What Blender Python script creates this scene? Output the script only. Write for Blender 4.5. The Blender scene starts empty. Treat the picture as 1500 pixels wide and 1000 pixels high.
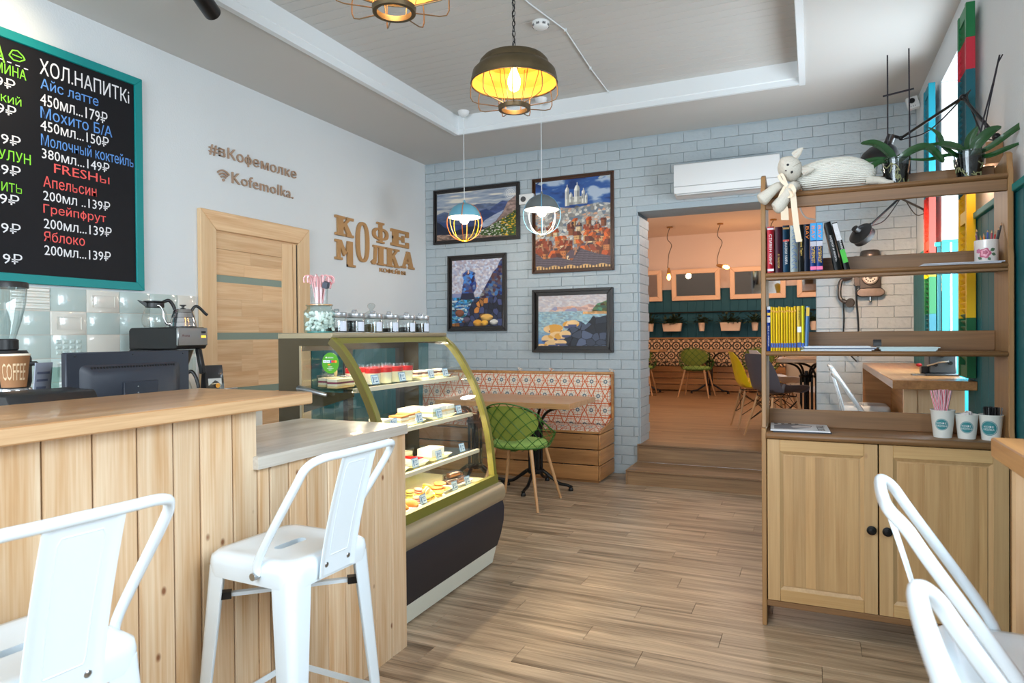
import bpy, bmesh, math, random
from mathutils import Vector, Matrix, Quaternion
C = bpy.context.scene.collection
PI = math.pi
R = math.radians
rnd = random.Random(7)

# ------------------------------------------------------------------ camera
H = 1.3
yaw, pit, rol = .422908, -.0082658, -.0084047
Fv = Vector((-math.sin(yaw)*math.cos(pit), math.cos(yaw)*math.cos(pit), math.sin(pit)))
Rv = Vector((math.cos(yaw), math.sin(yaw), 0)); Uv = Rv.cross(Fv)
R2 = Rv*math.cos(rol)+Uv*math.sin(rol); U2 = Uv*math.cos(rol)-Rv*math.sin(rol)
cam = bpy.data.cameras.new('camera'); co = bpy.data.objects.new('camera', cam); C.objects.link(co)
cam.lens = 977.8/1500*36; cam.sensor_width = 36; cam.clip_start = .02
cam.dof.use_dof = True; cam.dof.focus_distance = 3.2; cam.dof.aperture_fstop = 6.3
co.matrix_world = Matrix(((R2.x, U2.x, -Fv.x, 0), (R2.y, U2.y, -Fv.y, 0), (R2.z, U2.z, -Fv.z, H), (0, 0, 0, 1)))
bpy.context.scene.camera = co

# ------------------------------------------------------------------ world, exposure, daylight
sc = bpy.context.scene
sc.view_settings.view_transform = 'Standard'
sc.view_settings.look = 'None'
sc.view_settings.exposure = 0.10
sc.view_settings.gamma = 1
sc.view_settings.use_curve_mapping = False
sc.cycles.max_bounces = 8; sc.cycles.transparent_max_bounces = 24
sc.cycles.sample_clamp_indirect = 6
sc.cycles.caustics_reflective = False; sc.cycles.caustics_refractive = False
wd = bpy.data.worlds.new('sky'); sc.world = wd; wd.use_nodes = True
bg = wd.node_tree.nodes['Background']; bg.inputs[0].default_value = (.80, .90, 1, 1); bg.inputs[1].default_value = 1.6

def area(name, loc, rot, sx, sy, power, col):
    l = bpy.data.lights.new(name, 'AREA'); l.shape = 'RECTANGLE'; l.size = sx; l.size_y = sy
    l.energy = power; l.color = col
    o = bpy.data.objects.new(name, l); C.objects.link(o); o.location = loc; o.rotation_euler = rot
    return o
def lamp(name, kind, loc, power, col, size=.03, rot=(0, 0, 0), spot=None, blend=.5):
    l = bpy.data.lights.new(name, kind); l.energy = power; l.color = col; l.shadow_soft_size = size
    if spot: l.spot_size = spot; l.spot_blend = blend
    o = bpy.data.objects.new(name, l); C.objects.link(o); o.location = loc; o.rotation_euler = rot
    return o
DAY = (.79, .91, 1.0)
area('daylight_front_window', (-1.95, -1.58, 1.75), (R(62), 0, R(4)), 2.7, 2.1, 165, DAY)        # shines +Y through the shop window behind the camera
area('daylight_side_window', (1.06, 4.50, 1.72), (R(90), 0, R(66)), .80, 1.5, 54, DAY)         # the niche window with the shutters
area('daylight_near_side_window', (.95, .9, 2.0), (R(68), 0, R(90)), 1.35, 1.6, 80, DAY)
WARM = (1, .62, .30)

# ------------------------------------------------------------------ materials
def lin(c):
    return tuple(((x/255)/12.92 if x/255 <= .04045 else (((x/255)+.055)/1.055)**2.4) for x in c)
MATS = {}
def newmat(name):
    m = bpy.data.materials.new(name); m.use_nodes = True
    nt = m.node_tree; b = nt.nodes['Principled BSDF']
    return m, nt, b
def N(nt, t, **kw):
    n = nt.nodes.new(t)
    for k, v in kw.items(): setattr(n, k, v)
    return n
def pm(name, c, rough=.5, metal=0, noise=0, nscale=20, bump=0, bscale=60, coat=0, emit=None, estr=0, alpha=1, spec=None, vary=0):
    if name in MATS: return MATS[name]
    m, nt, b = newmat(name); L = nt.links
    col = (*lin(c), 1)
    b.inputs['Base Color'].default_value = col
    b.inputs['Roughness'].default_value = rough; b.inputs['Metallic'].default_value = metal
    b.inputs['Coat Weight'].default_value = coat
    if spec is not None: b.inputs['Specular IOR Level'].default_value = spec
    if emit: b.inputs['Emission Color'].default_value = (*lin(emit), 1); b.inputs['Emission Strength'].default_value = estr
    if noise or bump or vary:
        tc = N(nt, 'ShaderNodeTexCoord')
    if noise or vary:
        hs = N(nt, 'ShaderNodeHueSaturation'); hs.inputs['Color'].default_value = col
        vals = []
        ma = N(nt, 'ShaderNodeMath', operation='ADD'); ma.inputs[0].default_value = 1 - noise/2 - vary/2; ma.inputs[1].default_value = 0
        last = ma
        if noise:
            nz = N(nt, 'ShaderNodeTexNoise'); nz.inputs['Scale'].default_value = nscale; nz.inputs['Detail'].default_value = 4
            L.new(tc.outputs['Object'], nz.inputs['Vector'])
            mm = N(nt, 'ShaderNodeMath', operation='MULTIPLY'); mm.inputs[1].default_value = noise; L.new(nz.outputs['Fac'], mm.inputs[0]); L.new(mm.outputs[0], ma.inputs[1])
        if vary:
            oi = N(nt, 'ShaderNodeObjectInfo'); mv = N(nt, 'ShaderNodeMath', operation='MULTIPLY_ADD'); mv.inputs[1].default_value = vary
            L.new(oi.outputs['Random'], mv.inputs[0]); L.new(ma.outputs[0], mv.inputs[2]); last = mv
        L.new(last.outputs[0], hs.inputs['Value']); L.new(hs.outputs[0], b.inputs['Base Color'])
    if bump:
        nb = N(nt, 'ShaderNodeTexNoise'); nb.inputs['Scale'].default_value = bscale; nb.inputs['Detail'].default_value = 5
        L.new(tc.outputs['Object'], nb.inputs['Vector'])
        bp = N(nt, 'ShaderNodeBump'); bp.inputs['Strength'].default_value = bump; bp.inputs['Distance'].default_value = .01
        L.new(nb.outputs['Fac'], bp.inputs['Height']); L.new(bp.outputs[0], b.inputs['Normal'])
    MATS[name] = m; return m
def wood(name, light, dark, axis=0, scale=1.0, rough=.45, knots=0, vary=.25, streak=.6, coat=0, bump=.15):
    """grain runs along object axis `axis`; each object (plank) gets its own offset and tone"""
    if name in MATS: return MATS[name]
    m, nt, b = newmat(name); L = nt.links
    tc = N(nt, 'ShaderNodeTexCoord'); oi = N(nt, 'ShaderNodeObjectInfo')
    off = N(nt, 'ShaderNodeVectorMath', operation='SCALE'); off.inputs[0].default_value = (37, 53, 71); L.new(oi.outputs['Random'], off.inputs['Scale'])
    ad = N(nt, 'ShaderNodeVectorMath', operation='ADD'); L.new(tc.outputs['Object'], ad.inputs[0]); L.new(off.outputs[0], ad.inputs[1])
    s = [22*scale]*3; s[axis] = 1.3*scale
    mp = N(nt, 'ShaderNodeVectorMath', operation='MULTIPLY'); mp.inputs[1].default_value = s; L.new(ad.outputs[0], mp.inputs[0])
    n1 = N(nt, 'ShaderNodeTexNoise'); n1.inputs['Scale'].default_value = 1; n1.inputs['Detail'].default_value = 5; n1.inputs['Distortion'].default_value = .8
    L.new(mp.outputs[0], n1.inputs['Vector'])
    s2 = [160*scale]*3; s2[axis] = 4*scale
    mp2 = N(nt, 'ShaderNodeVectorMath', operation='MULTIPLY'); mp2.inputs[1].default_value = s2; L.new(ad.outputs[0], mp2.inputs[0])
    n2 = N(nt, 'ShaderNodeTexNoise'); n2.inputs['Scale'].default_value = 1; n2.inputs['Detail'].default_value = 2
    L.new(mp2.outputs[0], n2.inputs['Vector'])
    mx = N(nt, 'ShaderNodeMath', operation='MULTIPLY_ADD'); mx.inputs[1].default_value = .35; L.new(n2.outputs['Fac'], mx.inputs[0])
    m1 = N(nt, 'ShaderNodeMath', operation='MULTIPLY'); m1.inputs[1].default_value = .75; L.new(n1.outputs['Fac'], m1.inputs[0]); L.new(m1.outputs[0], mx.inputs[2])
    rp = N(nt, 'ShaderNodeMapRange'); rp.inputs['From Min'].default_value = .55-.25/streak*.6; rp.inputs['From Max'].default_value = .55+.25/streak*.6
    L.new(mx.outputs[0], rp.inputs['Value'])
    mc = N(nt, 'ShaderNodeMix', data_type='RGBA'); mc.inputs['A'].default_value = (*lin(dark), 1); mc.inputs['B'].default_value = (*lin(light), 1)
    L.new(rp.outputs[0], mc.inputs['Factor'])
    out = mc.outputs['Result']
    if knots:
        ks = [7.0]*3; ks[axis] = 4.6
        mk = N(nt, 'ShaderNodeVectorMath', operation='MULTIPLY'); mk.inputs[1].default_value = ks; L.new(ad.outputs[0], mk.inputs[0])
        v = N(nt, 'ShaderNodeTexVoronoi'); v.inputs['Scale'].default_value = 1.5; L.new(mk.outputs[0], v.inputs['Vector'])
        kr = N(nt, 'ShaderNodeMapRange'); kr.inputs['From Min'].default_value = .04; kr.inputs['From Max'].default_value = .10; kr.inputs['To Min'].default_value = knots; kr.inputs['To Max'].default_value = 0
        L.new(v.outputs['Distance'], kr.inputs['Value'])
        mk2 = N(nt, 'ShaderNodeMix', data_type='RGBA'); mk2.inputs['B'].default_value = (*lin((120, 66, 28)), 1)
        L.new(kr.outputs[0], mk2.inputs['Factor']); L.new(out, mk2.inputs['A']); out = mk2.outputs['Result']
    hs = N(nt, 'ShaderNodeHueSaturation'); L.new(out, hs.inputs['Color'])
    mv = N(nt, 'ShaderNodeMath', operation='MULTIPLY_ADD'); mv.inputs[1].default_value = vary; mv.inputs[2].default_value = 1-vary/2
    L.new(oi.outputs['Random'], mv.inputs[0]); L.new(mv.outputs[0], hs.inputs['Value']); L.new(hs.outputs[0], b.inputs['Base Color'])
    b.inputs['Roughness'].default_value = rough; b.inputs['Coat Weight'].default_value = coat
    if bump:
        bp = N(nt, 'ShaderNodeBump'); bp.inputs['Strength'].default_value = bump; bp.inputs['Distance'].default_value = .003
        L.new(mx.outputs[0], bp.inputs['Height']); L.new(bp.outputs[0], b.inputs['Normal'])
    MATS[name] = m; return m
def glass(name, tint=(255, 255, 255), refl=.5, rough=.02):
    """thin clear glass: see-through with fresnel reflection"""
    if name in MATS: return MATS[name]
    m, nt, b = newmat(name); L = nt.links; nt.nodes.remove(b)
    t = N(nt, 'ShaderNodeBsdfTransparent'); t.inputs[0].default_value = (*lin(tint), 1)
    g = N(nt, 'ShaderNodeBsdfGlossy'); g.inputs['Roughness'].default_value = rough
    lw = N(nt, 'ShaderNodeLayerWeight'); lw.inputs[0].default_value = .5
    pw = N(nt, 'ShaderNodeMath', operation='POWER'); pw.inputs[1].default_value = 4; L.new(lw.outputs['Facing'], pw.inputs[0])
    mu = N(nt, 'ShaderNodeMath', operation='MULTIPLY_ADD'); mu.inputs[1].default_value = refl*1.2; mu.inputs[2].default_value = .02+.07*refl; L.new(pw.outputs[0], mu.inputs[0])
    mu.use_clamp = True
    mx = N(nt, 'ShaderNodeMixShader'); L.new(mu.outputs[0], mx.inputs[0]); L.new(t.outputs[0], mx.inputs[1]); L.new(g.outputs[0], mx.inputs[2])
    L.new(mx.outputs[0], nt.nodes['Material Output'].inputs[0])
    MATS[name] = m; return m
def emit(name, c, s):
    return pm(name, c, .5, emit=c, estr=s)

# ------------------------------------------------------------------ mesh builder
class G:
    def __init__(s): s.v = []; s.f = []; s.m = []
    def add(s, vs, fs, mi=0):
        n = len(s.v); s.v += [tuple(v) for v in vs]; s.f += [tuple(i+n for i in f) for f in fs]; s.m += [mi]*len(fs); return s
    def box(s, x0, x1, y0, y1, z0, z1, mi=0, M=None):
        vs = [Vector((x, y, z)) for x in (x0, x1) for y in (y0, y1) for z in (z0, z1)]
        if M: vs = [M @ v for v in vs]
        return s.add(vs, [(0, 1, 3, 2), (4, 6, 7, 5), (0, 4, 5, 1), (2, 3, 7, 6), (0, 2, 6, 4), (1, 5, 7, 3)], mi)
    def ring(s, c, d, r, n, ref=None):
        d = d.normalized(); a = ref if ref else (Vector((0, 0, 1)) if abs(d.z) < .9 else Vector((1, 0, 0)))
        u = d.cross(a).normalized(); w = u.cross(d)
        return [c+u*(r*math.cos(2*PI*k/n))+w*(r*math.sin(2*PI*k/n)) for k in range(n)]
    def tube(s, pts, r, n=8, closed=False, mi=0, caps=True):
        pts = [Vector(p) for p in pts]; N_ = len(pts); b = len(s.v); rs = r if isinstance(r, (list, tuple)) else [r]*N_
        prev = None
        for i, p in enumerate(pts):
            d = (pts[(i+1) % N_]-pts[i-1]) if closed else (pts[min(i+1, N_-1)]-pts[max(i-1, 0)])
            if d.length < 1e-9: d = Vector((0, 0, 1))
            d.normalize()
            if prev is None:
                a = Vector((0, 0, 1)) if abs(d.z) < .9 else Vector((1, 0, 0)); u = d.cross(a).normalized()
            else:
                u = (prev-d*prev.dot(d)); u = u.normalized() if u.length > 1e-6 else d.orthogonal().normalized()
            prev = u; w = u.cross(d)
            s.v += [tuple(p+u*(rs[i]*math.cos(2*PI*k/n))+w*(rs[i]*math.sin(2*PI*k/n))) for k in range(n)]
        for i in range(N_ if closed else N_-1):
            j = (i+1) % N_
            for k in range(n):
                l = (k+1) % n; s.f.append((b+i*n+k, b+j*n+k, b+j*n+l, b+i*n+l)); s.m.append(mi)
        if not closed and caps:
            s.f.append(tuple(b+k for k in range(n))); s.m.append(mi); s.f.append(tuple(b+(N_-1)*n+k for k in reversed(range(n)))); s.m.append(mi)
        return s
    def cyl(s, p, q, r, r2=None, n=16, mi=0): return s.tube([p, q], [r, r if r2 is None else r2], n, mi=mi)
    def lathe(s, prof, n=24, c=(0, 0, 0), mi=0, close=False, M=None, cap=True):
        b = len(s.v); P = len(prof); c = Vector(c)
        for (r, z) in prof:
            for k in range(n):
                v = Vector((r*math.cos(2*PI*k/n), r*math.sin(2*PI*k/n), z))
                if M: v = M @ v
                s.v.append(tuple(v+c))
        for i in range(P-1 if not close else P):
            j = (i+1) % P
            for k in range(n):
                l = (k+1) % n; s.f.append((b+i*n+k, b+i*n+l, b+j*n+l, b+j*n+k)); s.m.append(mi)
        if not close and cap:
            if prof[0][0] > 1e-4: s.f.append(tuple(b+k for k in reversed(range(n)))); s.m.append(mi)
            if prof[-1][0] > 1e-4: s.f.append(tuple(b+(P-1)*n+k for k in range(n))); s.m.append(mi)
        return s
    def prism(s, poly, axis, lo, hi, mi=0):
        """extrude 2D polygon along axis: axis x -> poly is (y,z); y -> (x,z); z -> (x,y)"""
        def mk(a, b, t): return {'x': (t, a, b), 'y': (a, t, b), 'z': (a, b, t)}[axis]
        n = len(poly); vs = [mk(a, b, lo) for a, b in poly]+[mk(a, b, hi) for a, b in poly]
        fs = [tuple(reversed(range(n))), tuple(range(n, 2*n))]+[(i, (i+1) % n, n+(i+1) % n, n+i) for i in range(n)]
        return s.add(vs, fs, mi)
    def grid(s, fn, nu, nv, mi=0, closeu=False):
        b = len(s.v)
        for i in range(nu+1):
            for j in range(nv+1): s.v.append(tuple(fn(i/nu, j/nv)))
        for i in range(nu):
            for j in range(nv):
                a = b+i*(nv+1)+j; s.f.append((a, a+nv+1, a+nv+2, a+1)); s.m.append(mi)
        return s
    def sph(s, c, r, n=16, mi=0, M=None, e=1):
        r = (r, r, r) if not isinstance(r, (tuple, list)) else r; b = len(s.v); h = n//2; c = Vector(c)
        for i in range(h+1):
            t = -PI/2+PI*i/h
            for k in range(n):
                a = 2*PI*k/n; v = Vector((r[0]*math.cos(t)*math.cos(a), r[1]*math.cos(t)*math.sin(a), r[2]*math.sin(t)))
                if M: v = M @ v
                s.v.append(tuple(v+c))
        for i in range(h):
            for k in range(n):
                l = (k+1) % n; s.f.append((b+i*n+k, b+i*n+l, b+(i+1)*n+l, b+(i+1)*n+k)); s.m.append(mi)
        return s
    def xf(s, M):
        s.v = [tuple(M @ Vector(v)) for v in s.v]; return s
    def mesh(s, name, mats, smooth=True, bevel=0, seg=1, sub=0, solid=0, ang=40):
        me = bpy.data.meshes.new(name); me.from_pydata(s.v, [], s.f)
        for i, p in enumerate(me.polygons): p.material_index = s.m[i]
        bm = bmesh.new(); bm.from_mesh(me)
        bmesh.ops.remove_doubles(bm, verts=bm.verts, dist=1e-6)
        bmesh.ops.dissolve_degenerate(bm, edges=bm.edges, dist=1e-7)
        bmesh.ops.recalc_face_normals(bm, faces=bm.faces)
        if solid:
            bmesh.ops.solidify(bm, geom=bm.faces[:], thickness=solid)
        if bevel:
            es = [e for e in bm.edges if len(e.link_faces) == 2 and e.calc_face_angle(0) > R(35)]
            if es: bmesh.ops.bevel(bm, geom=es, offset=bevel, offset_type='OFFSET', segments=seg, profile=.7, affect='EDGES', clamp_overlap=True)
        if sub: bmesh.ops.subdivide_edges(bm, edges=bm.edges[:], cuts=sub, use_grid_fill=True)
        for f in bm.faces: f.smooth = smooth
        if smooth:
            for e in bm.edges: e.smooth = not (len(e.link_faces) == 2 and e.calc_face_angle(0) > R(ang))
        bm.to_mesh(me); bm.free()
        for m in (mats if isinstance(mats, (list, tuple)) else [mats]): me.materials.append(m)
        return me
    def build(s, name, mats, parent=None, loc=None, rot=None, **kw):
        return link(name, s.mesh(name, mats, **kw), parent, loc, rot)
def link(name, me, parent=None, loc=None, rot=None):
    o = bpy.data.objects.new(name, me); C.objects.link(o)
    if parent: o.parent = parent
    if loc: o.location = loc
    if rot: o.rotation_euler = rot
    return o
def thing(name, label, cat, loc=(0, 0, 0), rz=0, group=None):
    o = bpy.data.objects.new(name, None); C.objects.link(o); o.empty_display_size = .05
    o.location = loc; o.rotation_euler = (0, 0, rz) if not isinstance(rz, tuple) else rz
    return tag(o, label, cat, group)
def tag(o, label, cat, group=None, kind=None):
    o['label'] = label; o['category'] = cat
    if group: o['group'] = group
    if kind: o['kind'] = kind
    return o
def struct(name, g, m, **kw):
    o = g.build(name, m, **kw); o['kind'] = 'structure'; return o
def dup(root, label=None, group=None, loc=None, rz=None, parent=None):
    r = root.copy(); C.objects.link(r)
    if parent: r.parent = parent
    if label: r['label'] = label
    if group: r['group'] = group
    if loc: r.location = loc
    if rz is not None: r.rotation_euler = (0, 0, rz)
    for ch in list(root.children):
        c = ch.copy(); C.objects.link(c); c.parent = r
        for g2 in list(ch.children):
            d = g2.copy(); C.objects.link(d); d.parent = c
    return r
_dg = None
def rawtext(body, bold=0.0, spacing=1.0):
    cu = bpy.data.curves.new('t', 'FONT'); cu.body = body; cu.size = 1; cu.extrude = .02; cu.offset = bold; cu.resolution_u = 2; cu.space_character = spacing
    ob = bpy.data.objects.new('t', cu); C.objects.link(ob)
    bpy.context.view_layer.update()
    me = bpy.data.meshes.new_from_object(ob.evaluated_get(bpy.context.evaluated_depsgraph_get()))
    vs = [v.co.copy() for v in me.vertices]; fs = [tuple(p.vertices) for p in me.polygons]
    bpy.data.objects.remove(ob); bpy.data.meshes.remove(me); bpy.data.curves.remove(cu)
    return vs, fs
def textmesh(body, o, r, u, w, h, ext=.0006, bold=0.0, spacing=1.0):
    """returns a G with the text's faces: lower-left corner o, unit vectors r,u, fitted to w x h (either may be None)"""
    # a few fallback Cyrillic glyphs fill badly: they are laid out with a look-alike and redrawn from bars
    SUBS = {'\u0444': '\u043e', '\u044c': '\u043d', '\u044b': '\u043c', '\u042c': '\u041d', '\u0432': '\u043d'}
    sb = lambda t: ''.join(SUBS.get(c, c) for c in t)
    vs, fs = rawtext(sb(body), 0, spacing)
    g = G()
    if not vs: return g
    extra = G(); ranges = []
    for i, ch in enumerate(body):
        if ch in SUBS:
            one = rawtext(SUBS[ch], 0, spacing)[0]; xr = max(v.x for v in rawtext(sb(body[:i+1]), 0, spacing)[0])
            wo = max(v.x for v in one)-min(v.x for v in one); hh = max(v.y for v in one); xl = xr-wo
            def q(a, b, c, d): extra.box(a, b, c, d, -.02, .0203)
            if ch == '\u0444': q(xl+wo/2-.036, xl+wo/2+.036, -.17, .68)
            elif ch == '\u0432':
                ranges.append((xl-.02, xr+.02)); t = .085
                q(xl, xl+t*1.1, 0, hh); q(xl, xr-.05, 0, t*.8); q(xl, xr-.07, hh-t*.8, hh); q(xl, xr-.05, hh*.54-t*.4, hh*.54+t*.4); q(xr-t*1.1, xr, .04, hh*.50); q(xr-t*1.3, xr-.03, hh*.58, hh-.04)
            else:
                ranges.append((xl-.02, xr+.02)); t = .074; w1 = wo*(.64 if ch == '\u044b' else .96); hb = hh*.58
                q(xl, xl+t, 0, hh); q(xl, xl+w1-.03, 0, t*.85); q(xl, xl+w1-.03, hb-t*.85, hb); q(xl+w1-t, xl+w1, .03, hb-.03)
                if ch == '\u044b': q(xr-t, xr, 0, hh)
    if ranges: fs = [f for f in fs if not any(all(a < vs[k].x < b for k in f) for a, b in ranges)]
    n = len(vs); vs = vs+[Vector(v) for v in extra.v]; fs = list(fs)+[tuple(k+n for k in f) for f in extra.f]
    x0 = min(v.x for v in vs); x1 = max(v.x for v in vs); y0 = min(v.y for v in vs); y1 = max(v.y for v in vs)
    if w is None: w = (x1-x0)*h/(y1-y0)
    if h is None: h = (y1-y0)*w/(x1-x0)
    r = Vector(r); u = Vector(u); n = r.cross(u); o = Vector(o)
    g.add([o+r*((v.x-x0)/(x1-x0)*w)+u*((v.y-y0)/(y1-y0)*h)+n*((v.z+.02)/.04*ext) for v in vs], fs)
    return g
def text(body, mat, parent, name, o, r, u, w, h, ext=.0006, bold=0.0):
    g = textmesh(body, o, r, u, w, h, ext, bold)
    return g.build(name, mat, parent, smooth=False)

# palette
plaster = pm('plaster', (214, 218, 220), .9, noise=.04, nscale=3, bump=.15, bscale=90)
ceil_m = pm('ceiling_paint', (198, 196, 192), .85)
trim_w = pm('trim_white', (228, 232, 234), .5)
brick_m = pm('brick_paint', (171, 182, 188), .55, noise=.06, nscale=30, bump=.55, bscale=28, vary=.03)
mortar_m = pm('mortar_paint', (166, 180, 188), .7, bump=.4, bscale=60)
pine = wood('pine_plank', (232, 210, 180), (200, 158, 112), 2, .9, .5, knots=.9, vary=.20, streak=.8)
pine_door = wood('pine_door', (232, 200, 158), (200, 150, 104), 1, 1, .5, vary=.2, streak=.6)
pine_doorv = wood('pine_door_vertical', (233, 204, 164), (212, 170, 124), 2, 1, .5, vary=.12, streak=.5)
oak_top = wood('oak_top', (206, 160, 112), (160, 112, 70), 1, .8, .3, vary=.1, coat=.25)
oak_topx = wood('oak_top_cross', (206, 160, 112), (160, 112, 70), 0, .8, .3, vary=.1, coat=.25)
floor_m = wood('floor_oak', (204, 180, 152), (98, 78, 58), 0, .9, .38, vary=.18, streak=.75, bump=.2)
step_m = wood('step_oak', (168, 134, 98), (112, 84, 58), 0, .7, .42, vary=.15, streak=.7)
greyoak = wood('grey_oak', (220, 216, 208), (176, 166, 152), 1, .8, .35, vary=.1, coat=.2)
greyoakx = wood('grey_oak_cross', (206, 198, 186), (170, 158, 142), 1, 1.4, .4, vary=.05)
benchw = wood('bench_wood', (196, 142, 86), (140, 92, 50), 0, .8, .5, knots=.5, vary=.22, streak=.6)
benchwy = wood('bench_wood_end', (200, 146, 90), (144, 96, 54), 1, .8, .5, knots=.5, vary=.22, streak=.6)
unitv = wood('unit_wood_v', (172, 132, 86), (134, 96, 58), 2, .9, .42, vary=.12, streak=.5)
unitx = wood('unit_wood_x', (148, 108, 70), (108, 76, 46), 0, .9, .42, vary=.1, streak=.6)
unitdoor = wood('unit_door_v', (204, 168, 122), (172, 134, 88), 2, .9, .42, vary=.05, streak=.5, knots=.3)
unitdoorx = wood('unit_door_x', (208, 172, 120), (176, 134, 84), 0, .9, .42, vary=.05, streak=.5)
beech = wood('beech', (214, 170, 124), (190, 142, 96), 2, 1, .4, vary=.05)
teal = pm('teal_paint', (0, 96, 104), .55, noise=.1, nscale=4)
teal_frame = pm('teal_frame', (0, 134, 134), .5)
teal_dark = pm('teal_dark', (0, 82, 102), .6, noise=.1, nscale=5)
cyan = pm('teal_paint_lit', (0, 140, 158), .5)  # the teal paint with the window's light put into its colour
white_metal = pm('white_metal', (222, 234, 242), .22, coat=.4)
black = pm('black_plastic', (22, 22, 24), .4)
black_metal = pm('black_iron', (20, 21, 23), .35, metal=.3)
chrome = pm('chrome', (200, 200, 202), .15, metal=1)
steel = pm('steel', (170, 172, 174), .3, metal=1)
white_p = pm('white_plastic', (225, 226, 226), .35)
# ================================================================== room shell
XL, XR, YB, ZC, ZR = -3.755, .755, 6.12, 3.13, 3.285
OX0, OX1, OZ, OT = -1.47, .03, 2.44, .40                 # opening in the brick wall
FZ = .29                                                  # raised floor of the back room
struct('wall_left', G().box(XL-.15, XL, -1.75, YB+.012, -.05, ZC+.05), plaster)
g = G()
# right wall with two window openings (Y .2..1.7 and 4.10..5.03)
T = .45
def wall_x(g, x0, x1, ys, z0, z1, holes):
    y = ys[0]
    for (a, b, c, d) in holes:
        g.box(x0, x1, y, a, z0, z1); g.box(x0, x1, a, b, z0, c); g.box(x0, x1, a, b, d, z1); y = b
    g.box(x0, x1, y, ys[1], z0, z1)
wall_x(g, XR, XR+T, (-1.75, YB+.012), -.05, ZC+.05, [(.15, 1.65, 1.15, 2.85), (4.10, 5.03, .80, 2.893)])
struct('wall_right', g, plaster)
# front wall behind the camera with the shop window
g = G(); g.box(XL-.15, -3.3, -1.75, -1.6, -.05, ZC+.05); g.box(.3, XR+T, -1.75, -1.6, -.05, ZC+.05)
g.box(-3.3, .3, -1.75, -1.6, -.05, .55); g.box(-3.3, .3, -1.75, -1.6, 2.8, ZC+.05)
struct('wall_front', g, plaster)
wf = struct('window_1', G().box(-3.3, .3, -1.70, -1.64, .55, .61).box(-3.3, .3, -1.70, -1.64, 2.74, 2.8).box(-3.3, -3.24, -1.70, -1.64, .61, 2.74).box(.24, .3, -1.70, -1.64, .61, 2.74).box(-1.53, -1.47, -1.70, -1.64, .61, 2.74), trim_w)
G().box(-3.24, .24, -1.675, -1.668, .61, 2.74).build('pane', glass('window_glass'), wf)
# niche window
wf = struct('window_2', G().box(1.10, 1.15, 4.10, 4.16, .80, 2.893).box(1.10, 1.15, 4.97, 5.03, .80, 2.893).box(1.10, 1.15, 4.16, 4.97, 2.83, 2.893).box(1.10, 1.15, 4.16, 4.97, .80, .87).box(1.10, 1.15, 4.54, 4.59, .87, 2.83), trim_w)
G().box(1.12, 1.126, 4.16, 4.97, .87, 2.83).build('pane', glass('window_glass'), wf)
# painted lining of the niche: white above the wainscot line, below it teal brightened by painted-in window light
G().box(.757, 1.10, 5.018, 5.029, 1.884, 2.89).build('reveal_lining', pm('lining_white', (238, 240, 242), .5), wf)
G().box(.757, 1.10, 5.016, 5.029, .80, 1.884).build('reveal_lining', cyan, wf)
G().box(.757, 1.10, 5.012, 5.017, 1.87, 1.89).build('reveal_trim', teal_frame, wf)
G().box(.80, .81, 5.010, 5.017, .80, 1.87).build('reveal_trim', trim_w, wf)
wf = struct('window_3', G().box(.98, 1.03, .15, .21, 1.15, 2.85).box(.98, 1.03, 1.59, 1.65, 1.15, 2.85).box(.98, 1.03, .21, 1.59, 2.79, 2.85).box(.98, 1.03, .21, 1.59, 1.15, 1.21).box(.98, 1.03, .87, .93, 1.21, 2.79), trim_w)
G().box(1.0, 1.006, .21, 1.59, 1.21, 2.79).build('pane', glass('window_glass'), wf)

# ceiling: plaster border + boarded recess
RX0, RX1, RY = -2.918, -.07, 5.32
g = G()
g.box(XL, RX0, -1.6, YB+.012, ZC, ZC+.25); g.box(RX1, XR, -1.6, YB+.012, ZC, ZC+.25); g.box(RX0, RX1, RY, YB+.012, ZC, ZC+.25)
g.box(RX0, RX1, -1.6, RY, ZR+.02, ZC+.25)
ce = struct('ceiling', g, ceil_m)
bw = .0925; me = G().box(0, RX1-RX0-.01, .0015, bw-.0015, 0, .02).mesh('ceiling_board', ceil_m, bevel=.0012)
y = RY-.012-bw
while y > 1.0:
    link('plank', me, ce, (RX0+.005, y, ZR)); y -= bw
g = G()
while y > -1.6:
    g.box(RX0+.005, RX1-.005, y+.0015, y+bw-.0015, ZR, ZR+.02); y -= bw
o = g.build('plank_rows', ceil_m, ce); o['kind'] = 'stuff'
# moulding round the recess
def mould(name, pts, axis, lo, hi): return struct(name, G().prism(pts, axis, lo, hi), trim_w, smooth=False)
prof = [(0, 0), (-.03, 0), (-.03, -.012), (-.012, -.012), (-.012, .03), (0, .03)]
mould('trim_1', [(RX0-.03, ZC-.014), (RX0+.010, ZC-.014), (RX0+.010, ZC+.035), (RX0+.016, ZC+.040), (RX0+.016, ZR), (RX0, ZR), (RX0, ZC), (RX0-.03, ZC)], 'y', -1.6, RY)
mould('trim_2', [(RX1+.03, ZC-.014), (RX1-.010, ZC-.014), (RX1-.010, ZC+.035), (RX1-.016, ZC+.040), (RX1-.016, ZR), (RX1, ZR), (RX1, ZC), (RX1+.03, ZC)], 'y', -1.6, RY+.03)
mould('trim_3', [(RY+.02, ZC-.012), (RY-.008, ZC-.012), (RY-.008, ZC+.028), (RY-.014, ZC+.034), (RY-.014, ZR), (RY, ZR), (RY, ZC), (RY+.02, ZC)], 'x', RX0, RX1)

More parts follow.
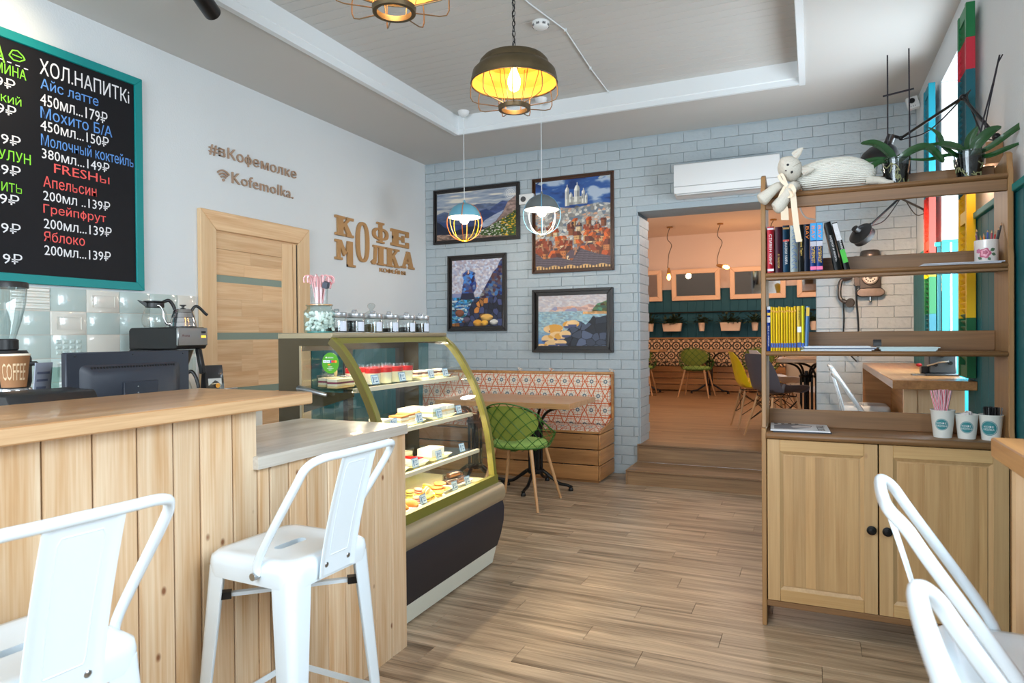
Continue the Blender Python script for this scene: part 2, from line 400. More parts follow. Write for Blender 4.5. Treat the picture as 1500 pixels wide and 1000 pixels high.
# brick wall
def wall_y(g, y0, y1, x0, x1, z0, z1, h):
    a, b, c, d = h
    g.box(x0, a, y0, y1, z0, z1); g.box(b, x1, y0, y1, z0, z1); g.box(a, b, y0, y1, d, z1)
g = G(); wall_y(g, YB+.012, YB+OT, XL-.15, XR+T, -.05, ZC+.15, (OX0, OX1, 0, OZ))
wb = struct('wall_back', g, mortar_m)
BL, BH, J = .235, .089, .005
VAR = {}
def brick_mesh(w, k):
    key = (round(w, 2), k)
    if key not in VAR:
        rr = random.Random(k*91+int(w*1000)); g = G(); nx = 5; nz = 3; W = w-J; Hh = BH-J
        def top(i, j):
            u = i/nx; v = j/nz; e = (0 < i < nx) and (0 < j < nz)
            return (J/2+W*u+(rr.uniform(-.0015, .0015) if i in (0, nx) else 0), -.0100*(.85+.15*e)+(rr.uniform(-.0014, .0014) if e else rr.uniform(-.001, .001)), J/2+Hh*v+(rr.uniform(-.0012, .0012) if j in (0, nz) else 0))
        P = [[top(i, j) for j in range(nz+1)] for i in range(nx+1)]
        g.grid(lambda a, b: P[round(a*nx)][round(b*nz)], nx, nz)
        ring = [P[i][0] for i in range(nx+1)]+[P[nx][j] for j in range(1, nz+1)]+[P[i][nz] for i in range(nx-1, -1, -1)]+[P[0][j] for j in range(nz-1, 0, -1)]
        n = len(ring); cx, cz = w/2, BH/2
        mid = [(cx+(x-cx)*1.012, y+.004, cz+(z-cz)*1.03) for x, y, z in ring]; bk = [(x, .002, z) for x, y, z in mid]
        vs = ring+mid+bk; fs = [(i, n+i, n+(i+1) % n, (i+1) % n) for i in range(n)]+[(n+i, 2*n+i, 2*n+(i+1) % n, n+(i+1) % n) for i in range(n)]
        g.add(vs, fs)
        VAR[key] = g.mesh('brick', brick_m, ang=32)
    return VAR[key]
cand = []
nrow = int(ZC/BH)+1
for r_ in range(nrow):
    z = r_*BH
    if z+BH > ZC+.05: continue
    xs = XR+.02 - (0 if r_ % 2 else BL/2) - .06
    edges = []
    x = XR
    cuts = [XR]
    xx = xs
    while xx > XL: cuts.append(xx); xx -= BL
    cuts.append(XL)
    for a, b in zip(cuts[1:], cuts[:-1]):
        segs = [(a, b)]
        if z < OZ-.02:
            out = []
            for (p, q) in segs:
                if q <= OX0 or p >= OX1: out.append((p, q))
                else:
                    if p < OX0: out.append((p, OX0))
                    if q > OX1: out.append((OX1, q))
            segs = out
        for (p, q) in segs:
            if q-p > .035: cand.append((p, q, z))
# nearest / most visible first: 246 as single bricks, the rest joined
def vis(c):
    p, q, z = c
    hidden = (p > .0 and z < .7) or (p < -1.75 and z < .9) or (p < -2.9 and z < 1.2)
    pic = any(x0 < p and q < x1 and z0 < z and z+BH < z1 for x0, x1, z0, z1 in ((-3.645, -2.651, 2.265, 2.838), (-2.52, -1.69, 1.91, 2.84), (-3.48, -2.8, 1.35, 2.14), (-2.52, -1.70, 1.13, 1.75), (-1.1, -.3, 2.55, 2.83)))
    return (9 if hidden or pic else 0)+math.hypot((p+q)/2, YB)-.3*min(.235, q-p)*4
cand.sort(key=vis)
rb = random.Random(3)
for c in cand[:246]:
    p, q, z = c
    link('brick', brick_mesh(q-p, rb.randrange(4)), wb, (p, YB+.010+rb.uniform(-.0015, .002), z+rb.uniform(-.0008, .0008)))
g = G()
for (p, q, z) in cand[246:]:
    me = brick_mesh(q-p, rb.randrange(4))
    n = len(g.v); g.v += [(v.co.x+p, v.co.y+YB+.010, v.co.z+z) for v in me.vertices]
    g.f += [tuple(i+n for i in f.vertices) for f in me.polygons]; g.m += [0]*len(me.polygons)
o = g.build('brick_courses', brick_m, wb, ang=32); o['kind'] = 'stuff'
# bricks on the left reveal of the opening (facing +X)
for r_ in range(3, int(OZ/BH)):
    z = r_*BH
    for (a, b) in (((YB+.012, YB+.13), (YB+.13, YB+.365), (YB+.365, YB+OT)) if r_ % 2 else ((YB+.012, YB+.245), (YB+.245, YB+OT))):
        if b-a > .1: link('brick', brick_mesh(b-a, rb.randrange(4)), wb, (OX0+.004, a, z), (0, 0, R(90)))

# ------------------------------------------------------------------ floors
fl = struct('floor', G().box(XL, XR, -1.6, YB+.02, -.06, -.004), pm('floor_gap', (60, 48, 38), .8))
PW, PL = .149, .93
me = G().box(0, PL-.0014, 0, PW-.0014, -.012, 0).mesh('floor_plank', floor_m, bevel=.0007)
cut = {}
def plank(par, x0, x1, y, z, cache=cut, mat=floor_m):
    k = (round(x1-x0, 2), mat.name)
    if k not in cache: cache[k] = G().box(0, x1-x0-.0014, 0, PW-.0014, -.012, 0).mesh('floor_plank', mat, bevel=.0007)
    link('plank', cache[k], par, (x0, y, z))
y = YB+.02-PW; i = 0
bulk = G()
while y > -1.6:
    off = [0, .37, .62, .2, .78, .5][i % 6]*PL; x = XR-off if off else XR
    cuts = [XR]
    x = XR-off if off > .05 else XR-PL
    while x > XL+.05: cuts.append(x); x -= PL
    cuts.append(XL)
    for a, b in zip(cuts[1:], cuts[:-1]):
        if y > .9 and b > -1.9: plank(fl, a, b, y, 0)
        else: bulk.box(a, b-.0014, y, y+PW-.0014, -.012, 0)
    y -= PW; i += 1
o = bulk.build('plank_rows', floor_m, fl); o['kind'] = 'stuff'
# steps up to the back room
st = struct('step', G().box(-1.475, .03, 5.704, 6.125, 0, .114), step_m, smooth=False)
G().box(-1.475, .03, 5.690, 6.105, .114, .128).build('tread', step_m, st, bevel=.003)
G().box(-1.475, .03, 6.105, 6.125, .128, .276).build('riser', step_m, st)
G().box(-1.475, .03, 6.095, 6.30, .276, .291).build('tread', step_m, st, bevel=.003)
G().box(-1.487, -1.475, 5.690, 6.125, 0, .128).build('side_trim', step_m, st)
G().box(-1.482, -1.472, 6.095, 6.11, .128, .291).build('side_trim', step_m, st)
# back room
warmfloor = wood('back_floor_oak', (176, 138, 98), (120, 88, 58), 0, .5, .42, vary=.16, streak=.6)
BX0, BX1, BY = -4.2, 2.2, 12.62
fb = struct('floor_back_room', G().box(BX0, BX1, YB+.13, BY, .1, FZ-.004), pm('floor_gap', (60, 48, 38), .8))
bulk = G(); y = 6.3; i = 0
while y < BY:
    off = [0, .4, .7, .2][i % 4]*PL; x = OX0-.9-off
    for k in range(5):
        if y < 9.0 and -2.2 < x+PL and x < .6: plank(fb, x, x+PL, y, FZ, mat=warmfloor)
        else: bulk.box(x, x+PL-.0014, y, y+PW-.0014, FZ-.012, FZ)
        x += PL
    y += PW; i += 1
o = bulk.build('plank_rows', warmfloor, fb); o['kind'] = 'stuff'
peach = pm('peach_wall', (240, 220, 208), .85)
cream = pm('cream_wall', (214, 200, 178), .85)
wbb = struct('wall_back_room', G().box(BX0, BX1, BY, BY+.1, .1, 3.2), peach)
struct('wall_back_room_left', G().box(BX0-.1, BX0, YB+OT, BY, .1, 3.2), peach)
struct('wall_back_room_right', G().box(BX1, BX1+.1, YB+OT, BY, .1, 3.2), peach)
struct('wall_back_room_front', G().box(BX0, XL-.15, YB+.1, YB+OT, .1, 3.2).box(XR+T, BX1, YB+.1, YB+OT, .1, 3.2), peach)
struct('ceiling_back_room', G().box(BX0, BX1, YB+OT, BY, 3.14, 3.24), peach)
# wainscot boards on its far wall
tb = tag(G().box(BX0, BX1, BY-.012, BY, 1.05, 2.12).build('wainscot', teal_dark), 'dark teal boarded wainscot on the far wall of the back room', 'wainscot')
tb['kind'] = 'structure'
me = G().box(0, .146, -.014, 0, 0, 1.06).mesh('wainscot_board', teal_dark, bevel=.002)
x = -3.0
while x < 1.2:
    link('plank', me, tb, (x, BY-.012, 1.06)); x += .15
G().box(-3.0, 1.2, BY-.045, BY-.012, 2.12, 2.135).build('cap_rail', teal_dark, tb)
struct('wall_back_room_lower', G().box(-.42, BX1, BY-.03, BY-.026, FZ, 1.24), cream)
struct('baseboard_back_room', G().box(-.42, BX1, BY-.05, BY-.03, FZ, FZ+.10), trim_w)

# wainscots in the front room
def wains(name, x, y0, y1, z0, z1, side, label, cut=None):
    t = G().box(*( (x, x+.012) if side > 0 else (x-.012, x)), y0, y1, z0, z1).build(name, teal); tag(t, label, 'wainscot'); t['kind'] = 'structure'
    y = y0
    while y < y1-.01:
        w = min(.14, y1-y)
        xx = (x+.012, x+.024) if side > 0 else (x-.024, x-.012)
        G().box(*xx, y+.002, y+w-.002, z0, z1-.002).build('plank', teal, t, bevel=.002)
        y += .14
    G().box(*((x, x+.04) if side > 0 else (x-.04, x)), y0, y1, z1, z1+.03).build('cap_rail', teal_frame, t, bevel=.003)
    return t
wains('wainscot', XL, 4.30, YB, 0, 1.26, 1, 'teal boarded wainscot behind the display case by the brick wall')
wains('wainscot', XR, 5.03, YB, 0, 1.85, -1, 'dark teal boarded wainscot between brick pier and shuttered window')
wains('wainscot', XR, 1.70, 4.10, 0, 1.85, -1, 'teal boarded wainscot beside the wooden shelf unit')
struct('baseboard_left', G().box(XL, XL+.015, -1.6, 3.2, 0, .08), trim_w)
# ================================================================== left wall: door, tiles, chalkboard, lettering
D0, D1, DZ = 3.218, 4.28, 2.175
dr = struct('door_1', G().box(XL, XL+.012, D0+.13, D1-.13, 0, DZ-.12), pine_door)
fr = .13
G().prism([(D0, 0), (D0+fr, 0), (D0+fr, DZ-fr), (D0, DZ)], 'x', XL, XL+.035).build('frame_side', pine_doorv, dr, bevel=.004)
G().prism([(D1, 0), (D1-fr, 0), (D1-fr, DZ-fr), (D1, DZ)], 'x', XL, XL+.035).build('frame_side', pine_doorv, dr, bevel=.004)
G().prism([(D0, DZ), (D0+fr, DZ-fr), (D1-fr, DZ-fr), (D1, DZ)], 'x', XL, XL+.035).build('frame_top', pine_door, dr, bevel=.004)
G().box(XL+.012, XL+.024, D1-fr-.05, D1-fr-.02, 0, DZ-fr-.01).build('frame_stop', pine_doorv, dr)
G().box(XL+.012, XL+.020, D1-fr-.018, D1-fr-.004, 0, DZ-fr-.01).build('frame_stop', pm('dark_gap', (60, 52, 44), .8), dr)
LY0, LY1 = D0+fr+.005, D1-fr-.055
G().box(XL+.006, XL+.022, LY1-.115, LY1, 0, DZ-fr-.015).build('stile', pine_doorv, dr, bevel=.002)
G().box(XL+.006, XL+.022, LY0, LY1-.115, DZ-fr-.125, DZ-fr-.015).build('top_rail', pine_door, dr, bevel=.002)
frost = pm('frosted_strip', (130, 146, 134), .35)
z = DZ-fr-.128; k = 0
strips = [1.69, 1.29, .90, .5]     # lower edges of the frosted strips
zz = z
edges = [z]
for s in strips: edges += [s+.05, s]
edges.append(.05)
for a in range(0, len(edges)-1, 2):
    top, bot = edges[a], edges[a+1]
    hgt = (top-bot); n = max(1, round(hgt/.115))
    for q in range(n):
        z1 = top-q*hgt/n; z0 = top-(q+1)*hgt/n
        sp = [LY0, LY0+rnd.uniform(.2, .55), LY1-.115]
        for a_, b_ in zip(sp[:-1], sp[1:]):
            G().box(XL+.008, XL+.017, a_, b_-.0006, z0+.0006, z1).build('plank', pine_door, dr)
    if a+2 < len(edges): G().box(XL+.010, XL+.0145, LY0, LY1-.115, bot-.05, bot).build('frosted_strip', frost, dr)
g = G().tube([(XL+.03, LY0+.03, .95), (XL+.06, LY0+.03, .95), (XL+.065, LY0+.05, .95), (XL+.065, LY0+.13, .95)], .007)
g.build('handle', steel, dr)

# tiles behind the work counter
tile_a = pm('tile_grey', (184, 198, 194), .12, vary=.05, coat=.5)
tile_b = pm('tile_cream', (214, 210, 200), .12, vary=.05, coat=.5)
tl = tag(G().box(XL, XL+.006, .45, 3.19, .90, 1.582).build('tiled_splashback', pm('grout', (212, 200, 188), .8)), 'glossy grey and cream bevelled tiles under the menu board', 'splashback'); tl['kind'] = 'structure'
TW, TH = .198, .1285
def tile_mesh(w, kind, m, h=TH):
    g = G(); x0 = .0; g2 = .004; e = .016
    W, Hh = w-g2, h-g2
    g.box(0, .005, 0, W, 0, Hh)
    def fr_(a, b, c, d, t, q):   # bevelled pillow: outer rect at height t, inner at q
        vs = [(t, a, c), (t, b, c), (t, b, d), (t, a, d), (q, a+e, c+e), (q, b-e, c+e), (q, b-e, d-e), (q, a+e, d-e)]
        g.add(vs, [(0, 1, 5, 4), (1, 2, 6, 5), (2, 3, 7, 6), (3, 0, 4, 7), (4, 5, 6, 7)])
    if kind == 'bevel': fr_(0, W, 0, Hh, .005, .010)
    elif kind == 'frame':
        fr_(0, W, 0, Hh, .005, .011); fr_(.025, W-.025, .025, Hh-.025, .0111, .006) if False else None
        g.box(.011, .014, .03, W-.03, .026, .030); g.box(.011, .014, .03, W-.03, Hh-.030, Hh-.026); g.box(.011, .014, .03, .034, .03, Hh-.03); g.box(.011, .014, W-.034, W-.03, .03, Hh-.03)
    elif kind == 'ribs':
        for k in range(4): g.prism([(.005, k*Hh/4+.003), (.012, k*Hh/4+.010), (.012, (k+1)*Hh/4-.010), (.005, (k+1)*Hh/4-.003)], 'y', .004, W-.004)
    elif kind == 'waffle':
        fr_(0, W, 0, Hh, .005, .008)
        for i in range(4):
            for k in range(3):
                a = .024+i*(W-.048)/4; b = a+(W-.048)/4-.008; c = .018+k*(Hh-.036)/3; d = c+(Hh-.036)/3-.008
                e_ = .006; g.add([(.008, a, c), (.008, b, c), (.008, b, d), (.008, a, d), (.013, a+e_, c+e_), (.013, b-e_, c+e_), (.013, b-e_, d-e_), (.013, a+e_, d-e_)], [(0, 1, 5, 4), (1, 2, 6, 5), (2, 3, 7, 6), (3, 0, 4, 7), (4, 5, 6, 7)])
    return g.mesh('tile', m, bevel=0, ang=25)
TM = {}
pat = {(1.455, 2.062): ('ribs', 'b'), (1.455, 2.26): ('bevel', 'a'), (1.455, 2.458): ('frame', 'b'), (1.455, 2.656): ('bevel', 'a'),
       (1.3265, 2.062): ('bevel', 'a'), (1.3265, 2.26): ('frame', 'b'), (1.3265, 2.458): ('bevel', 'a'), (1.3265, 2.656): ('bevel', 'a'),
       (1.198, 2.062): ('bevel', 'a'), (1.198, 2.26): ('waffle', 'a'), (1.198, 2.458): ('bevel', 'b'), (1.198, 2.656): ('bevel', 'a')}
rt = random.Random(5)
for z in (1.455, 1.3265, 1.198, 1.0695, .941):
    y = 2.26-TW*7
    while y < 3.18:
        kk = next((v for (a, b), v in pat.items() if abs(a-z) < .01 and abs(b-y) < .02), None) or (rt.choice(['bevel', 'bevel', 'frame', 'bevel']), rt.choice('aab'))
        w = min(TW, 3.19-y)
        key = (kk, round(w, 3))
        if y > 1.2:
            if key not in TM: TM[key] = tile_mesh(w, kk[0], tile_a if kk[1] == 'a' else tile_b)
            link('tile', TM[key], tl, (XL+.006, y+.002, z+.002))
        y += TW

# chalkboard menu
BY0, BY1, BZ0, BZ1 = .6, 2.806, 1.595, 2.882
cb = thing('menu_board', 'black chalkboard drinks menu in a turquoise frame on the white wall', 'menu board', (XL, BY1, BZ0))
def L_(g): return g.xf(Matrix.Translation((-XL, -BY1, -BZ0)))
chalk_bg = pm('chalkboard', (17, 17, 22), .55, noise=.5, nscale=5, spec=.25)
L_(G().box(XL, XL+.020, BY0+.04, BY1-.04, BZ0+.04, BZ1-.04)).build('board', chalk_bg, cb)
w_ = .048
L_(G().prism([(BY1, BZ0), (BY1-w_, BZ0+w_), (BY1-w_, BZ1-w_), (BY1, BZ1)], 'x', XL, XL+.032)).build('frame_side', teal_frame, cb, bevel=.002)
L_(G().prism([(BY0, BZ0), (BY0+w_, BZ0+w_), (BY0+w_, BZ1-w_), (BY0, BZ1)], 'x', XL, XL+.032)).build('frame_side', teal_frame, cb, bevel=.002)
L_(G().prism([(BY0, BZ0), (BY1, BZ0), (BY1-w_, BZ0+w_), (BY0+w_, BZ0+w_)], 'x', XL, XL+.032)).build('frame_bottom', teal_frame, cb, bevel=.002)
L_(G().prism([(BY0, BZ1), (BY1, BZ1), (BY1-w_, BZ1-w_), (BY0+w_, BZ1-w_)], 'x', XL, XL+.032)).build('frame_top', teal_frame, cb, bevel=.002)
CH = {'w': pm('chalk_white', (236, 234, 236), .8), 'b': pm('chalk_blue', (96, 150, 220), .8), 'r': pm('chalk_red', (240, 96, 92), .8), 'g': pm('chalk_green', (140, 224, 60), .8)}
rows = [("ХОЛ.НАПИТКi","w",2.218,2.712,0.509,0.083),("Айс латте","b",2.221,2.637,0.316,0.058),("450мл...179₽","w",2.219,2.549,0.370,0.066),("Мохито Б/А","b",2.219,2.480,0.398,0.062),
("450мл...150₽","w",2.218,2.415,0.377,0.058),("Молочный коктейль","b",2.220,2.335,0.529,0.064),("380мл...149₽","w",2.223,2.268,0.374,0.055),("FRESHы","r",2.285,2.203,0.311,0.050),
("Апельсин","r",2.228,2.116,0.290,0.060),("200мл ..139₽","w",2.227,2.045,0.371,0.054),("Грейпфрут","r",2.227,1.965,0.345,0.062),("200мл...139₽","w",2.228,1.896,0.377,0.055),
("Яблоко","r",2.227,1.826,0.220,0.055),("200мл...139₽","w",2.229,1.754,0.369,0.055)]
right = [("МЯТА","g",2.051,2.708,0.086),("ЖАСМИНА","g",2.150,2.652,0.053),("119₽","w",2.097,2.581,0.053),("КИТАЙСКИЙ","g",2.125,2.509,0.046),("179₽","w",2.100,2.446,0.052),
("119₽","w",2.119,2.296,0.053),("УЛУН","g",2.167,2.216,0.053),("149₽","w",2.117,2.141,0.053),("ПИТЬ","g",2.122,2.057,0.046),("119₽","w",2.108,1.991,0.053),("119₽","w",2.113,1.844,0.053),("119₽","w",2.119,1.689,0.053)]
ty = (0, 1, 0); tz = (0, 0, 1); X0 = XL+.0205
for t, c, y, z, w, h in rows: L_(textmesh(t, (X0, y, z), ty, tz, w, h, .001, bold=.008 if c == 'w' else 0)).build('lettering', CH[c], cb, smooth=False)
for t, c, y, z, h in right:
    w = h*.72*len(t)*(1.05 if c == 'w' else 1); L_(textmesh(t, (X0, y-w, z), ty, tz, w, h, .001, bold=.006)).build('lettering', CH[c], cb, smooth=False)
# little leaf and dashes
lf = [(2.07, 2.755), (2.085, 2.785), (2.11, 2.792), (2.135, 2.775), (2.145, 2.758), (2.12, 2.74), (2.09, 2.738)]
g = G()
for a, b in zip(lf, lf[1:]+lf[:1]): g.tube([(X0+.001, *a), (X0+.001, *b)], .0035, 5)
g.tube([(X0+.001, 2.085, 2.765), (X0+.001, 2.13, 2.762)], .003, 5)
L_(g).build('leaf_drawing', CH['g'], cb)
g = G()
for k in range(5): g.box(X0, X0+.001, 1.98+k*.04, 2.0+k*.04, 2.722-k*.003, 2.727-k*.003)
L_(g).build('dashes', CH['w'], cb)

# raised wooden letters: helper for slab-serif strokes
mdf = pm('mdf_letter', (176, 134, 86), .6)
mdf2 = pm('mdf_letter_pale', (168, 140, 118), .6)
def letter(nm, polys, y0, z0, w, h, par, m=mdf, d=.018):
    g = G()
    for p in polys: g.prism([(y0+a*w, z0+b*h) for a, b in p], 'x', XL+.002, XL+.002+d+rnd.uniform(0, .0006))
    return g.build(nm, m, par, smooth=False)
def bar(a, b, c, d): return [(a, c), (b, c), (b, d), (a, d)]
lg = thing('letter_sign', 'large tan wooden cut-out coffee shop name letters on the white wall', 'sign', (XL, 5.25, 1.9))
class P_: pass
def place(nm, polys, y0, z0, w, h, d=.018):
    o = letter(nm, polys, y0-5.25, z0-1.9, w, h, lg, mdf, d); o.data.transform(Matrix.Translation((-XL, 0, 0))); return o
sf = .13
place('letter', [bar(.12, .42, 0, 1), bar(0, .52, 0, sf), bar(0, .52, 1-sf, 1), [(.40, .42), (.40, .60), (.70, .95), (.88, .95)], bar(.62, 1, 1-sf, 1), [(.40, .62), (.58, .72), (.92, .08), (.66, .08)], bar(.60, 1, 0, sf)], 4.626, 2.186, .25, .172)      # K
place('letter', [bar(.10, .24, .22, 1), bar(0, .34, .22, .32), bar(0, .26, .9, 1), [(.10, 1), (.30, 1), (.52, .55), (.42, .38)], [(.42, .38), (.52, .55), (.62, 1), (.62, .6)], bar(.60, .86, 0, 1), bar(.60, 1.0, 0, .09)], 4.623, 1.925, .275, .225)     # M
def ring(n=40, ax=.5, az=.5, tx=.30, tz=.16):
    out = []
    for k in range(n):
        a, b = 2*PI*k/n, 2*PI*(k+1)/n
        f = lambda t, rx, rz: (.5+rx*math.copysign(abs(math.cos(t))**.8, math.cos(t)), .5+rz*math.copysign(abs(math.sin(t))**.8, math.sin(t)))
        out.append([f(a, ax-tx, az-tz), f(a, ax, az), f(b, ax, az), f(b, ax-tx, az-tz)])
    return out
place('letter', ring(tx=.25, tz=.07), 4.916, 1.985, .19, .365)     # O
place('letter', [bar(.41, .60, 0, 1.12), bar(.28, .73, 0, .1), bar(.28, .73, 1.02, 1.12)]+[[(a, b*.66+.16) for a, b in q] for q in ring(tx=.17, tz=.17)], 5.163, 2.192, .25, .175)   # Ф
place('letter', [bar(.1, .40, 0, 1), bar(0, 1, 0, .16), bar(0, 1, .84, 1), bar(.1, .72, .42, .58), bar(.84, 1, 0, .34), bar(.84, 1, .66, 1), bar(.62, .74, .3, .7)], 5.461, 2.195, .31, .165)   # E
place('letter', [bar(.55, .86, 0, 1), bar(.45, 1, 0, .1), bar(.16, 1, .9, 1), [(.26, 1), (.42, 1), (.36, .2), (.20, .1)], [(.0, .12), (.2, .28), (.36, .2), (.3, 0), (.1, 0)]], 5.134, 1.982, .222, .182)      # Л
place('letter', [bar(.1, .42, 0, 1), bar(0, .55, 0, .1), bar(0, .5, .9, 1), [(.40, .4), (.40, .58), (.74, .95), (.92, .95)], bar(.62, 1, .9, 1), [(.40, .60), (.60, .68), (.94, .06), (.68, .06)], bar(.64, 1.02, 0, .1)], 5.378, 1.982, .222, .182)   # K
place('letter', [[(.10, .05), (.26, .05), (.60, 1), (.44, 1)], [(.40, 1), (.66, 1), (.92, .05), (.64, .05)], bar(.0, .36, 0, .12), bar(.56, 1.02, 0, .12), bar(.28, .74, .28, .42)], 5.635, 1.99, .235, .172)    # A
g = textmesh("КОФЕЙНЯ", (0, 0, 0), (0, 1, 0), (0, 0, 1), .437, .05, .012, bold=.03); g.xf(Matrix.Translation((.002, 5.275-5.25, 1.920-1.9))); g.build('lettering', mdf, lg, smooth=False)
def lit(name, label, body, y, z, w, h):
    t = thing(name, label, 'sign', (XL, y, z)); g = textmesh(body, (.002, 0, 0), (0, 1, 0), (0, 0, 1), w, h, .010, bold=.012, spacing=1.06); g.build('lettering', mdf2, t, smooth=False); return t
lit('letter_sign', 'pale wooden hashtag lettering on the white wall above the door', "#вКофемолке", 3.318, 2.548, .845, .094)
t = lit('letter_sign', 'small wooden network name with wifi symbol below the hashtag lettering', "Kofemolka.", 3.513, 2.400, .615, .08)
g = G()
for rr in (.028, .048, .068):
    g.tube([(.008, -.075+rr*math.sin(a), .004+rr*math.cos(a)) for a in [R(-48+12*k) for k in range(9)]], .0065, 6)
g.sph((.008, -.075, .006), .011, 8)
g.build('wifi_symbol', mdf2, t)

# ================================================================== brick wall: pictures, air conditioner, socket, camera
import numpy as np
def painting(par, W, Hh, fn, res=.0042, name='canvas'):
    nx, nz = int(W/res), int(Hh/res)
    u, v = np.meshgrid((np.arange(nx+1))/nx, (np.arange(nz+1))/nz, indexing='ij')
    col = fn(u, v, Hh/W)                          # (nx+1,nz+1,3) sRGB 0..255
    col = np.clip(col, 0, 255)/255
    linc = np.where(col <= .04045, col/12.92, ((col+.055)/1.055)**2.4)
    vs = np.stack([u*W, np.zeros_like(u), v*Hh], -1).reshape(-1, 3)
    idx = np.arange((nx+1)*(nz+1)).reshape(nx+1, nz+1)
    q = np.stack([idx[:-1, :-1], idx[1:, :-1], idx[1:, 1:], idx[:-1, 1:]], -1).reshape(-1, 4)
    me = bpy.data.meshes.new(name); me.from_pydata(vs.tolist(), [], q.tolist())
    ca = me.color_attributes.new('paint', 'FLOAT_COLOR', 'POINT')
    ca.data.foreach_set('color', np.concatenate([linc.reshape(-1, 3), np.ones((vs.shape[0], 1))], 1).astype(np.float32).ravel())
    me.materials.append(canvas_m)
    return link(name, me, par)
m_, nt_, b_ = newmat('oil_paint'); at_ = nt_.nodes.new('ShaderNodeAttribute'); at_.attribute_name = 'paint'; nt_.links.new(at_.outputs['Color'], b_.inputs['Base Color']); b_.inputs['Roughness'].default_value = .5
canvas_m = m_
rs = np.random.RandomState(11)
def vnoise(u, v, s, seed=0, asp=1, oct=1):
    out = np.zeros_like(u); amp = 1; tot = 0
    for o_ in range(oct):
        r_ = np.random.RandomState(seed+o_*17); gN = 64; gr = r_.rand(gN, gN)
        x = u*s; y = v*s*asp; xi = np.floor(x).astype(int); yi = np.floor(y).astype(int); fx = x-xi; fy = y-yi; fx = fx*fx*(3-2*fx); fy = fy*fy*(3-2*fy)
        A = gr[xi % gN, yi % gN]; B = gr[(xi+1) % gN, yi % gN]; C_ = gr[xi % gN, (yi+1) % gN]; D = gr[(xi+1) % gN, (yi+1) % gN]
        out += amp*((A*(1-fx)+B*fx)*(1-fy)+(C_*(1-fx)+D*fx)*fy); tot += amp; amp *= .5; s *= 2
    return out/tot
def cells(u, v, s, seed=0, asp=1):
    """voronoi: returns cell random value, second random, edge distance"""
    r_ = np.random.RandomState(seed); gN = 40; px = r_.rand(gN, gN); py = r_.rand(gN, gN); pv = r_.rand(gN, gN); pw = r_.rand(gN, gN)
    x = u*s; y = v*s*asp; xi = np.floor(x).astype(int); yi = np.floor(y).astype(int)
    d1 = np.full(u.shape, 9.); d2 = np.full(u.shape, 9.); va = np.zeros_like(u); wa = np.zeros_like(u); ty_ = np.zeros_like(u)
    for i in (-1, 0, 1):
        for j in (-1, 0, 1):
            a = (xi+i) % gN; b = (yi+j) % gN; dx = xi+i+px[a, b]-x; dy = yi+j+py[a, b]-y; d = np.hypot(dx, dy)
            n1 = d < d1
            d2 = np.where(n1, d1, np.minimum(d2, d)); va = np.where(n1, pv[a, b], va); wa = np.where(n1, pw[a, b], wa); ty_ = np.where(n1, -dy, ty_); d1 = np.where(n1, d, d1)
    return va, wa, d2-d1, ty_
def mixc(base, mask, col):
    col = np.asarray(col, float)
    if col.ndim == 1: col = col[None, None, :]
    return base*(1-mask[..., None])+col*mask[..., None]
def full(u, c): return np.ones(u.shape+(3,))*np.array(c, float)
def below(v, h, soft=.004): return np.clip((h-v)/soft, 0, 1)
def interp(u, pts): return np.interp(u, [p[0] for p in pts], [p[1] for p in pts])
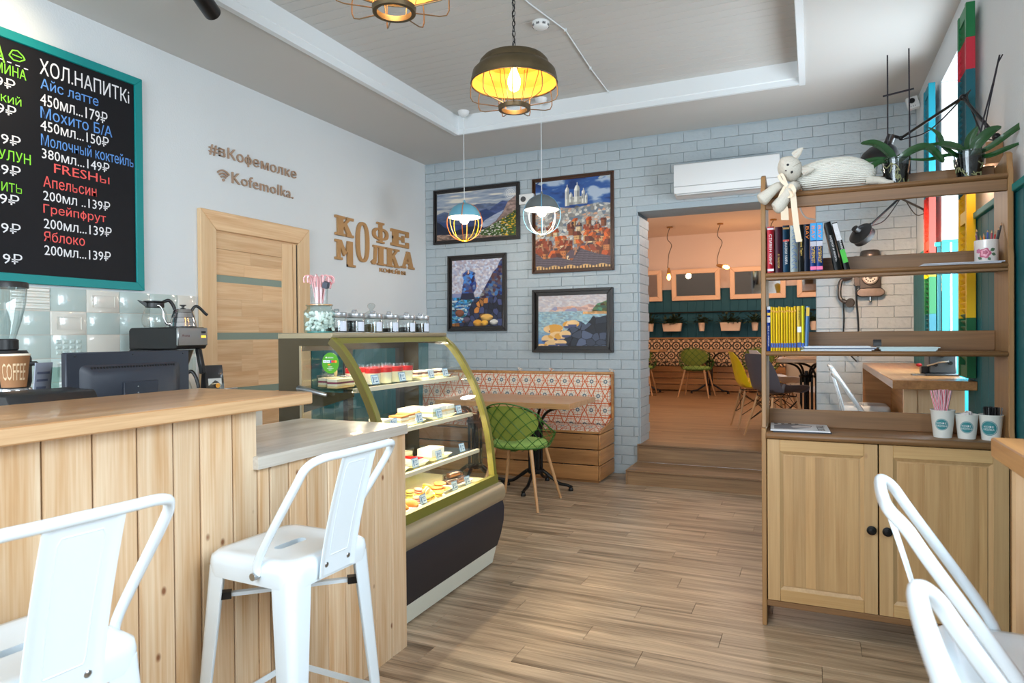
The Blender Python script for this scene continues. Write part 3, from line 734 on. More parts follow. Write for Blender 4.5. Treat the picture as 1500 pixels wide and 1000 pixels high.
def paint_bay(u, v, asp):
    c = full(u, (150, 160, 175)); c = mixc(c, below(v, .72+.03*vnoise(u, v, 5, 1), .25), (214, 200, 178))
    st = vnoise(u, v*1, 4, 3, 6, 3); c = mixc(c, np.clip((st-.52)*6, 0, 1)*(v > .62), (222, 214, 200)); c = mixc(c, np.clip((.42-st)*6, 0, 1)*(v > .6), (108, 122, 146))
    sw = np.clip(1-np.hypot((u-.93)/.09, (v-.86)/.16), 0, 1); c = mixc(c, np.clip(sw*2, 0, 1)*(.5+.5*np.sin(sw*30)), (226, 224, 222))
    def mt(pts, col, n=.03, s=14, sd=1):
        nonlocal c
        h = interp(u, pts)+n*(vnoise(u, v*0, s, sd, 1, 3)-.5)
        k = vnoise(u, v, 16, sd+5, 2, 3); cc = full(u, col)*(.75+.5*k[..., None]); c = mixc(c, below(v, h), cc)
    mt([(0, .56), (.1, .62), (.2, .55), (.35, .6), (.42, .70), (.55, .72), (.7, .7), (.8, .68), (1, .72)], (92, 106, 136), sd=2)
    mt([(0, .50), (.08, .56), (.16, .5), (.3, .44), (.6, .3), (1, .2)], (70, 84, 116), sd=4)
    mt([(.3, .1), (.62, .45), (.7, .60), (.83, .74), (.92, .70), (1, .6)], (62, 78, 124), sd=7)
    mt([(.0, .40), (.12, .38), (.3, .30), (.42, .46), (.52, .56), (.64, .60), (.72, .50), (.78, .46), (.80, .42), (.86, .3), (1, .2)], (42, 62, 108), sd=9)
    lake = (v < .56) & (v > interp(u, [(.0, .2), (.5, .2), (.56, .25), (.62, .2), (.74, .3), (.86, .54), (1, .6)])) & (v < interp(u, [(0, 0), (.55, .24), (.62, .36), (.74, .46), (.88, .56), (1, .56)]))
    c = mixc(c, lake.astype(float), full(u, (160, 172, 196))*(.9+.2*vnoise(u, v, 20, 8, 3))[..., None])
    c = mixc(c, below(v, interp(u, [(0, .42), (.1, .28), (.2, .16), (.4, .26), (.5, .26), (.56, .22), (1, .2)])+.02*(vnoise(u, v*0, 20, 9)-.5)), (22, 30, 52))
    hl = interp(u, [(0, .0), (.5, .05), (.58, .16), (.75, .32), (.84, .50), (.9, .70), (1, .82)])+.03*(vnoise(u, v*0, 18, 5, 1, 2)-.5)
    k = vnoise(u, v, 30, 12, 1, 3); rock = full(u, (140, 118, 112))*(.6+.8*k[..., None]); c = mixc(c, below(v, hl), rock)
    gr = below(v, interp(u, [(0, .05), (.2, .05), (.5, .12), (.65, .20), (.8, .34), (1, .52)])+.04*(k-.5)); c = mixc(c, gr, full(u, (56, 84, 30))*(.5+1.0*vnoise(u, v, 40, 14, 1, 2))[..., None])
    fl1 = vnoise(u, v, 55, 21); c = mixc(c, gr*(fl1 > .74)*(u < .9), (214, 214, 206)); c = mixc(c, gr*(vnoise(u, v, 60, 22) > .72)*(u > .82), (220, 176, 40))
    c = mixc(c, below(v, interp(u, [(0, .13), (.3, .10), (.5, .10), (.6, .05), (1, 0)])), full(u, (150, 124, 110))*(.4+1.1*vnoise(u, v, 40, 30, 1, 2))[..., None])
    return c
def paint_town(u, v, asp):
    n = vnoise(u+.25*v, v, 4, 40, 3, 4); c = full(u, (44, 84, 150)); c = mixc(c, np.clip((n-.5)*7, 0, 1), (168, 184, 204)); c = mixc(c, np.clip((.38-n)*7, 0, 1), (24, 52, 110))
    # pale hillside houses
    hill = .70+.02*np.sin(u*9)-.03*np.abs(u-.55)
    va, wa, ed, ty_ = cells(u, v, 24, 3, 1.3)
    h = full(u, (196, 194, 188))*(.62+.5*va)[..., None]; h = mixc(h, (ed < .08).astype(float), (120, 128, 140)); h = mixc(h, (wa > .8)*(ty_ > 0)*1., (206, 160, 130)); h = mixc(h, (wa < .16)*1., (110, 124, 140)); c = mixc(c, below(v, hill), h)
    c = mixc(c, below(v, hill+.02-.5*np.abs(u-.56))*(v > .68), (96, 92, 84))
    # domed church
    wc = (206, 206, 200)
    def tower(cx, w, b, t, dome, spire=.02):
        nonlocal c
        c = mixc(c, ((np.abs(u-cx) < w) & (v > b) & (v < t)).astype(float), full(u, wc)*(.8+.3*(u < cx))[..., None])
        for k in range(3): c = mixc(c, ((np.abs(u-cx+w*.5-w*.5*k) < w*.13) & (v > b+(t-b)*.45) & (v < t-.01)).astype(float), (110, 116, 126))
        dm = ((u-cx)/w)**2+((v-t)/dome)**2 < 1; c = mixc(c, (dm & (v >= t)).astype(float), full(u, (222, 222, 216))*(.75+.35*(u < cx))[..., None]); c = mixc(c, ((np.abs(u-cx) < .006) & (v >= t) & (v < t+dome+spire)).astype(float), wc)
    c = mixc(c, ((np.abs(u-.57) < .13) & (v > .71) & (v < .80)).astype(float), full(u, (190, 190, 186))*(.7+.4*vnoise(u, v, 40, 44))[..., None])
    tower(.435, .028, .70, .87, .04, .03); tower(.565, .036, .74, .87, .055, .03); tower(.485, .022, .74, .81, .03, .01); tower(.65, .024, .72, .83, .035, .02); tower(.69, .016, .72, .79, .02, .01)
    # red roofed town, a few tilted blocks painted back to front
    blocks = []
    r_ = np.random.RandomState(9)
    for k in range(70):
        y = .52-.46*(k/70); s = .05+.09*(k/70); blocks.append((r_.rand()*1.1-.05, y+.03*r_.rand(), s*(.8+.7*r_.rand()), s*(.35+.35*r_.rand()), r_.rand()*.9-.45, r_.rand(), r_.rand()))
    for (cx, cy, w, hh, sk, a, b2) in blocks:
        wall = (np.abs(u-cx) < w/2) & (v < cy) & (v > cy-w*.9)
        wc_ = np.array([(208, 160, 104), (226, 200, 158), (150, 84, 50), (196, 120, 66)])[int(a*4) % 4]
        c = mixc(c, wall.astype(float), full(u, wc_)*(1-.35*(u > cx+w*.15))[..., None])
        win = wall & (np.mod((u-cx)/w*5, 1) < .42) & (np.mod((v-cy)/w*4.2, 1) < .45) & (v < cy-.012); c = mixc(c, win*1., (60, 44, 44))
        t_ = (v-cy)/hh; sh = sk*t_*w
        roof = (t_ >= 0) & (t_ < 1) & (np.abs(u-cx-sh) < w*(.62-.25*t_))
        rc = np.array([(196, 84, 34), (222, 104, 40), (120, 52, 36), (150, 62, 34), (90, 74, 84)])[int(b2*5) % 5]
        c = mixc(c, roof*1., full(u, rc)*(.8+.35*np.mod(u*70+v*20, 1))[..., None]*(1-.3*(u > cx+sh))[..., None])
        if b2 > .5: c = mixc(c, ((np.abs(u-cx-sh*.6) < .010) & (t_ > .5) & (t_ < 1.4))*1., (170, 120, 90))
    sl = below(v, interp(u, [(0, .20), (.12, .12), (.3, .14), (.5, .09), (.62, .22), (.8, .16), (1, .12)])); k = np.mod(u*3+v*40, 1)
    c = mixc(c, sl, full(u, (96, 84, 94))*(.7+.4*k)[..., None]); c = mixc(c, below(v, .035+.01*np.sin(u*30)), (214, 170, 110)); c = mixc(c, below(v, .035)*(np.mod(u*24, 1) < .4), (66, 50, 50))
    return c
def strokes(c, u, v, s, amp, seed):
    va, wa, ed, _ = cells(u+.3*v, v, s, seed, 1.5); return np.clip(c*(1+amp*(va-.5))[..., None]+np.stack([(wa-.5), (va-.5)*.6, (.5-wa)], -1)*amp*70, 0, 255)
def paint_stack(u, v, asp):
    c = full(u, (186, 184, 198)); c = strokes(c, u, v, 26, .28, 3)
    c = mixc(c, below(v, .44), strokes(full(u, (52, 104, 150)), u, v, 24, .9, 7)); wn = vnoise(u, v, 14, 9, 3, 2); c = mixc(c, below(v, .42)*(wn > .62)*(u < .6), (196, 208, 210)); c = mixc(c, below(v, .44)*(wn < .3), (16, 92, 98))
    c = mixc(c, below(v, .50)*(v > .44)*(u < .2), (132, 138, 176))
    # sea stack
    l = interp(v, [(.40, .16), (.5, .2), (.62, .22), (.7, .24), (.78, .21), (.84, .30)]); r = interp(v, [(.40, .48), (.5, .44), (.6, .52), (.68, .48), (.74, .46), (.80, .48), (.84, .36)])
    body = ((u > l) & (u < r) & (v > .40) & (v < .85)).astype(float); sc_ = strokes(full(u, (66, 84, 136)), u, v, 18, 1.0, 13); va, wa, ed, _ = cells(u, v, 14, 15); sc_ = mixc(sc_, (va > .72)*(v > .5)*(u > .32)*1., (236, 190, 166)); sc_ = mixc(sc_, below(v, .50), (34, 36, 62)); c = mixc(c, body, sc_)
    # cliff on the right
    hc = interp(u, [(0, 0), (.52, .38), (.60, .50), (.72, .66), (.82, .80), (.90, .86), (.95, .96), (1, 1)]); cl = strokes(full(u, (66, 70, 100)), u, v, 18, 1.1, 23); c = mixc(c, below(v, hc)*(u > .5), cl)
    # shore rocks
    hr = interp(u, [(0, .05), (.2, .06), (.3, .18), (.4, .36), (.46, .42), (.7, .42), (1, .46)]); va, wa, ed, ty_ = cells(u, v, 11, 31); k = full(u, (44, 50, 80))*(.5+1.0*va)[..., None]; k = mixc(k, (wa > .62)*(u < .72)*1., full(u, (150, 96, 44))*(.6+.8*va)[..., None]); k = mixc(k, (ed < .1)*1., (18, 16, 28)); c = mixc(c, below(v, hr), k)
    for (cx, cy, rx, ry, col) in ((.16, .20, .09, .055, (120, 70, 50)), (.70, .13, .12, .05, (206, 160, 84)), (.52, .05, .09, .05, (200, 140, 50)), (.84, .06, .08, .04, (190, 186, 180)), (.66, .05, .07, .04, (214, 160, 60)), (.30, .10, .07, .04, (80, 70, 90))):
        e = ((u-cx)/rx)**2+((v-cy)/ry)**2; c = mixc(c, (e < 1)*1., full(u, col)*(1.15-.6*np.clip(e, 0, 1)*(v < cy))[..., None])
    return c
def paint_shore(u, v, asp):
    c = full(u, (196, 188, 190)); c = strokes(c, u, v, 26, .14, 3)
    m = interp(u, [(0, 0), (.15, .68), (.25, .78), (.35, .77), (.5, .79), (.62, .76), (.75, .82), (.85, .78), (1, .7)]); k = strokes(full(u, (206, 166, 150)), u, v, 14, .3, 5); va, wa, ed, _ = cells(u, v, 12, 8); k = mixc(k, (va > .6)*1., (150, 150, 178)); c = mixc(c, below(v, m)*(v > .68), k)
    c = mixc(c, below(v, .685), strokes(full(u, (148, 176, 186)), u, v, 26, .22, 11)); c = mixc(c, below(v, .3, .3)*(u < .4), full(u, (60, 110, 180)))
    h = interp(u, [(0, 0), (.76, .0), (.79, .70), (.86, .82), (.92, .84), (1, .88)]); k = strokes(full(u, (70, 84, 60)), u, v, 14, .9, 6); c = mixc(c, below(v, h)*(v > .64)*(u > .76), k)
    va, wa, ed, _ = cells(u, v, 22, 41); c = mixc(c, ((np.abs(v-.645+.02*(u-.8)) < .025*(u > .66)))*1., full(u, (222, 168, 106))*(.75+.4*va)[..., None])
    hd = interp(u, [(0, .0), (.3, .08), (.42, .30), (.5, .42), (.58, .50), (.64, .48), (.70, .42), (.76, .5), (.8, .58), (.9, .56), (1, .60)]); va, wa, ed, ty_ = cells(u, v, 8, 52, .9); k = full(u, (62, 70, 88))*(.45+1.0*va)[..., None]; k = mixc(k, (ed < .07)*1., (22, 24, 36)); c = mixc(c, below(v, hd), k)
    for (cx, cy, rx, ry, s) in ((.23, .34, .15, .09, 1), (.44, .42, .08, .07, 2), (.52, .44, .09, .07, 3), (.28, .19, .12, .10, 4), (.40, .24, .08, .07, 5), (.14, .14, .09, .08, 6), (.22, .05, .12, .07, 7), (.06, .02, .09, .03, 8), (.33, .07, .09, .06, 9)):
        e = ((u-cx)/rx)**2+((v-cy)/ry)**2+.3*(vnoise(u, v, 9, s)-.5); k = full(u, (236, 196, 140))*(.95+.1*vnoise(u, v, 12, s+3))[..., None]; k = mixc(k, ((v < cy-.3*ry) & (vnoise(u, v, 10, s+9) > .45))*1., (74, 80, 116)); k = mixc(k, (vnoise(u, v, 10, s+19) > .68)*1., (220, 160, 70)); c = mixc(c, (e < 1)*1., k)
    return c
def picture(label, x0, x1, z0, z1, fn, fw, mat, tiltz=0, prof=2, depth=.03):
    t = thing('framed_painting', label, 'painting', (x0, YB-.003, z0), 0); W = x1-x0; Hh = z1-z0
    for nm, pl in (('frame_bottom', [(0, 0), (W, 0), (W-fw, fw), (fw, fw)]), ('frame_top', [(0, Hh), (W, Hh), (W-fw, Hh-fw), (fw, Hh-fw)]), ('frame_side', [(0, 0), (fw, fw), (fw, Hh-fw), (0, Hh)]), ('frame_side', [(W, 0), (W-fw, fw), (W-fw, Hh-fw), (W, Hh)])):
        g = G(); g.prism(pl, 'y', -depth*.7, 0)
        cx, cz = W/2, Hh/2
        # raised outer bead
        n = len(pl); a, b, c_, d = pl
        k = .45
        pl2 = [a, b, (b[0]+(c_[0]-b[0])*k, b[1]+(c_[1]-b[1])*k), (a[0]+(d[0]-a[0])*k, a[1]+(d[1]-a[1])*k)] if 'side' not in nm else [a, (a[0]+(b[0]-a[0])*k, a[1]+(b[1]-a[1])*k), (d[0]+(c_[0]-d[0])*k, d[1]+(c_[1]-d[1])*k), d]
        g.prism(pl2, 'y', -depth, -depth*.7)
        g.build(nm, mat, t, bevel=.003)
    o = painting(t, W-2*fw+.004, Hh-2*fw+.004, fn); o.location = (fw-.002, -depth*.55, fw-.002)
    t.rotation_euler = (R(-1.2), 0, tiltz)
    return t
fr_black = pm('frame_black', (38, 34, 33), .4, noise=.3, nscale=40)
fr_brown = pm('frame_brown', (70, 42, 24), .35, noise=.6, nscale=8)
picture('mountain bay landscape in a thin black frame, nearest the white wall at the top', -3.645, -2.651, 2.265, 2.838, paint_bay, .042, fr_black)
picture('tall framed painting of a red-roofed town below a white domed church', -2.52, -1.69, 1.91, 2.843, paint_town, .036, fr_brown)
picture('upright dark-framed painting of a blue sea stack and rocky shore', -3.483, -2.803, 1.352, 2.14, paint_stack, .052, fr_black)
picture('framed seascape with pale and dark boulders, below the red-roofed town', -2.52, -1.702, 1.136, 1.75, paint_shore, .062, fr_black, depth=.045)

# air conditioner above the opening
ac = thing('air_conditioner', 'white wall-mounted air conditioner above the opening in the brick wall', 'air conditioner', (-1.10, YB, 2.51))
pf = [(0, 0), (0, .275), (-.15, .285), (-.195, .27), (-.205, .10), (-.19, .02), (-.10, -.005)]
G().prism(pf, 'x', 0, .86).build('casing', white_p, ac, bevel=.006, seg=2)
G().prism([(-.207, .075), (-.2065, .08), (-.2, .08), (-.2, .075)], 'x', .004, .856).build('seam', pm('seam_grey', (170, 172, 172), .6), ac)
G().box(.02, .84, -.196, -.10, .004, .012).build('louvre', pm('louvre_white', (214, 216, 216), .4), ac, rot=(R(0), 0, 0))
G().cyl((.15, -.02, .28), (.15, -.02, .30), .008).cyl((.30, -.02, .28), (.30, -.02, .30), .008).build('pipe_stub', steel, ac)
t = thing('wall_socket', 'white double socket box between the two upper paintings', 'socket', (-2.645, YB, 2.60))
G().box(0, .15, -.045, 0, 0, .10).build('box', white_p, t, bevel=.006, seg=2)
G().cyl((.045, -.047, .05), (.045, -.042, .05), .028, n=20).build('socket_face', pm('sock_grey', (70, 70, 72), .5), t)
# small security camera at the ceiling corner
t = thing('security_camera', 'small white square camera with black lens under the ceiling corner', 'camera', (.70, 5.92, 3.05), (R(-12), R(-12), 0))
G().box(-.035, .045, -.02, .02, -.05, .045).build('body', white_p, t, bevel=.004)
G().cyl((0, -.03, .008), (0, -.019, .008), .02, n=20).build('lens', black, t)
G().cyl((-.015, -.022, -.035), (-.015, -.019, -.035), .003, n=8).cyl((.0, -.022, -.035), (.0, -.019, -.035), .003, n=8).cyl((.015, -.022, -.035), (.015, -.019, -.035), .003, n=8).build('indicator', black, t)
G().tube([(.01, .02, .02), (.01, .08, .05), (.01, .10, .085)], .010, 8).build('bracket', white_p, t)
# smoke detector and cable on the boarded ceiling
t = thing('smoke_detector', 'round white smoke detector on the boarded ceiling', 'smoke detector', (-1.562, 3.955, ZR))
G().lathe([(.055, 0), (.055, -.012), (.048, -.03), (.03, -.04), (.0001, -.042)], 24).build('housing', white_p, t)
g = G()
for k in range(8):
    a = 2*PI*k/8; g.box(.047, .053, -.010, .010, -.028, -.015, M=Matrix.Rotation(a, 4, 'Z'))
g.build('vent_slots', pm('vent_grey', (110, 110, 112), .6), t)
cw = thing('ceiling_cable', 'thin white cable clipped across the boarded ceiling past the smoke detector', 'cable', (-1.549, 3.682, ZR))
G().tube([(-.05, -.9, -.008), (.02, 0, -.008), (.10, .42, -.010), (.06, 1.083, -.010), (.045, 1.62, -.010)], .0045, 6).build('wire', trim_w, cw)
for y, xx in ((.42, .10), (1.08, .06), (1.6, .045)): G().box(xx-.008, xx+.008, y-.005, y+.005, -.018, 0).build('clip', trim_w, cw)
# ================================================================== ceiling lamps
bulb_w = pm('bulb_warm', (255, 214, 150), .3, emit=(255, 190, 110), estr=26)
bulb_c = pm('bulb_white', (255, 240, 220), .3, emit=(255, 236, 210), estr=22)
bronze = pm('aged_bronze', (96, 84, 62), .45, metal=.7, noise=.5, nscale=30)
gold_in = pm('gilded_inside', (240, 190, 90), .45, metal=.1)
wire_b = pm('bronze_wire', (120, 98, 66), .4, metal=.6)
def cage_lamp(label, loc):
    t = thing('cage_pendant_lamp', label, 'pendant lamp', loc)      # origin at the lower ring centre
    out = [(.012, .262), (.10, .262), (.16, .255), (.178, .235), (.182, .215), (.195, .205), (.214, .185), (.222, .150), (.222, .128)]
    G().lathe([(.0001, .264)]+out, 40, cap=False).build('shade', bronze, t)
    G().lathe([(.2205, .129), (.213, .180), (.190, .200), (.176, .213), (.165, .240), (.10, .256), (.0001, .258)], 40, cap=False).build('shade_lining', gold_in, t)
    G().tube([(.222*math.cos(2*PI*k/40), .222*math.sin(2*PI*k/40), .127) for k in range(40)], .0045, 6, closed=True).build('rim', bronze, t)
    g = G()
    for k in range(9):
        a = 2*PI*k/9+.2; c, s = math.cos(a), math.sin(a)
        pts = [(.218, .128), (.226, .09), (.226, .05), (.215, .028), (.185, .018), (.12, .012), (.080, .008)]
        g.tube([(r*c, r*s, z) for r, z in pts], .0026, 6)
    g.build('cage_wires', wire_b, t)
    g = G()
    for k in range(6):
        a = 2*PI*k/6+.5; c, s = math.cos(a), math.sin(a)
        g.tube([(r*c, r*s, z) for r, z in [(.13, .245), (.125, .18), (.10, .10), (.082, .04), (.078, .012)]], .002, 6)
    g.build('inner_wires', wire_b, t)
    G().lathe([(.066, -.008), (.082, -.008), (.084, .012), (.068, .014)], 36, close=True).build('lower_ring', bronze, t)
    G().cyl((0, 0, .205), (0, 0, .26), .022).build('socket', black_metal, t)
    b = G().lathe([(.014, .205), (.018, .19), (.032, .155), (.034, .13), (.026, .10), (.010, .088), (.0001, .086)], 20).build('bulb', bulb_w, t)
    g = G(); z = .264
    ln = ZR-loc[2]
    k = 0
    while z < ln-.03:
        a = (k % 2)*PI/2; c, s = math.cos(a), math.sin(a)
        g.tube([(c*.008*math.cos(q), s*.008*math.cos(q), z+.014+.016*math.sin(q)) for q in [2*PI*i/10 for i in range(10)]], .0022, 5, closed=True)
        z += .0265; k += 1
    g.build('chain', black_metal, t)
    G().tube([(.006*math.cos(i), .006*math.sin(i), .264+i*(ln-.28)/40) for i in range(41)], .0028, 5).build('cord', black, t)
    G().lathe([(.0001, ln-.002), (.055, ln-.002), (.05, ln-.02), (.012, ln-.035), (.0001, ln-.035)], 24).build('ceiling_cup', bronze, t)
    l = lamp('bulb_light', 'POINT', (0, 0, .10), 7, WARM, .035); l.parent = t
    return t
cage_lamp('bronze cage pendant lamp on a chain, seen whole in front of the boarded ceiling', (-1.40, 3.165, 2.475))
cage_lamp('bronze cage pendant lamp nearest the camera, cut by the top of the photo', (-1.452, 2.155, 2.545))

def bubble_lamp(label, loc, m_cap, m_front, m_back):
    t = thing('wire_pendant_lamp', label, 'pendant lamp', loc)      # origin at the cage bottom
    Rr = .158; HT = .335
    def pr(z):                                                     # cage radius at height
        ks = [(0, .03), (.012, .07), (.05, .118), (.11, .148), (.16, .156), (.20, .150), (.25, .132), (.29, .105), (.32, .06), (.335, .015)]
        for (a, ra), (b, rb_) in zip(ks, ks[1:]):
            if z <= b: return ra+(rb_-ra)*(z-a)/(b-a)
        return .015
    zs = [0, .006, .02, .05, .09, .13, .17, .205, .24, .27, .295, .315, .33]
    for grp, m, n0 in (('cage_wires', m_front, 0), ('cage_wires', m_back, 1)):
        g = G()
        for k in range(n0, 8, 2):
            a = 2*PI*k/8+.35; pts = [((pr(z)+.003)*math.cos(a), (pr(z)+.003)*math.sin(a), z) for z in (zs if n0 == 0 else zs[:8])]
            g.tube(pts, .0033, 6)
        if n0: g.tube([(.032*math.cos(2*PI*k/20), .032*math.sin(2*PI*k/20), 0) for k in range(20)], .004, 6, closed=True)
        g.build(grp, m, t)
    cap = [(pr(z), z) for z in (.205, .225, .25, .27, .29, .305, .32, .332)]
    G().lathe(cap+[(.0001, .338)], 32, cap=False).build('cap', m_cap, t)
    G().lathe([(r-.004, z) for r, z in cap[:-1]]+[(.0001, .33)], 32, cap=False).build('cap_lining', pm('lamp_lining', (246, 244, 238), .5), t)
    G().lathe([(.012, .335), (.010, .35), (.004, .36), (.0001, .361)], 16).build('cord_grip', m_cap, t)
    G().sph((0, 0, .185), .040, 20).build('bulb', bulb_c, t)
    G().cyl((0, 0, .22), (0, 0, .33), .020).build('socket', white_p, t)
    ln = ZR-loc[2]
    G().cyl((0, 0, .355), (0, 0, ln-.03), .0028, n=6).build('cord', trim_w, t)
    G().lathe([(.0001, ln-.05), (.018, ln-.048), (.045, ln-.025), (.052, ln), (.0001, ln)], 24).build('ceiling_cup', white_p, t)
    l = lamp('bulb_light', 'POINT', (0, 0, .13), 5, (1, .86, .68), .04); l.parent = t
    return t
bubble_lamp('wire pendant lamp with pale blue cap and yellow and orange cage', (-2.80, 5.22, 2.145), pm('cap_blue', (110, 176, 200), .4), pm('wire_orange', (226, 120, 30), .4), pm('wire_yellow', (250, 196, 20), .4))
bubble_lamp('wire pendant lamp with grey cap and white and blue cage', (-2.065, 5.22, 2.15), pm('cap_grey', (104, 112, 114), .4), pm('wire_blue', (120, 184, 216), .4), pm('wire_white', (236, 240, 244), .4))
# ceiling spot over the menu board
t = thing('ceiling_spot', 'black cylindrical ceiling spotlight above the menu board', 'spotlight', (-2.86, 2.48, 3.06))
M_ = Matrix.Rotation(R(50), 4, 'Y')
G().cyl((.02, -.02, -.0), (-.04, .12, -.03), .045, .045, 20).build('spot_head', black_metal, t)
G().cyl((0, 0, 0), (0, 0, .07), .012).build('bracket', black_metal, t)
lamp('spot_light', 'SPOT', (-2.95, 1.9, 3.02), 34, (1, .80, .52), .05, (0, R(68), 0), R(75), .9)

# ================================================================== bar counter
CX = -1.56
bc = thing('bar_counter', 'pale pine plank bar counter with two stools in front', 'counter', (CX, 0, 0))
G().box(-.10, -.02, -.9, 1.55, 0, 1.08).box(-.10, -.02, 1.55, 2.37, 0, .898).box(-.60, -.10, 2.30, 2.37, 0, .898).box(-.5, -.10, 1.50, 1.55, 0, 1.08).build('carcass', pm('dark_gap', (60, 52, 44), .8), bc)
rr = random.Random(4); y = 2.37
while y > -.7:
    w = rr.choice([.085, .105, .115, .095]);  a = max(y-w, -.7)
    if y > 1.55 and a < 1.55: a = 1.55
    z1 = .898 if a >= 1.549 else 1.082
    g = G(); e = .004; q = .0016
    g.prism([(-.02, a+q), (-.02, y-q), (-e, y-q), (0, y-q-e), (0, a+q+e), (-e, a+q)], 'z', .0, z1)
    g.build('plank', pine, bc, smooth=False)
    y = a
# upper slab: two glued boards; lower slab grey oak
sl = G().box(-.46, .055, -.9, 1.735, 1.082, 1.122).build('worktop', oak_top, bc, bevel=.006, seg=2)
G().box(.0548, .0568, -.9, 1.733, 1.086, 1.118).build('edge_band', wood('slab_edge', (216, 180, 138), (186, 146, 104), 1, 2.2, .4, vary=.05), bc)
ls = thing('counter_shelf', 'lower grey oak counter top at the end of the bar beside the cake display', 'counter top', (CX, 1.53, .898))
G().box(-.545, .022, 0, .825, 0, .040).build('slab', greyoak, ls, bevel=.006, seg=2)
# inner work counter (mostly hidden) and back counter on the left wall
t = thing('work_counter', 'low work counter behind the bar carrying the till screen', 'counter', (-2.5, 1.45, 0))
G().box(0, .78, -1.6, .0, .84, .88).build('worktop', greyoak, t, bevel=.004)
for yy in (-1.6, -.8, -.03): G().box(.02, .76, yy, yy+.03, 0, .84).build('side_panel', white_p, t)
t = thing('back_counter', 'work counter along the tiled wall carrying the coffee machine', 'counter', (XL+.02, .4, 0))
G().box(0, .62, 0, 2.76, .86, .90).build('worktop', greyoak, t, bevel=.004)
for k in range(4): 
    d = G().box(.58, .60, .02+k*.69, .69+k*.69, .1, .85).build('door', white_p, t, bevel=.003); G().tube([(.605, .3+k*.69, .80), (.625, .3+k*.69, .80), (.625, .42+k*.69, .80), (.605, .42+k*.69, .80)], .005, 6).build('handle', steel, d)
G().box(0, .56, .02, 2.74, 0, .86).build('carcass', white_p, t)

# ------------------------------------------------------------------ bar stools
def rrect(x0, x1, y0, y1, r, n=4):
    out = []
    for cx, cy, a0 in ((x1-r, y1-r, 0), (x0+r, y1-r, 90), (x0+r, y0+r, 180), (x1-r, y0+r, 270)):
        for k in range(n+1): a = R(a0+90*k/n); out.append((cx+r*math.cos(a), cy+r*math.sin(a)))
    return out
def loft(g, loops, caps=(False, True), mi=0):
    n = len(loops[0]); b = len(g.v)
    for lp in loops: g.v += [tuple(p) for p in lp]
    for i in range(len(loops)-1):
        for k in range(n):
            l = (k+1) % n; g.f.append((b+i*n+k, b+i*n+l, b+(i+1)*n+l, b+(i+1)*n+k)); g.m.append(mi)
    if caps[0]: g.f.append(tuple(b+k for k in reversed(range(n)))); g.m.append(mi)
    if caps[1]: g.f.append(tuple(b+(len(loops)-1)*n+k for k in range(n))); g.m.append(mi)
def smoothpath(pts, n=6):
    """catmull-rom"""
    P = [Vector(p) for p in pts]; P = [P[0]*2-P[1]]+P+[P[-1]*2-P[-2]]; out = []
    for i in range(1, len(P)-2):
        for k in range(n):
            t = k/n; a, b, c, d = P[i-1:i+3]
            out.append(.5*((2*b)+(c-a)*t+(2*a-5*b+4*c-d)*t*t+(3*b-a-3*c+d)*t**3))
    out.append(P[-2]); return out
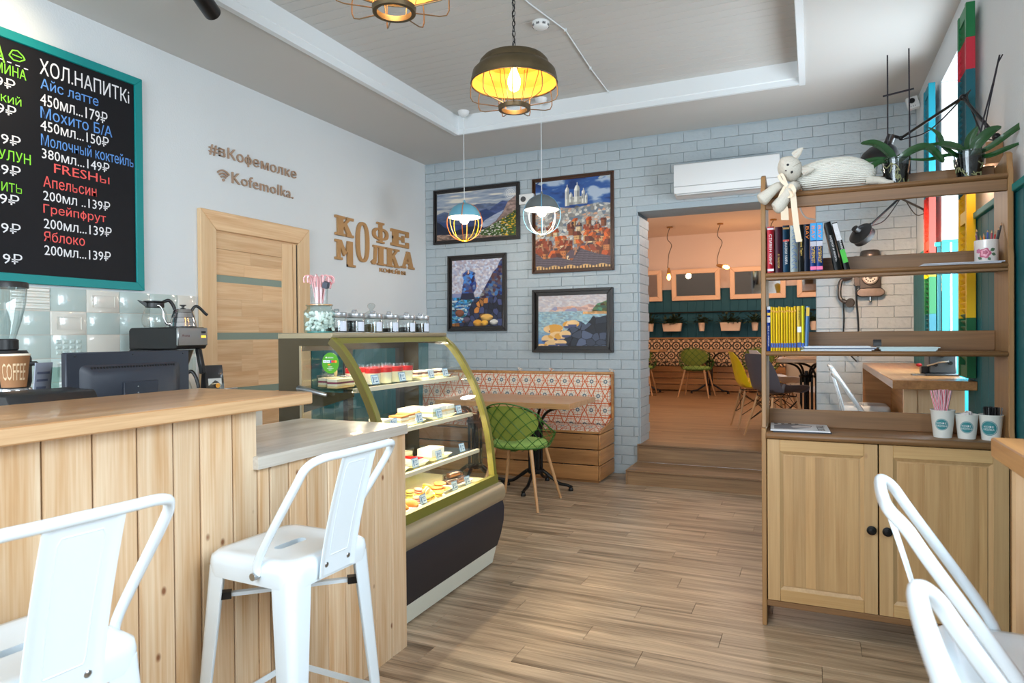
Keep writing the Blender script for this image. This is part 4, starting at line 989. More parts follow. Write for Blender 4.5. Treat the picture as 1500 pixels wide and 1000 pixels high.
def bar_stool(label, loc, rz):
    """seat 0.72 high; backrest on the -y side; origin on the floor under the seat centre"""
    t = thing('bar_stool', label, 'bar stool', loc, rz); S = .158; Zs = .725
    g = G(); lp = []
    for (d, z) in ((.0, Zs-.065), (.003, Zs-.03), (.0, Zs-.012), (-.012, Zs-.002), (-.030, Zs), (-.045, Zs-.003)):
        lp.append([(x, y, z) for x, y in rrect(-S-d, S+d, -S-d, S+d, .045+d*.3, 5)])
    loft(g, lp, (False, False))
    # seat pan with slot
    hole = rrect(-.055, .055, -.016, .016, .015, 3); outer = lp[-1]; n = len(outer)
    import itertools
    b = len(g.v); g.v += [(x*1, y*1, Zs-.004) for x, y in hole]; ob = b-n
    m = len(hole)
    # bridge with nearest mapping
    k = 0
    go = [math.atan2(p[1], p[0]) for p in outer]; gi = [math.atan2(p[1]*4, p[0]) for p in hole]
    i = max(range(n), key=lambda q: -abs(go[q])); j = max(range(m), key=lambda q: -abs(gi[q]))
    ci = cj = 0
    def ang(v): return v % (2*PI)
    while ci < n or cj < m:
        ai = (go[(i+1) % n]-go[i % n]) % (2*PI) if ci < n else 99
        fa = ci/n; fb_ = cj/m
        if ci < n and (fa <= fb_ or cj >= m): g.f.append((ob+i % n, ob+(i+1) % n, b+j % m)); i += 1; ci += 1
        else: g.f.append((b+j % m, ob+i % n, b+(j+1) % m)); j += 1; cj += 1
        g.m.append(0)
    g.v += [(x, y, Zs-.02) for x, y in hole]
    for k in range(m): g.f.append((b+k, b+(k+1) % m, b+m+(k+1) % m, b+m+k)); g.m.append(0)
    g.build('seat', white_metal, t, ang=60)
    g = G(); g.prism(rrect(-.053, .053, -.014, .014, .0135, 3), 'z', Zs-.024, Zs-.021); g.build('seat_slot', pm('slot_dark', (90, 96, 100), .6), t)
    for sx in (-1, 1):
        for sy in (-1, 1):
            g = G()
            def sec(w, th, cx, cy, z):
                # L-shaped pressed-steel leg section with rounded outer corner, outward corner at (cx,cy)
                r = w*.38; pts = []
                for k in range(5): a = R(90*k/4); pts.append((cx-sx*(r-r*math.cos(a)), cy-sy*(r-r*math.sin(a))))
                o_ = [(cx, cy-sy*w)]+[(cx-sx*(r-r*math.cos(R(22.5*k))), cy-sy*(r-r*math.sin(R(22.5*k)))) for k in range(5)]+[(cx-sx*w, cy)]
                i_ = [(cx-sx*w, cy-sy*th)]+[(cx-sx*(r+(-(r-th))*math.cos(R(22.5*k))), cy-sy*(r+(-(r-th))*math.sin(R(22.5*k)))) for k in (4, 3, 2, 1, 0)]+[(cx-sx*th, cy-sy*w)]
                return [(x, y, z) for x, y in o_+i_]
            top = S-.002; bot = .195
            loops = [sec(.070-.040*(1-f), .004, sx*(bot+(top-bot)*f), sy*(bot+(top-bot)*f), .0+(Zs-.04)*f) for f in (0, .15, .4, .7, .9, 1)]
            loft(g, loops, (True, True)); g.build('leg', white_metal, t, ang=50)
            G().cyl((sx*(bot-.012), sy*(bot-.012), 0), (sx*(bot-.012), sy*(bot-.012), .012), .018, n=10).build('foot_cap', black, t)
    # braces under the seat and foot rests
    z = .27; q = S+(.195-S)*(1-z/(Zs-.04))-.008
    for a in range(4):
        G().box(-q, q, q-.004, q, z-.009, z+.009).xf(Matrix.Rotation(a*PI/2, 4, 'Z')).build('foot_rest', white_metal, t)
    z = Zs-.115; q = (S+(.195-S)*(1-z/(Zs-.04))-.010)*math.sqrt(2)
    for k in range(2):
        M2 = Matrix.Rotation(PI/4+k*PI/2, 4, 'Z')
        G().box(-q, q, -.009, .009, z-.005-.011*k, z+.005-.011*k).xf(M2).build('brace', white_metal, t)
        for s in (-1, 1): G().box(min(s*(q-.06), s*(q-.012)), max(s*(q-.06), s*(q-.012)), -.013, .013, z-.010-.011*k, z+.009-.011*k).xf(M2).build('rubber_pad', black, t)
    # bow rail: fixed to the seat sides, sloping back
    yb, zt = -S-.085, 1.0
    half = [(S+.006, -.045, Zs-.035), (S+.010, -.062, Zs+.02), (S+.016, yb+.055, zt-.07), (S+.012, yb+.022, zt-.02), (S-.018, yb, zt)]
    pts = half+[(S*.4, yb-.006, zt+.002), (-S*.4, yb-.006, zt+.002)]+[(-x, y, z) for x, y, z in reversed(half)]
    G().tube(smoothpath(pts, 5), .0108, 10).build('back_rail', white_metal, t)
    for s in (-1, 1): G().cyl((s*(S+.004), -.045, Zs-.035), (s*(S+.022), -.045, Zs-.035), .010, n=10).build('rail_bolt', steel, t)
    # back plate with pressed panel
    g = G()
    def pt(u, v, o=0):   # u -1..1, v 0..1
        w = .070-.002*v; y = -S-.006+(yb+.0-(-S-.006))*(v**1.35); return Vector((u*w, y-o, (Zs-.055)+(zt-.008-(Zs-.055))*v))
    cols = [-1, -.86, -.74, .74, .86, 1]
    NV = 12
    for layer in (0, 1):
        pass
    g.grid(lambda a, b: pt(-1+2*a, b, .004 if abs(-1+2*a) > .80 else 0), 20, NV)
    g.build('back_plate', white_metal, t, solid=.003, ang=50)
    g = G(); fr_ = []
    path = [pt(u, v, .002) for u, v in [(-.48, .16), (.48, .16), (.52, .2), (.58, .90), (.5, .94), (-.5, .94), (-.58, .90), (-.52, .2)]]
    pp = []
    for a, b in zip(path, path[1:]+path[:1]):
        for k in range(5): pp.append(a.lerp(b, k/5))
    def onp(p):   # push onto plate surface
        v = (p.z-(Zs-.055))/(zt-.008-(Zs-.055)); y = -S-.006+(yb+.0-(-S-.006))*(max(v, 0)**1.35); return Vector((p.x, y-.0015, p.z))
    g.tube([onp(p) for p in pp], .0028, 6, closed=True); g.build('pressed_border', white_metal, t)
    for s in (-1, 1):
        p = pt(s*.62, .09, .0); G().sph(p, (.009, .006, .009), 10).build('bolt', steel, t)
    return t
# in the stool's frame +y is the sitter's forward: towards the counter (-x) needs rz = +90 deg
bar_stool('white metal bar stool with low back facing the lower grey counter end', (-1.345, 1.455, 0), R(88))
bar_stool('white metal bar stool cut by the lower corner of the photo at the tall counter', (-1.365, .745, 0), R(86))
# ================================================================== cake display case
def wb_(t, g, name, mat, **kw):
    g.xf(Matrix.Translation(-t.location)); return g.build(name, mat, t, **kw)
olive = pm('olive_metal', (112, 108, 40), .4)
olive_d = pm('olive_side', (96, 84, 40), .3)
brown_gl = pm('brown_gloss', (62, 52, 30), .25, coat=.15)
beige_al = pm('beige_aluminium', (164, 150, 122), .35, metal=.4)
navy = pm('navy_panel', (24, 25, 36), .5)
cglass = glass('case_glass', (252, 254, 253), .5)
K0, K1, KB = 2.40, 3.42, -2.28
curve = smoothpath([(-1.965, 1.30, 0), (-1.90, 1.245, 0), (-1.82, 1.135, 0), (-1.735, .97, 0), (-1.672, .75, 0), (-1.640, .49, 0)], 5)
curve = [(p.x, p.y) for p in curve]
dc = thing('cake_display_case', 'curved-glass refrigerated cake display case with olive frame and navy base', 'display case', (-1.95, 2.91, 0))
def band(c, off):   # inner offset of the curve
    out = []
    for i, (x, z) in enumerate(c):
        a = c[max(i-1, 0)]; b = c[min(i+1, len(c)-1)]; dx, dz = b[0]-a[0], b[1]-a[1]; l = math.hypot(dx, dz); out.append((x+off*dz/l, z-off*dx/l))
    return out
inn = band(curve, .034)
for y0, y1 in ((K0-.004, K0+.028), (K1-.028, K1+.004)):
    wb_(dc, G().prism(curve+inn[::-1], 'y', y0, y1), 'arch_frame', olive, smooth=False)
    wb_(dc, G().prism(band(curve, .004)+inn[::-1], 'y', y0-.002, y0), 'arch_side', olive_d, smooth=False) if y0 < 3 else None
wb_(dc, G().grid(lambda a, b: (band(curve, .006)[round(a*(len(curve)-1))][0], K0+.028+(K1-K0-.056)*b, band(curve, .006)[round(a*(len(curve)-1))][1]), len(curve)-1, 1), 'curved_glass', cglass, ang=80)
wb_(dc, G().prism([(KB, 1.295), (-1.975, 1.295), (-1.962, 1.30), (-1.962, 1.322), (KB, 1.322)], 'y', K0-.004, K1+.004), 'top_panel', beige_al, bevel=.003)
wb_(dc, G().prism([(-1.975, 1.272), (-1.94, 1.272), (-1.955, 1.297), (-1.975, 1.297)], 'y', K0+.02, K1-.02), 'top_rail', olive)
wb_(dc, G().prism([(-1.668, .47), (-1.632, .47), (-1.634, .515), (-1.660, .515)], 'y', K0, K1), 'bottom_rail', olive)
wb_(dc, G().prism([(-1.70, .47), (-1.615, .47), (-1.598, .455), (-1.590, .425), (-1.592, .395), (-1.605, .372), (-1.70, .372)], 'y', K0-.006, K1+.006), 'bumper_rail', beige_al, ang=60)
pf = [(-1.606, .372), (-1.596, .335), (-1.600, .26), (-1.618, .18), (-1.642, .11), (-1.72, .11), (-1.72, .372)]
wb_(dc, G().prism(pf, 'y', K0, K1), 'front_panel', navy, ang=60)
wb_(dc, G().prism([(-1.643, .108), (-1.668, .012), (-1.70, .012), (-1.70, .108)], 'y', K0, K1-.01), 'kick_plate', pm('kick_white', (222, 226, 214), .4))
wb_(dc, G().box(KB, -1.71, K0, K1, .03, .46).box(KB+.02, -1.70, K0+.02, K1-.02, 0, .03), 'base_cabinet', navy)
wb_(dc, G().box(KB, -1.67, K0+.01, K1-.01, .46, .488), 'deck', pm('deck_cream', (232, 214, 170), .4))
# near side: brown glazed frame
for y in (K0, K1-.006):
    wb_(dc, G().box(KB, KB+.125, y, y+.006, .46, 1.295), 'side_panel', brown_gl)
    wb_(dc, G().prism([(KB+.125, 1.262), (-1.955, 1.262), (-1.985, 1.295), (KB+.125, 1.295)], 'y', y, y+.006), 'side_panel_top', brown_gl)
    wb_(dc, G().prism([(KB+.125, .47), (-1.68, .47)]+[(x, z) for x, z in inn[::-1] if z < 1.262]+[(-1.955, 1.262), (KB+.125, 1.262)], 'y', y+.001, y+.004), 'side_glass', cglass, smooth=False)
wb_(dc, G().box(KB+.128, KB+.140, K0-.004, K0+.0, .47, 1.262), 'side_strip', beige_al)
dark = pm('case_dark', (40, 38, 40), .4)
for y in (K0+.03, 2.87, K1-.06):
    wb_(dc, G().box(KB, KB+.03, y, y+.045, .49, 1.24), 'rear_post', dark)
wb_(dc, G().box(KB, KB+.03, K0+.01, K1-.01, 1.235, 1.295), 'rear_rail', dark)
wb_(dc, G().box(KB+.01, KB+.014, K0+.01, K1-.01, .49, 1.235), 'rear_glass', cglass)
wb_(dc, G().prism([(KB+.14, 1.052), (-1.86, 1.052), (-1.86, 1.035), (KB+.14, .955)], 'y', K0+.008, K0+.018), 'shelf_wedge', brown_gl)  # dark wedge below the top shelf at the near end
t_ = G().tube([(KB+.13, K0-.012, 1.068), (KB+.17, K0-.022, 1.066), (KB+.29, K0-.025, 1.045), (KB+.30, K0-.022, 1.043)], [.014, .013, .009, .007], 10)
wb_(dc, t_, 'side_handle', steel)
SH = [(1.066, -1.865), (.861, -1.775), (.656, -1.735)]
shm = pm('shelf_white', (214, 206, 184), .4)
led = pm('led_strip', (255, 240, 205), .4, emit=(255, 226, 170), estr=16)
for z, xf in SH:
    s_ = wb_(dc, G().box(KB+.04, xf, K0+.035, K1-.035, z-.010, z), 'shelf', glass('shelf_glass', (226, 232, 214), .5))
    wb_(dc, G().box(xf-.018, xf+.004, K0+.035, K1-.035, z-.016, z+.004), 'shelf_front', shm, bevel=.002)
    wb_(dc, G().box(xf-.032, xf-.020, K0+.05, K1-.05, z-.014, z-.011), 'light_strip', led)
    l = area('shelf_light', (xf-.03, (K0+K1)/2, z-.02), (0, 0, 0), .02, .9, 3.6, (1, .84, .60)); l.location = Vector((xf-.03, (K0+K1)/2, z-.02))-dc.location; l.parent = dc; l.rotation_euler = (0, R(-18), 0)
wb_(dc, G().box(-2.0, -1.982, K0+.05, K1-.05, 1.286, 1.294), 'light_strip', led)
l = area('top_light', (-1.99, 2.91, 1.28), (0, 0, 0), .02, .9, 5.5, (1, .86, .64)); l.location = Vector((-1.99, 2.91, 1.28))-dc.location; l.parent = dc
# round card sticker on the side glass
stk = thing('round_sticker', 'round green payment sticker on the side glass of the display case', 'sticker', (-1.975, K0-.0015, 1.185))
M90 = Matrix.Rotation(R(90), 4, 'X')
G().lathe([(.047, -.0005), (.047, .0005), (.0001, .0005)], 40, M=M90).build('disc', pm('sticker_green', (78, 150, 28), .4), stk)
X_ = (1, 0, 0); Z_ = (0, 0, 1)
g = textmesh('СБЕРБАНК', (-.016, -.0012, .022), X_, Z_, .034, .0055, .0003); g.sph((-.022, -.0015, .025), .0035, 8); g.build('lettering', CH['w'], stk, smooth=False)
for k, (cc, tx) in enumerate((((232, 236, 240), 'VISA'), ((232, 236, 240), 'VISA'))):
    G().box(-.040+k*.020, -.022+k*.020, -.0012, -.0008, .002, .013).build('card_mark', pm('card_white', cc, .5), stk)
    textmesh(tx, (-.038+k*.020, -.0016, .005), X_, Z_, .014, .005, .0003).build('lettering', pm('card_blue', (30, 50, 120), .5), stk, smooth=False)
for k, (c1, c2) in enumerate((((30, 80, 170), (214, 50, 40)), ((214, 50, 40), (240, 150, 30)))):
    x = .004+k*.020
    G().lathe([(.006, 0), (.006, .0006), (.0001, .0006)], 16, c=(x, -.0012, .0075), M=M90).build('card_mark', pm('cm%d' % c1[0], c1, .5), stk); G().lathe([(.006, 0), (.006, .0006), (.0001, .0006)], 16, c=(x+.008, -.0014, .0075), M=M90).build('card_mark', pm('cm%d' % c2[0], c2, .5), stk)
G().box(-.014, .0, -.0012, -.0008, -.010, -.004).build('card_mark', pm('mark_orange', (230, 140, 40), .5), stk)
for k, w in enumerate((.022, .036, .02)): textmesh(('оплата', 'банковской картой', 'здесь')[k], (-w/2, -.0012, -.019-.007*k), X_, Z_, w, .004, .0003).build('lettering', CH['w'], stk, smooth=False)

# ------------------------------------------------------------------ food
F = dict(cream=pm('cream', (250, 240, 214), .5), sponge=pm('sponge', (238, 206, 150), .7), choc=pm('chocolate', (92, 52, 30), .5), berry=pm('berry_glaze', (214, 40, 40), .15, coat=.6), pink=pm('pink_cream', (240, 170, 176), .5), green=pm('pistachio', (196, 210, 120), .6), nut=pm('nut_topping', (200, 130, 66), .7, noise=.6, nscale=160, bump=.6, bscale=200), yellow=pm('mango_jelly', (250, 190, 60), .3), white=pm('cheesecake', (250, 246, 232), .5), plum=pm('plum_layer', (150, 60, 90), .5))
plate_m = pm('porcelain', (246, 246, 246), .15, coat=.5)
def plate(label, x, y, z, lx, ly, grp='white plates in the display case'):
    t = G(); lp = []
    for (k, zz) in ((.78, 0), (.8, .003), (.97, .013), (1.0, .016), (.96, .016), (.78, .006)):
        lp.append([(a*k, b*k, zz) for a, b in rrect(-lx/2, lx/2, -ly/2, ly/2, .02, 4)])
    loft(t, lp, (True, True)); o = t.build('cake_plate', plate_m, loc=(x, y, z+.0005)); tag(o, label, 'plate', grp); return o
def slice_(label, x, y, z, rz, layers, w=.05, d=.10, wedge=.5, grp='cake slices in the display case', nm='cake_slice'):
    t = thing(nm, label, 'cake', (x, y, z), rz, grp); zz = 0
    for k, (h, m, n) in enumerate(layers):
        e = .0007*(k % 2)
        G().prism([(-w/2+e, -d/2+e), (w/2-e, -d/2+e), (w/2*wedge-e, d/2-e), (-w/2*wedge+e, d/2-e)], 'z', zz, zz+h).build(n, F[m], t, bevel=.0018); zz += h
    return t
def tagp(label, x, y, z, rz=0):
    t = thing('price_tag', label, 'price tag', (x, y, z), rz, None)
    Mt = Matrix.Rotation(R(-14), 4, 'Y')
    G().box(-.001, 0, -.029, .029, .010, .056).xf(Mt).build('card', TAGB, t)
    G().box(-.0002, .0006, -.025, .025, .0135, .0525).xf(Mt).build('card_face', TAGW, t)
    G().box(.0006, .001, -.019, -.012, .018, .048).box(.0006, .001, -.008, .018, .040, .043).box(.0006, .001, -.008, .014, .034, .036).box(.0006, .001, .000, .018, .021, .026).xf(Mt).build('print', TAGB2, t)
    G().box(-.012, .004, -.029, .029, 0, .001).box(-.0035, -.001, -.029, .029, .0, .012).build('stand', glass('tag_glass', (235, 240, 240), .5), t)
    return t
TAGB = pm('tag_blue', (120, 172, 206), .5); TAGW = pm('tag_white', (226, 238, 244), .5); TAGB2 = pm('tag_print', (70, 120, 160), .5)
z1, z2, z3, z4 = 1.0665, .8615, .6565, .4885
for lab, x, y, z in (('price tag in front of the berry desserts, nearest the round sticker', -1.885, 2.62, z1), ('price tag in front of the last berry dessert glass', -1.885, 2.85, z1), ('price tag in front of the chocolate-striped slices on the top shelf', -1.885, 3.13, z1), ('price tag at the far end of the top shelf', -1.885, 3.285, z1),
                     ('price tag by the green-layered slice on the second shelf', -1.795, 2.64, z2), ('price tag by the nut-topped cake on the second shelf', -1.795, 2.865, z2), ('price tag by the tall cream slices on the second shelf', -1.795, 3.06, z2), ('price tag at the far end of the second shelf, empty behind', -1.795, 3.275, z2),
                     ('price tag in front of the orange-layered slice on the third shelf', -1.755, 2.76, z3), ('price tag in front of the plain cheesecake', -1.755, 2.985, z3), ('price tag at the far end of the third shelf', -1.755, 3.235, z3),
                     ('price tag leaning on the croissant plate at the bottom', -1.70, 2.74, z4), ('price tag in front of the cookies at the bottom', -1.70, 3.05, z4), ('price tag in front of the chocolate boxes at the bottom', -1.70, 3.19, z4)):
    tagp(lab, x, y, z)
# berry desserts in glasses
cup_glass = glass('cup_glass', (250, 252, 252), .35)
g0 = None
tp = None
for k, (x, y) in enumerate([(-1.935, 2.66), (-1.935, 2.755), (-1.935, 2.85), (-1.935, 2.945), (-2.03, 2.63), (-2.03, 2.725), (-2.03, 2.82), (-2.03, 2.915)]):
    lab = ('red berry cream dessert glass in the front row' if k < 4 else 'red berry cream dessert glass in the rear row')+' of the top shelf'
    if tp is None:
        t = thing('dessert_glass', lab, 'dessert', (x, y, z1), 0, 'front row of berry desserts'); tp = t
        G().lathe([(.036, .004), (.040, .082), (.0405, .098), (.039, .098), (.035, .006), (.0001, .006)], 24).build('glass', cup_glass, t)
        G().lathe([(.0001, .008), (.034, .008), (.0372, .060), (.0001, .064)], 24).build('cream', F['cream'], t)
        G().lathe([(.0376, .060), (.0384, .084), (.0001, .086)], 24).build('berry_topping', F['berry'], t)
        G().lathe([(.0001, 0), (.034, 0), (.036, .004), (.0001, .004)], 24).build('base', cup_glass, t)
    else:
        t = dup(tp, lab, 'front row of berry desserts' if k < 4 else 'rear row of berry desserts', (x, y, z1), k*.7)
wrap = glass('cellophane', (240, 240, 238), .9, .15)
def wrapped(label, x, y, z, layers, w=.05, d=.11, h=.055, rz=0):
    t = slice_(label, x, y, z+.002, rz, layers, w, d, 1, 'wrapped cake portions', 'wrapped_cake')
    G().box(-w/2-.004, w/2+.004, -d/2-.006, d/2+.006, -.0015, h).build('wrapper', wrap, t, bevel=.003); return t
striped = [(.010, 'sponge', 'sponge_layer'), (.010, 'cream', 'cream_layer'), (.008, 'plum', 'berry_layer'), (.014, 'cream', 'cream_layer')]
wrapped('clear-wrapped berry cake slice with wooden stick behind the round sticker', -1.99, 2.489, z1, striped, .055, .13)
o = G().sph((0, 0, 0), (.006, .010, .022), 12).build('wafer_biscuit', F['sponge'], loc=(-2.0, 2.465, z1+.075)); tag(o, 'small oval wafer stick standing in the wrapped berry cake', 'biscuit')
wrapped('clear-wrapped berry cake slice standing behind the berry desserts end', -2.09, 2.54, z1, striped, .055, .12)
plate('white plate under the striped slices on the top shelf', -1.955, 3.20, z1, .12, .34)
for k, y in enumerate((3.09, 3.17, 3.25, 3.33)):
    slice_('chocolate and cream striped slice on the top shelf plate', -1.965, y, z1+.007, R(90), [(.012, 'sponge', 'sponge_layer'), (.010, 'cream', 'cream_layer'), (.010, 'choc', 'chocolate_layer'), (.010, 'cream', 'cream_layer')], .05, .055, .9, 'striped slices on the top shelf')
# second shelf
plate('white plate under the green-layered slice', -1.87, 2.575, z2, .13, .19); plate('white plate under the nut-topped cake', -1.87, 2.83, z2, .13, .24); plate('white plate under the tall cream slices', -1.87, 3.14, z2, .13, .27)
slice_('pale cake slice with pink glaze nearest the side glass, second shelf', -1.95, 2.465, z2+.01, R(90), [(.018, 'cream', 'cream_layer'), (.004, 'berry', 'glaze')], .07, .07, .8)
slice_('pink-topped cream slice behind the green-layered slice', -1.96, 2.56, z2+.01, R(90), [(.020, 'pink', 'cream_layer'), (.004, 'berry', 'glaze')], .07, .07, .8)
slice_('cake slice with green pistachio layers on the second shelf', -1.855, 2.60, z2+.007, R(90), [(.012, 'green', 'pistachio_layer'), (.010, 'cream', 'cream_layer'), (.012, 'green', 'pistachio_layer'), (.014, 'cream', 'cream_layer')], .07, .10, .6)
for k, y in enumerate((2.77, 2.86)):
    slice_('nut-topped layer cake slice on the second shelf', -1.865-.02*k, y, z2+.007, R(90), [(.014, 'cream', 'cream_layer'), (.008, 'sponge', 'sponge_layer'), (.012, 'cream', 'cream_layer'), (.010, 'nut', 'nut_topping')], .07, .08, .8, 'nut-topped slices')
for k, (x, y) in enumerate(((-1.86, 3.06), (-1.865, 3.14), (-1.86, 3.22), (-1.95, 2.98), (-1.96, 3.07))):
    slice_('tall pale cream slice on the second shelf' if k < 3 else 'tall pale cream slice standing behind, second shelf', x, y, z2+.007, R(90), [(.024, 'cream', 'cream_layer'), (.010, 'sponge', 'sponge_layer'), (.022, 'white', 'cream_layer')], .075, .078, 1, 'tall cream slices in front' if k < 3 else 'tall cream slices behind')
# third shelf
plate('white plate under the orange-layered slice', -1.83, 2.63, z3, .13, .20); plate('white plate under the red-dotted slice', -1.84, 2.84, z3, .13, .17); plate('white plate under the plain cheesecake', -1.84, 3.05, z3, .13, .22)
slice_('orange-layered sponge slice with berries on the third shelf', -1.82, 2.64, z3+.007, R(90), [(.012, 'sponge', 'sponge_layer'), (.012, 'yellow', 'jelly_layer'), (.012, 'cream', 'cream_layer'), (.010, 'yellow', 'jelly_layer'), (.006, 'berry', 'berries')], .07, .10, .6)
slice_('white slice dotted with red berries on the third shelf', -1.84, 2.84, z3+.007, R(90), [(.028, 'white', 'cream_layer'), (.005, 'berry', 'berries')], .07, .11, .6)
slice_('plain white cheesecake block on a plate, third shelf', -1.845, 3.04, z3+.007, R(90), [(.010, 'sponge', 'biscuit_base'), (.040, 'white', 'cheesecake')], .13, .09, 1)
wrapped('clear-wrapped pale cake behind the cheesecake', -1.96, 2.94, z3, [(.02, 'green', 'cake_layer'), (.02, 'cream', 'cream_layer')], .06, .12)
wrapped('clear-wrapped pale cake at the back of the third shelf near end', -1.97, 2.76, z3, [(.02, 'pink', 'cake_layer'), (.02, 'cream', 'cream_layer')], .06, .12)
# bottom deck
plate('white plate of croissants at the bottom of the case', -1.755, 2.60, z4, .15, .20); plate('white plate of macarons', -1.76, 2.83, z4, .15, .20); plate('white plate of flat cookies', -1.79, 3.02, z4, .13, .18); plate('white plate under the wrapped chocolate bars', -1.79, 3.22, z4, .13, .18)
bread = pm('pastry', (226, 150, 70), .5, noise=.5, nscale=40)
for k, (x, y, rz) in enumerate(((-1.73, 2.55, .6), (-1.77, 2.60, 1.1), (-1.72, 2.63, .2), (-1.80, 2.56, 1.4))):
    g = G()
    pts = [(-.05, -.012, .012), (-.03, .004, .016), (0, .010, .019), (.03, .004, .016), (.05, -.012, .012)]
    g.tube(smoothpath(pts, 4), [.006+.013*math.sin(PI*i/16)+.0015*(i % 2) for i in range(17)], 10)
    o = g.build('croissant', bread, loc=(x, y, z4+.0175+(.028 if k == 3 else 0)), rot=(0, 0, rz)); tag(o, 'small golden croissant on the plate nearest the counter' if k < 3 else 'golden croissant topping the small pile', 'pastry', 'croissants on the plate' if k < 3 else None)
mc = {'yellow': (250, 200, 70), 'pink': (240, 150, 130), 'green': (196, 190, 90), 'cream': (244, 214, 160)}
mesh_c = {}
for c, rgb in mc.items():
    mm = pm('macaron_'+c, rgb, .6, bump=.2, bscale=200)
    mesh_c[c] = (G().lathe([(.0001, .013), (.014, .013), (.020, .016), (.022, .020), (.019, .025), (.010, .028), (.0001, .029)], 20).mesh('shell', mm), G().lathe([(.0001, 0), (.010, .001), (.019, .004), (.022, .008), (.020, .0115), (.014, .0125), (.0001, .0125)], 20).mesh('shell', mm))
fil = G().lathe([(.0001, .0115), (.018, .0115), (.0185, .013), (.018, .0155), (.0001, .0155)], 20).mesh('filling', F['choc'])
cnt = {}
for k, (c, x, y, dz, tilt) in enumerate((('green', -1.80, 2.765, .0, 0), ('green', -1.80, 2.765, .029, 0), ('pink', -1.765, 2.775, 0, 0), ('pink', -1.785, 2.815, .029, 8), ('yellow', -1.74, 2.805, 0, 0), ('yellow', -1.78, 2.81, 0, 0), ('cream', -1.745, 2.85, .030, 60), ('yellow', -1.722, 2.84, .0, 20), ('yellow', -1.722, 2.795, 0, 0), ('cream', -1.768, 2.885, .012, 75), ('yellow', -1.72, 2.90, .0, 10), ('yellow', -1.78, 2.87, .0, 0), ('yellow', -1.79, 2.90, .029, 25))):
    cnt[c] = cnt.get(c, 0)+1
    lab = {'green': 'olive-green macaron in the two-high stack by the frame', 'pink': 'salmon pink macaron among the yellow ones', 'yellow': 'yellow macaron with chocolate filling', 'cream': 'cream macaron tilted on its edge'}[c]
    t = thing('macaron', lab, 'macaron', (x, y, z4+.007+dz), (R(tilt), 0, k*.8), c+' macarons on the plate')
    link('shell', mesh_c[c][0], t); link('shell', mesh_c[c][1], t); link('filling', fil, t)
ck = pm('cookie', (214, 146, 72), .7, noise=.5, nscale=60, bump=.4, bscale=120)
ckm = G().lathe([(.0001, 0), (.030, .001), (.034, .006), (.028, .012), (.0001, .014)], 20).mesh('cookie', ck)
for k, (x, y, dz) in enumerate(((-1.77, 2.985, 0), (-1.81, 3.03, 0), (-1.765, 3.05, 0), (-1.79, 3.0, .014), (-1.785, 3.03, .028))):
    o = link('cookie', ckm, None, (x, y, z4+.007+dz)); tag(o, 'flat golden cookie on the plate between macarons and chocolate bars', 'cookie', 'flat cookies')
for k, (x, y, dz, rz) in enumerate(((-1.80, 3.17, 0, 1.4), (-1.78, 3.24, 0, 1.5), (-1.80, 3.20, .034, 1.45), (-1.86, 3.28, 0, 1.3), (-1.85, 3.33, .0, 1.6))):
    t = thing('wrapped_bar', 'dark chocolate cake bar in crinkled clear wrap' if k < 3 else 'dark wrapped bar at the far end of the bottom deck', 'cake', (x, y, z4+.007+dz), rz, 'wrapped chocolate bars on the plate' if k < 3 else 'wrapped bars at the far end')
    G().box(-.045, .045, -.018, .018, .001, .024).build('bar', F['choc'], t, bevel=.004); G().box(-.04, .04, -.0185, .0185, .010, .015).build('nut_layer', F['nut'], t)
    G().box(-.052, .052, -.022, .022, 0, .030).build('wrapper', wrap, t, bevel=.006)

# ------------------------------------------------------------------ jars on top of the case
ZT = 1.3225
jar_g = glass('jar_glass', (250, 253, 253), .8); thick_g = glass('jar_glass_blue', (234, 247, 245), .8)
alu = pm('brushed_lid', (206, 208, 212), .3, metal=.8)
def tea_jar(label, y, fill, fh, x=-2.12):
    t = thing('tea_jar', label, 'jar', (x, y, ZT), .3)
    G().lathe([(.0001, .001), (.048, .001), (.052, .006), (.052, .062), (.046, .074), (.044, .080), (.0425, .080), (.0445, .073), (.050, .060), (.050, .006), (.046, .004), (.0001, .004)], 28, cap=False).build('glass_body', jar_g, t)
    G().lathe([(.0001, .076), (.050, .076), (.052, .080), (.052, .096), (.046, .100), (.0001, .100)], 28).build('lid', alu, t)
    G().tube([(-.012, 0, .100), (-.010, 0, .113), (.010, 0, .113), (.012, 0, .100)], .005, 8).build('lid_grip', steel, t)
    G().lathe([(.0001, .0045), (.0495, .0045), (.0495, fh), (.03, fh+.004), (.0001, fh+.002)], 24).build('loose_tea', fill, t)
    g = G(); g.grid(lambda a, b: (.0526*math.cos(-.9+a*.75), .0526*math.sin(-.9+a*.75), .008+.048*b), 8, 1); g.build('label', pm('label_white', (214, 222, 236), .6), t)
    return t
tea_d = pm('tea_dark', (30, 28, 30), .9, noise=.8, nscale=120, bump=.8, bscale=150); tea_g = pm('tea_green', (112, 100, 66), .9, noise=.9, nscale=140, bump=.8, bscale=150)
tea_jar('tea jar partly hidden behind the big marshmallow jar', 2.625, tea_d, .022)
tea_jar('lidded glass jar packed high with black tea, beside the marshmallow jar end', 2.765, tea_d, .058)
tea_jar('glass jar of loose green-brown tea, second clear of the big jar', 2.92, tea_g, .044)
tea_jar('glass jar with a low heap of dark tea in front of the glass dome', 3.07, tea_d, .022)
tea_jar('glass jar two-thirds empty of black tea, second from the brick wall', 3.24, tea_d, .030)
tea_jar('glass jar of mixed dark tea nearest the brick wall', 3.39, pm('tea_mix', (70, 60, 48), .9, noise=.9, nscale=140, bump=.8, bscale=150), .050)
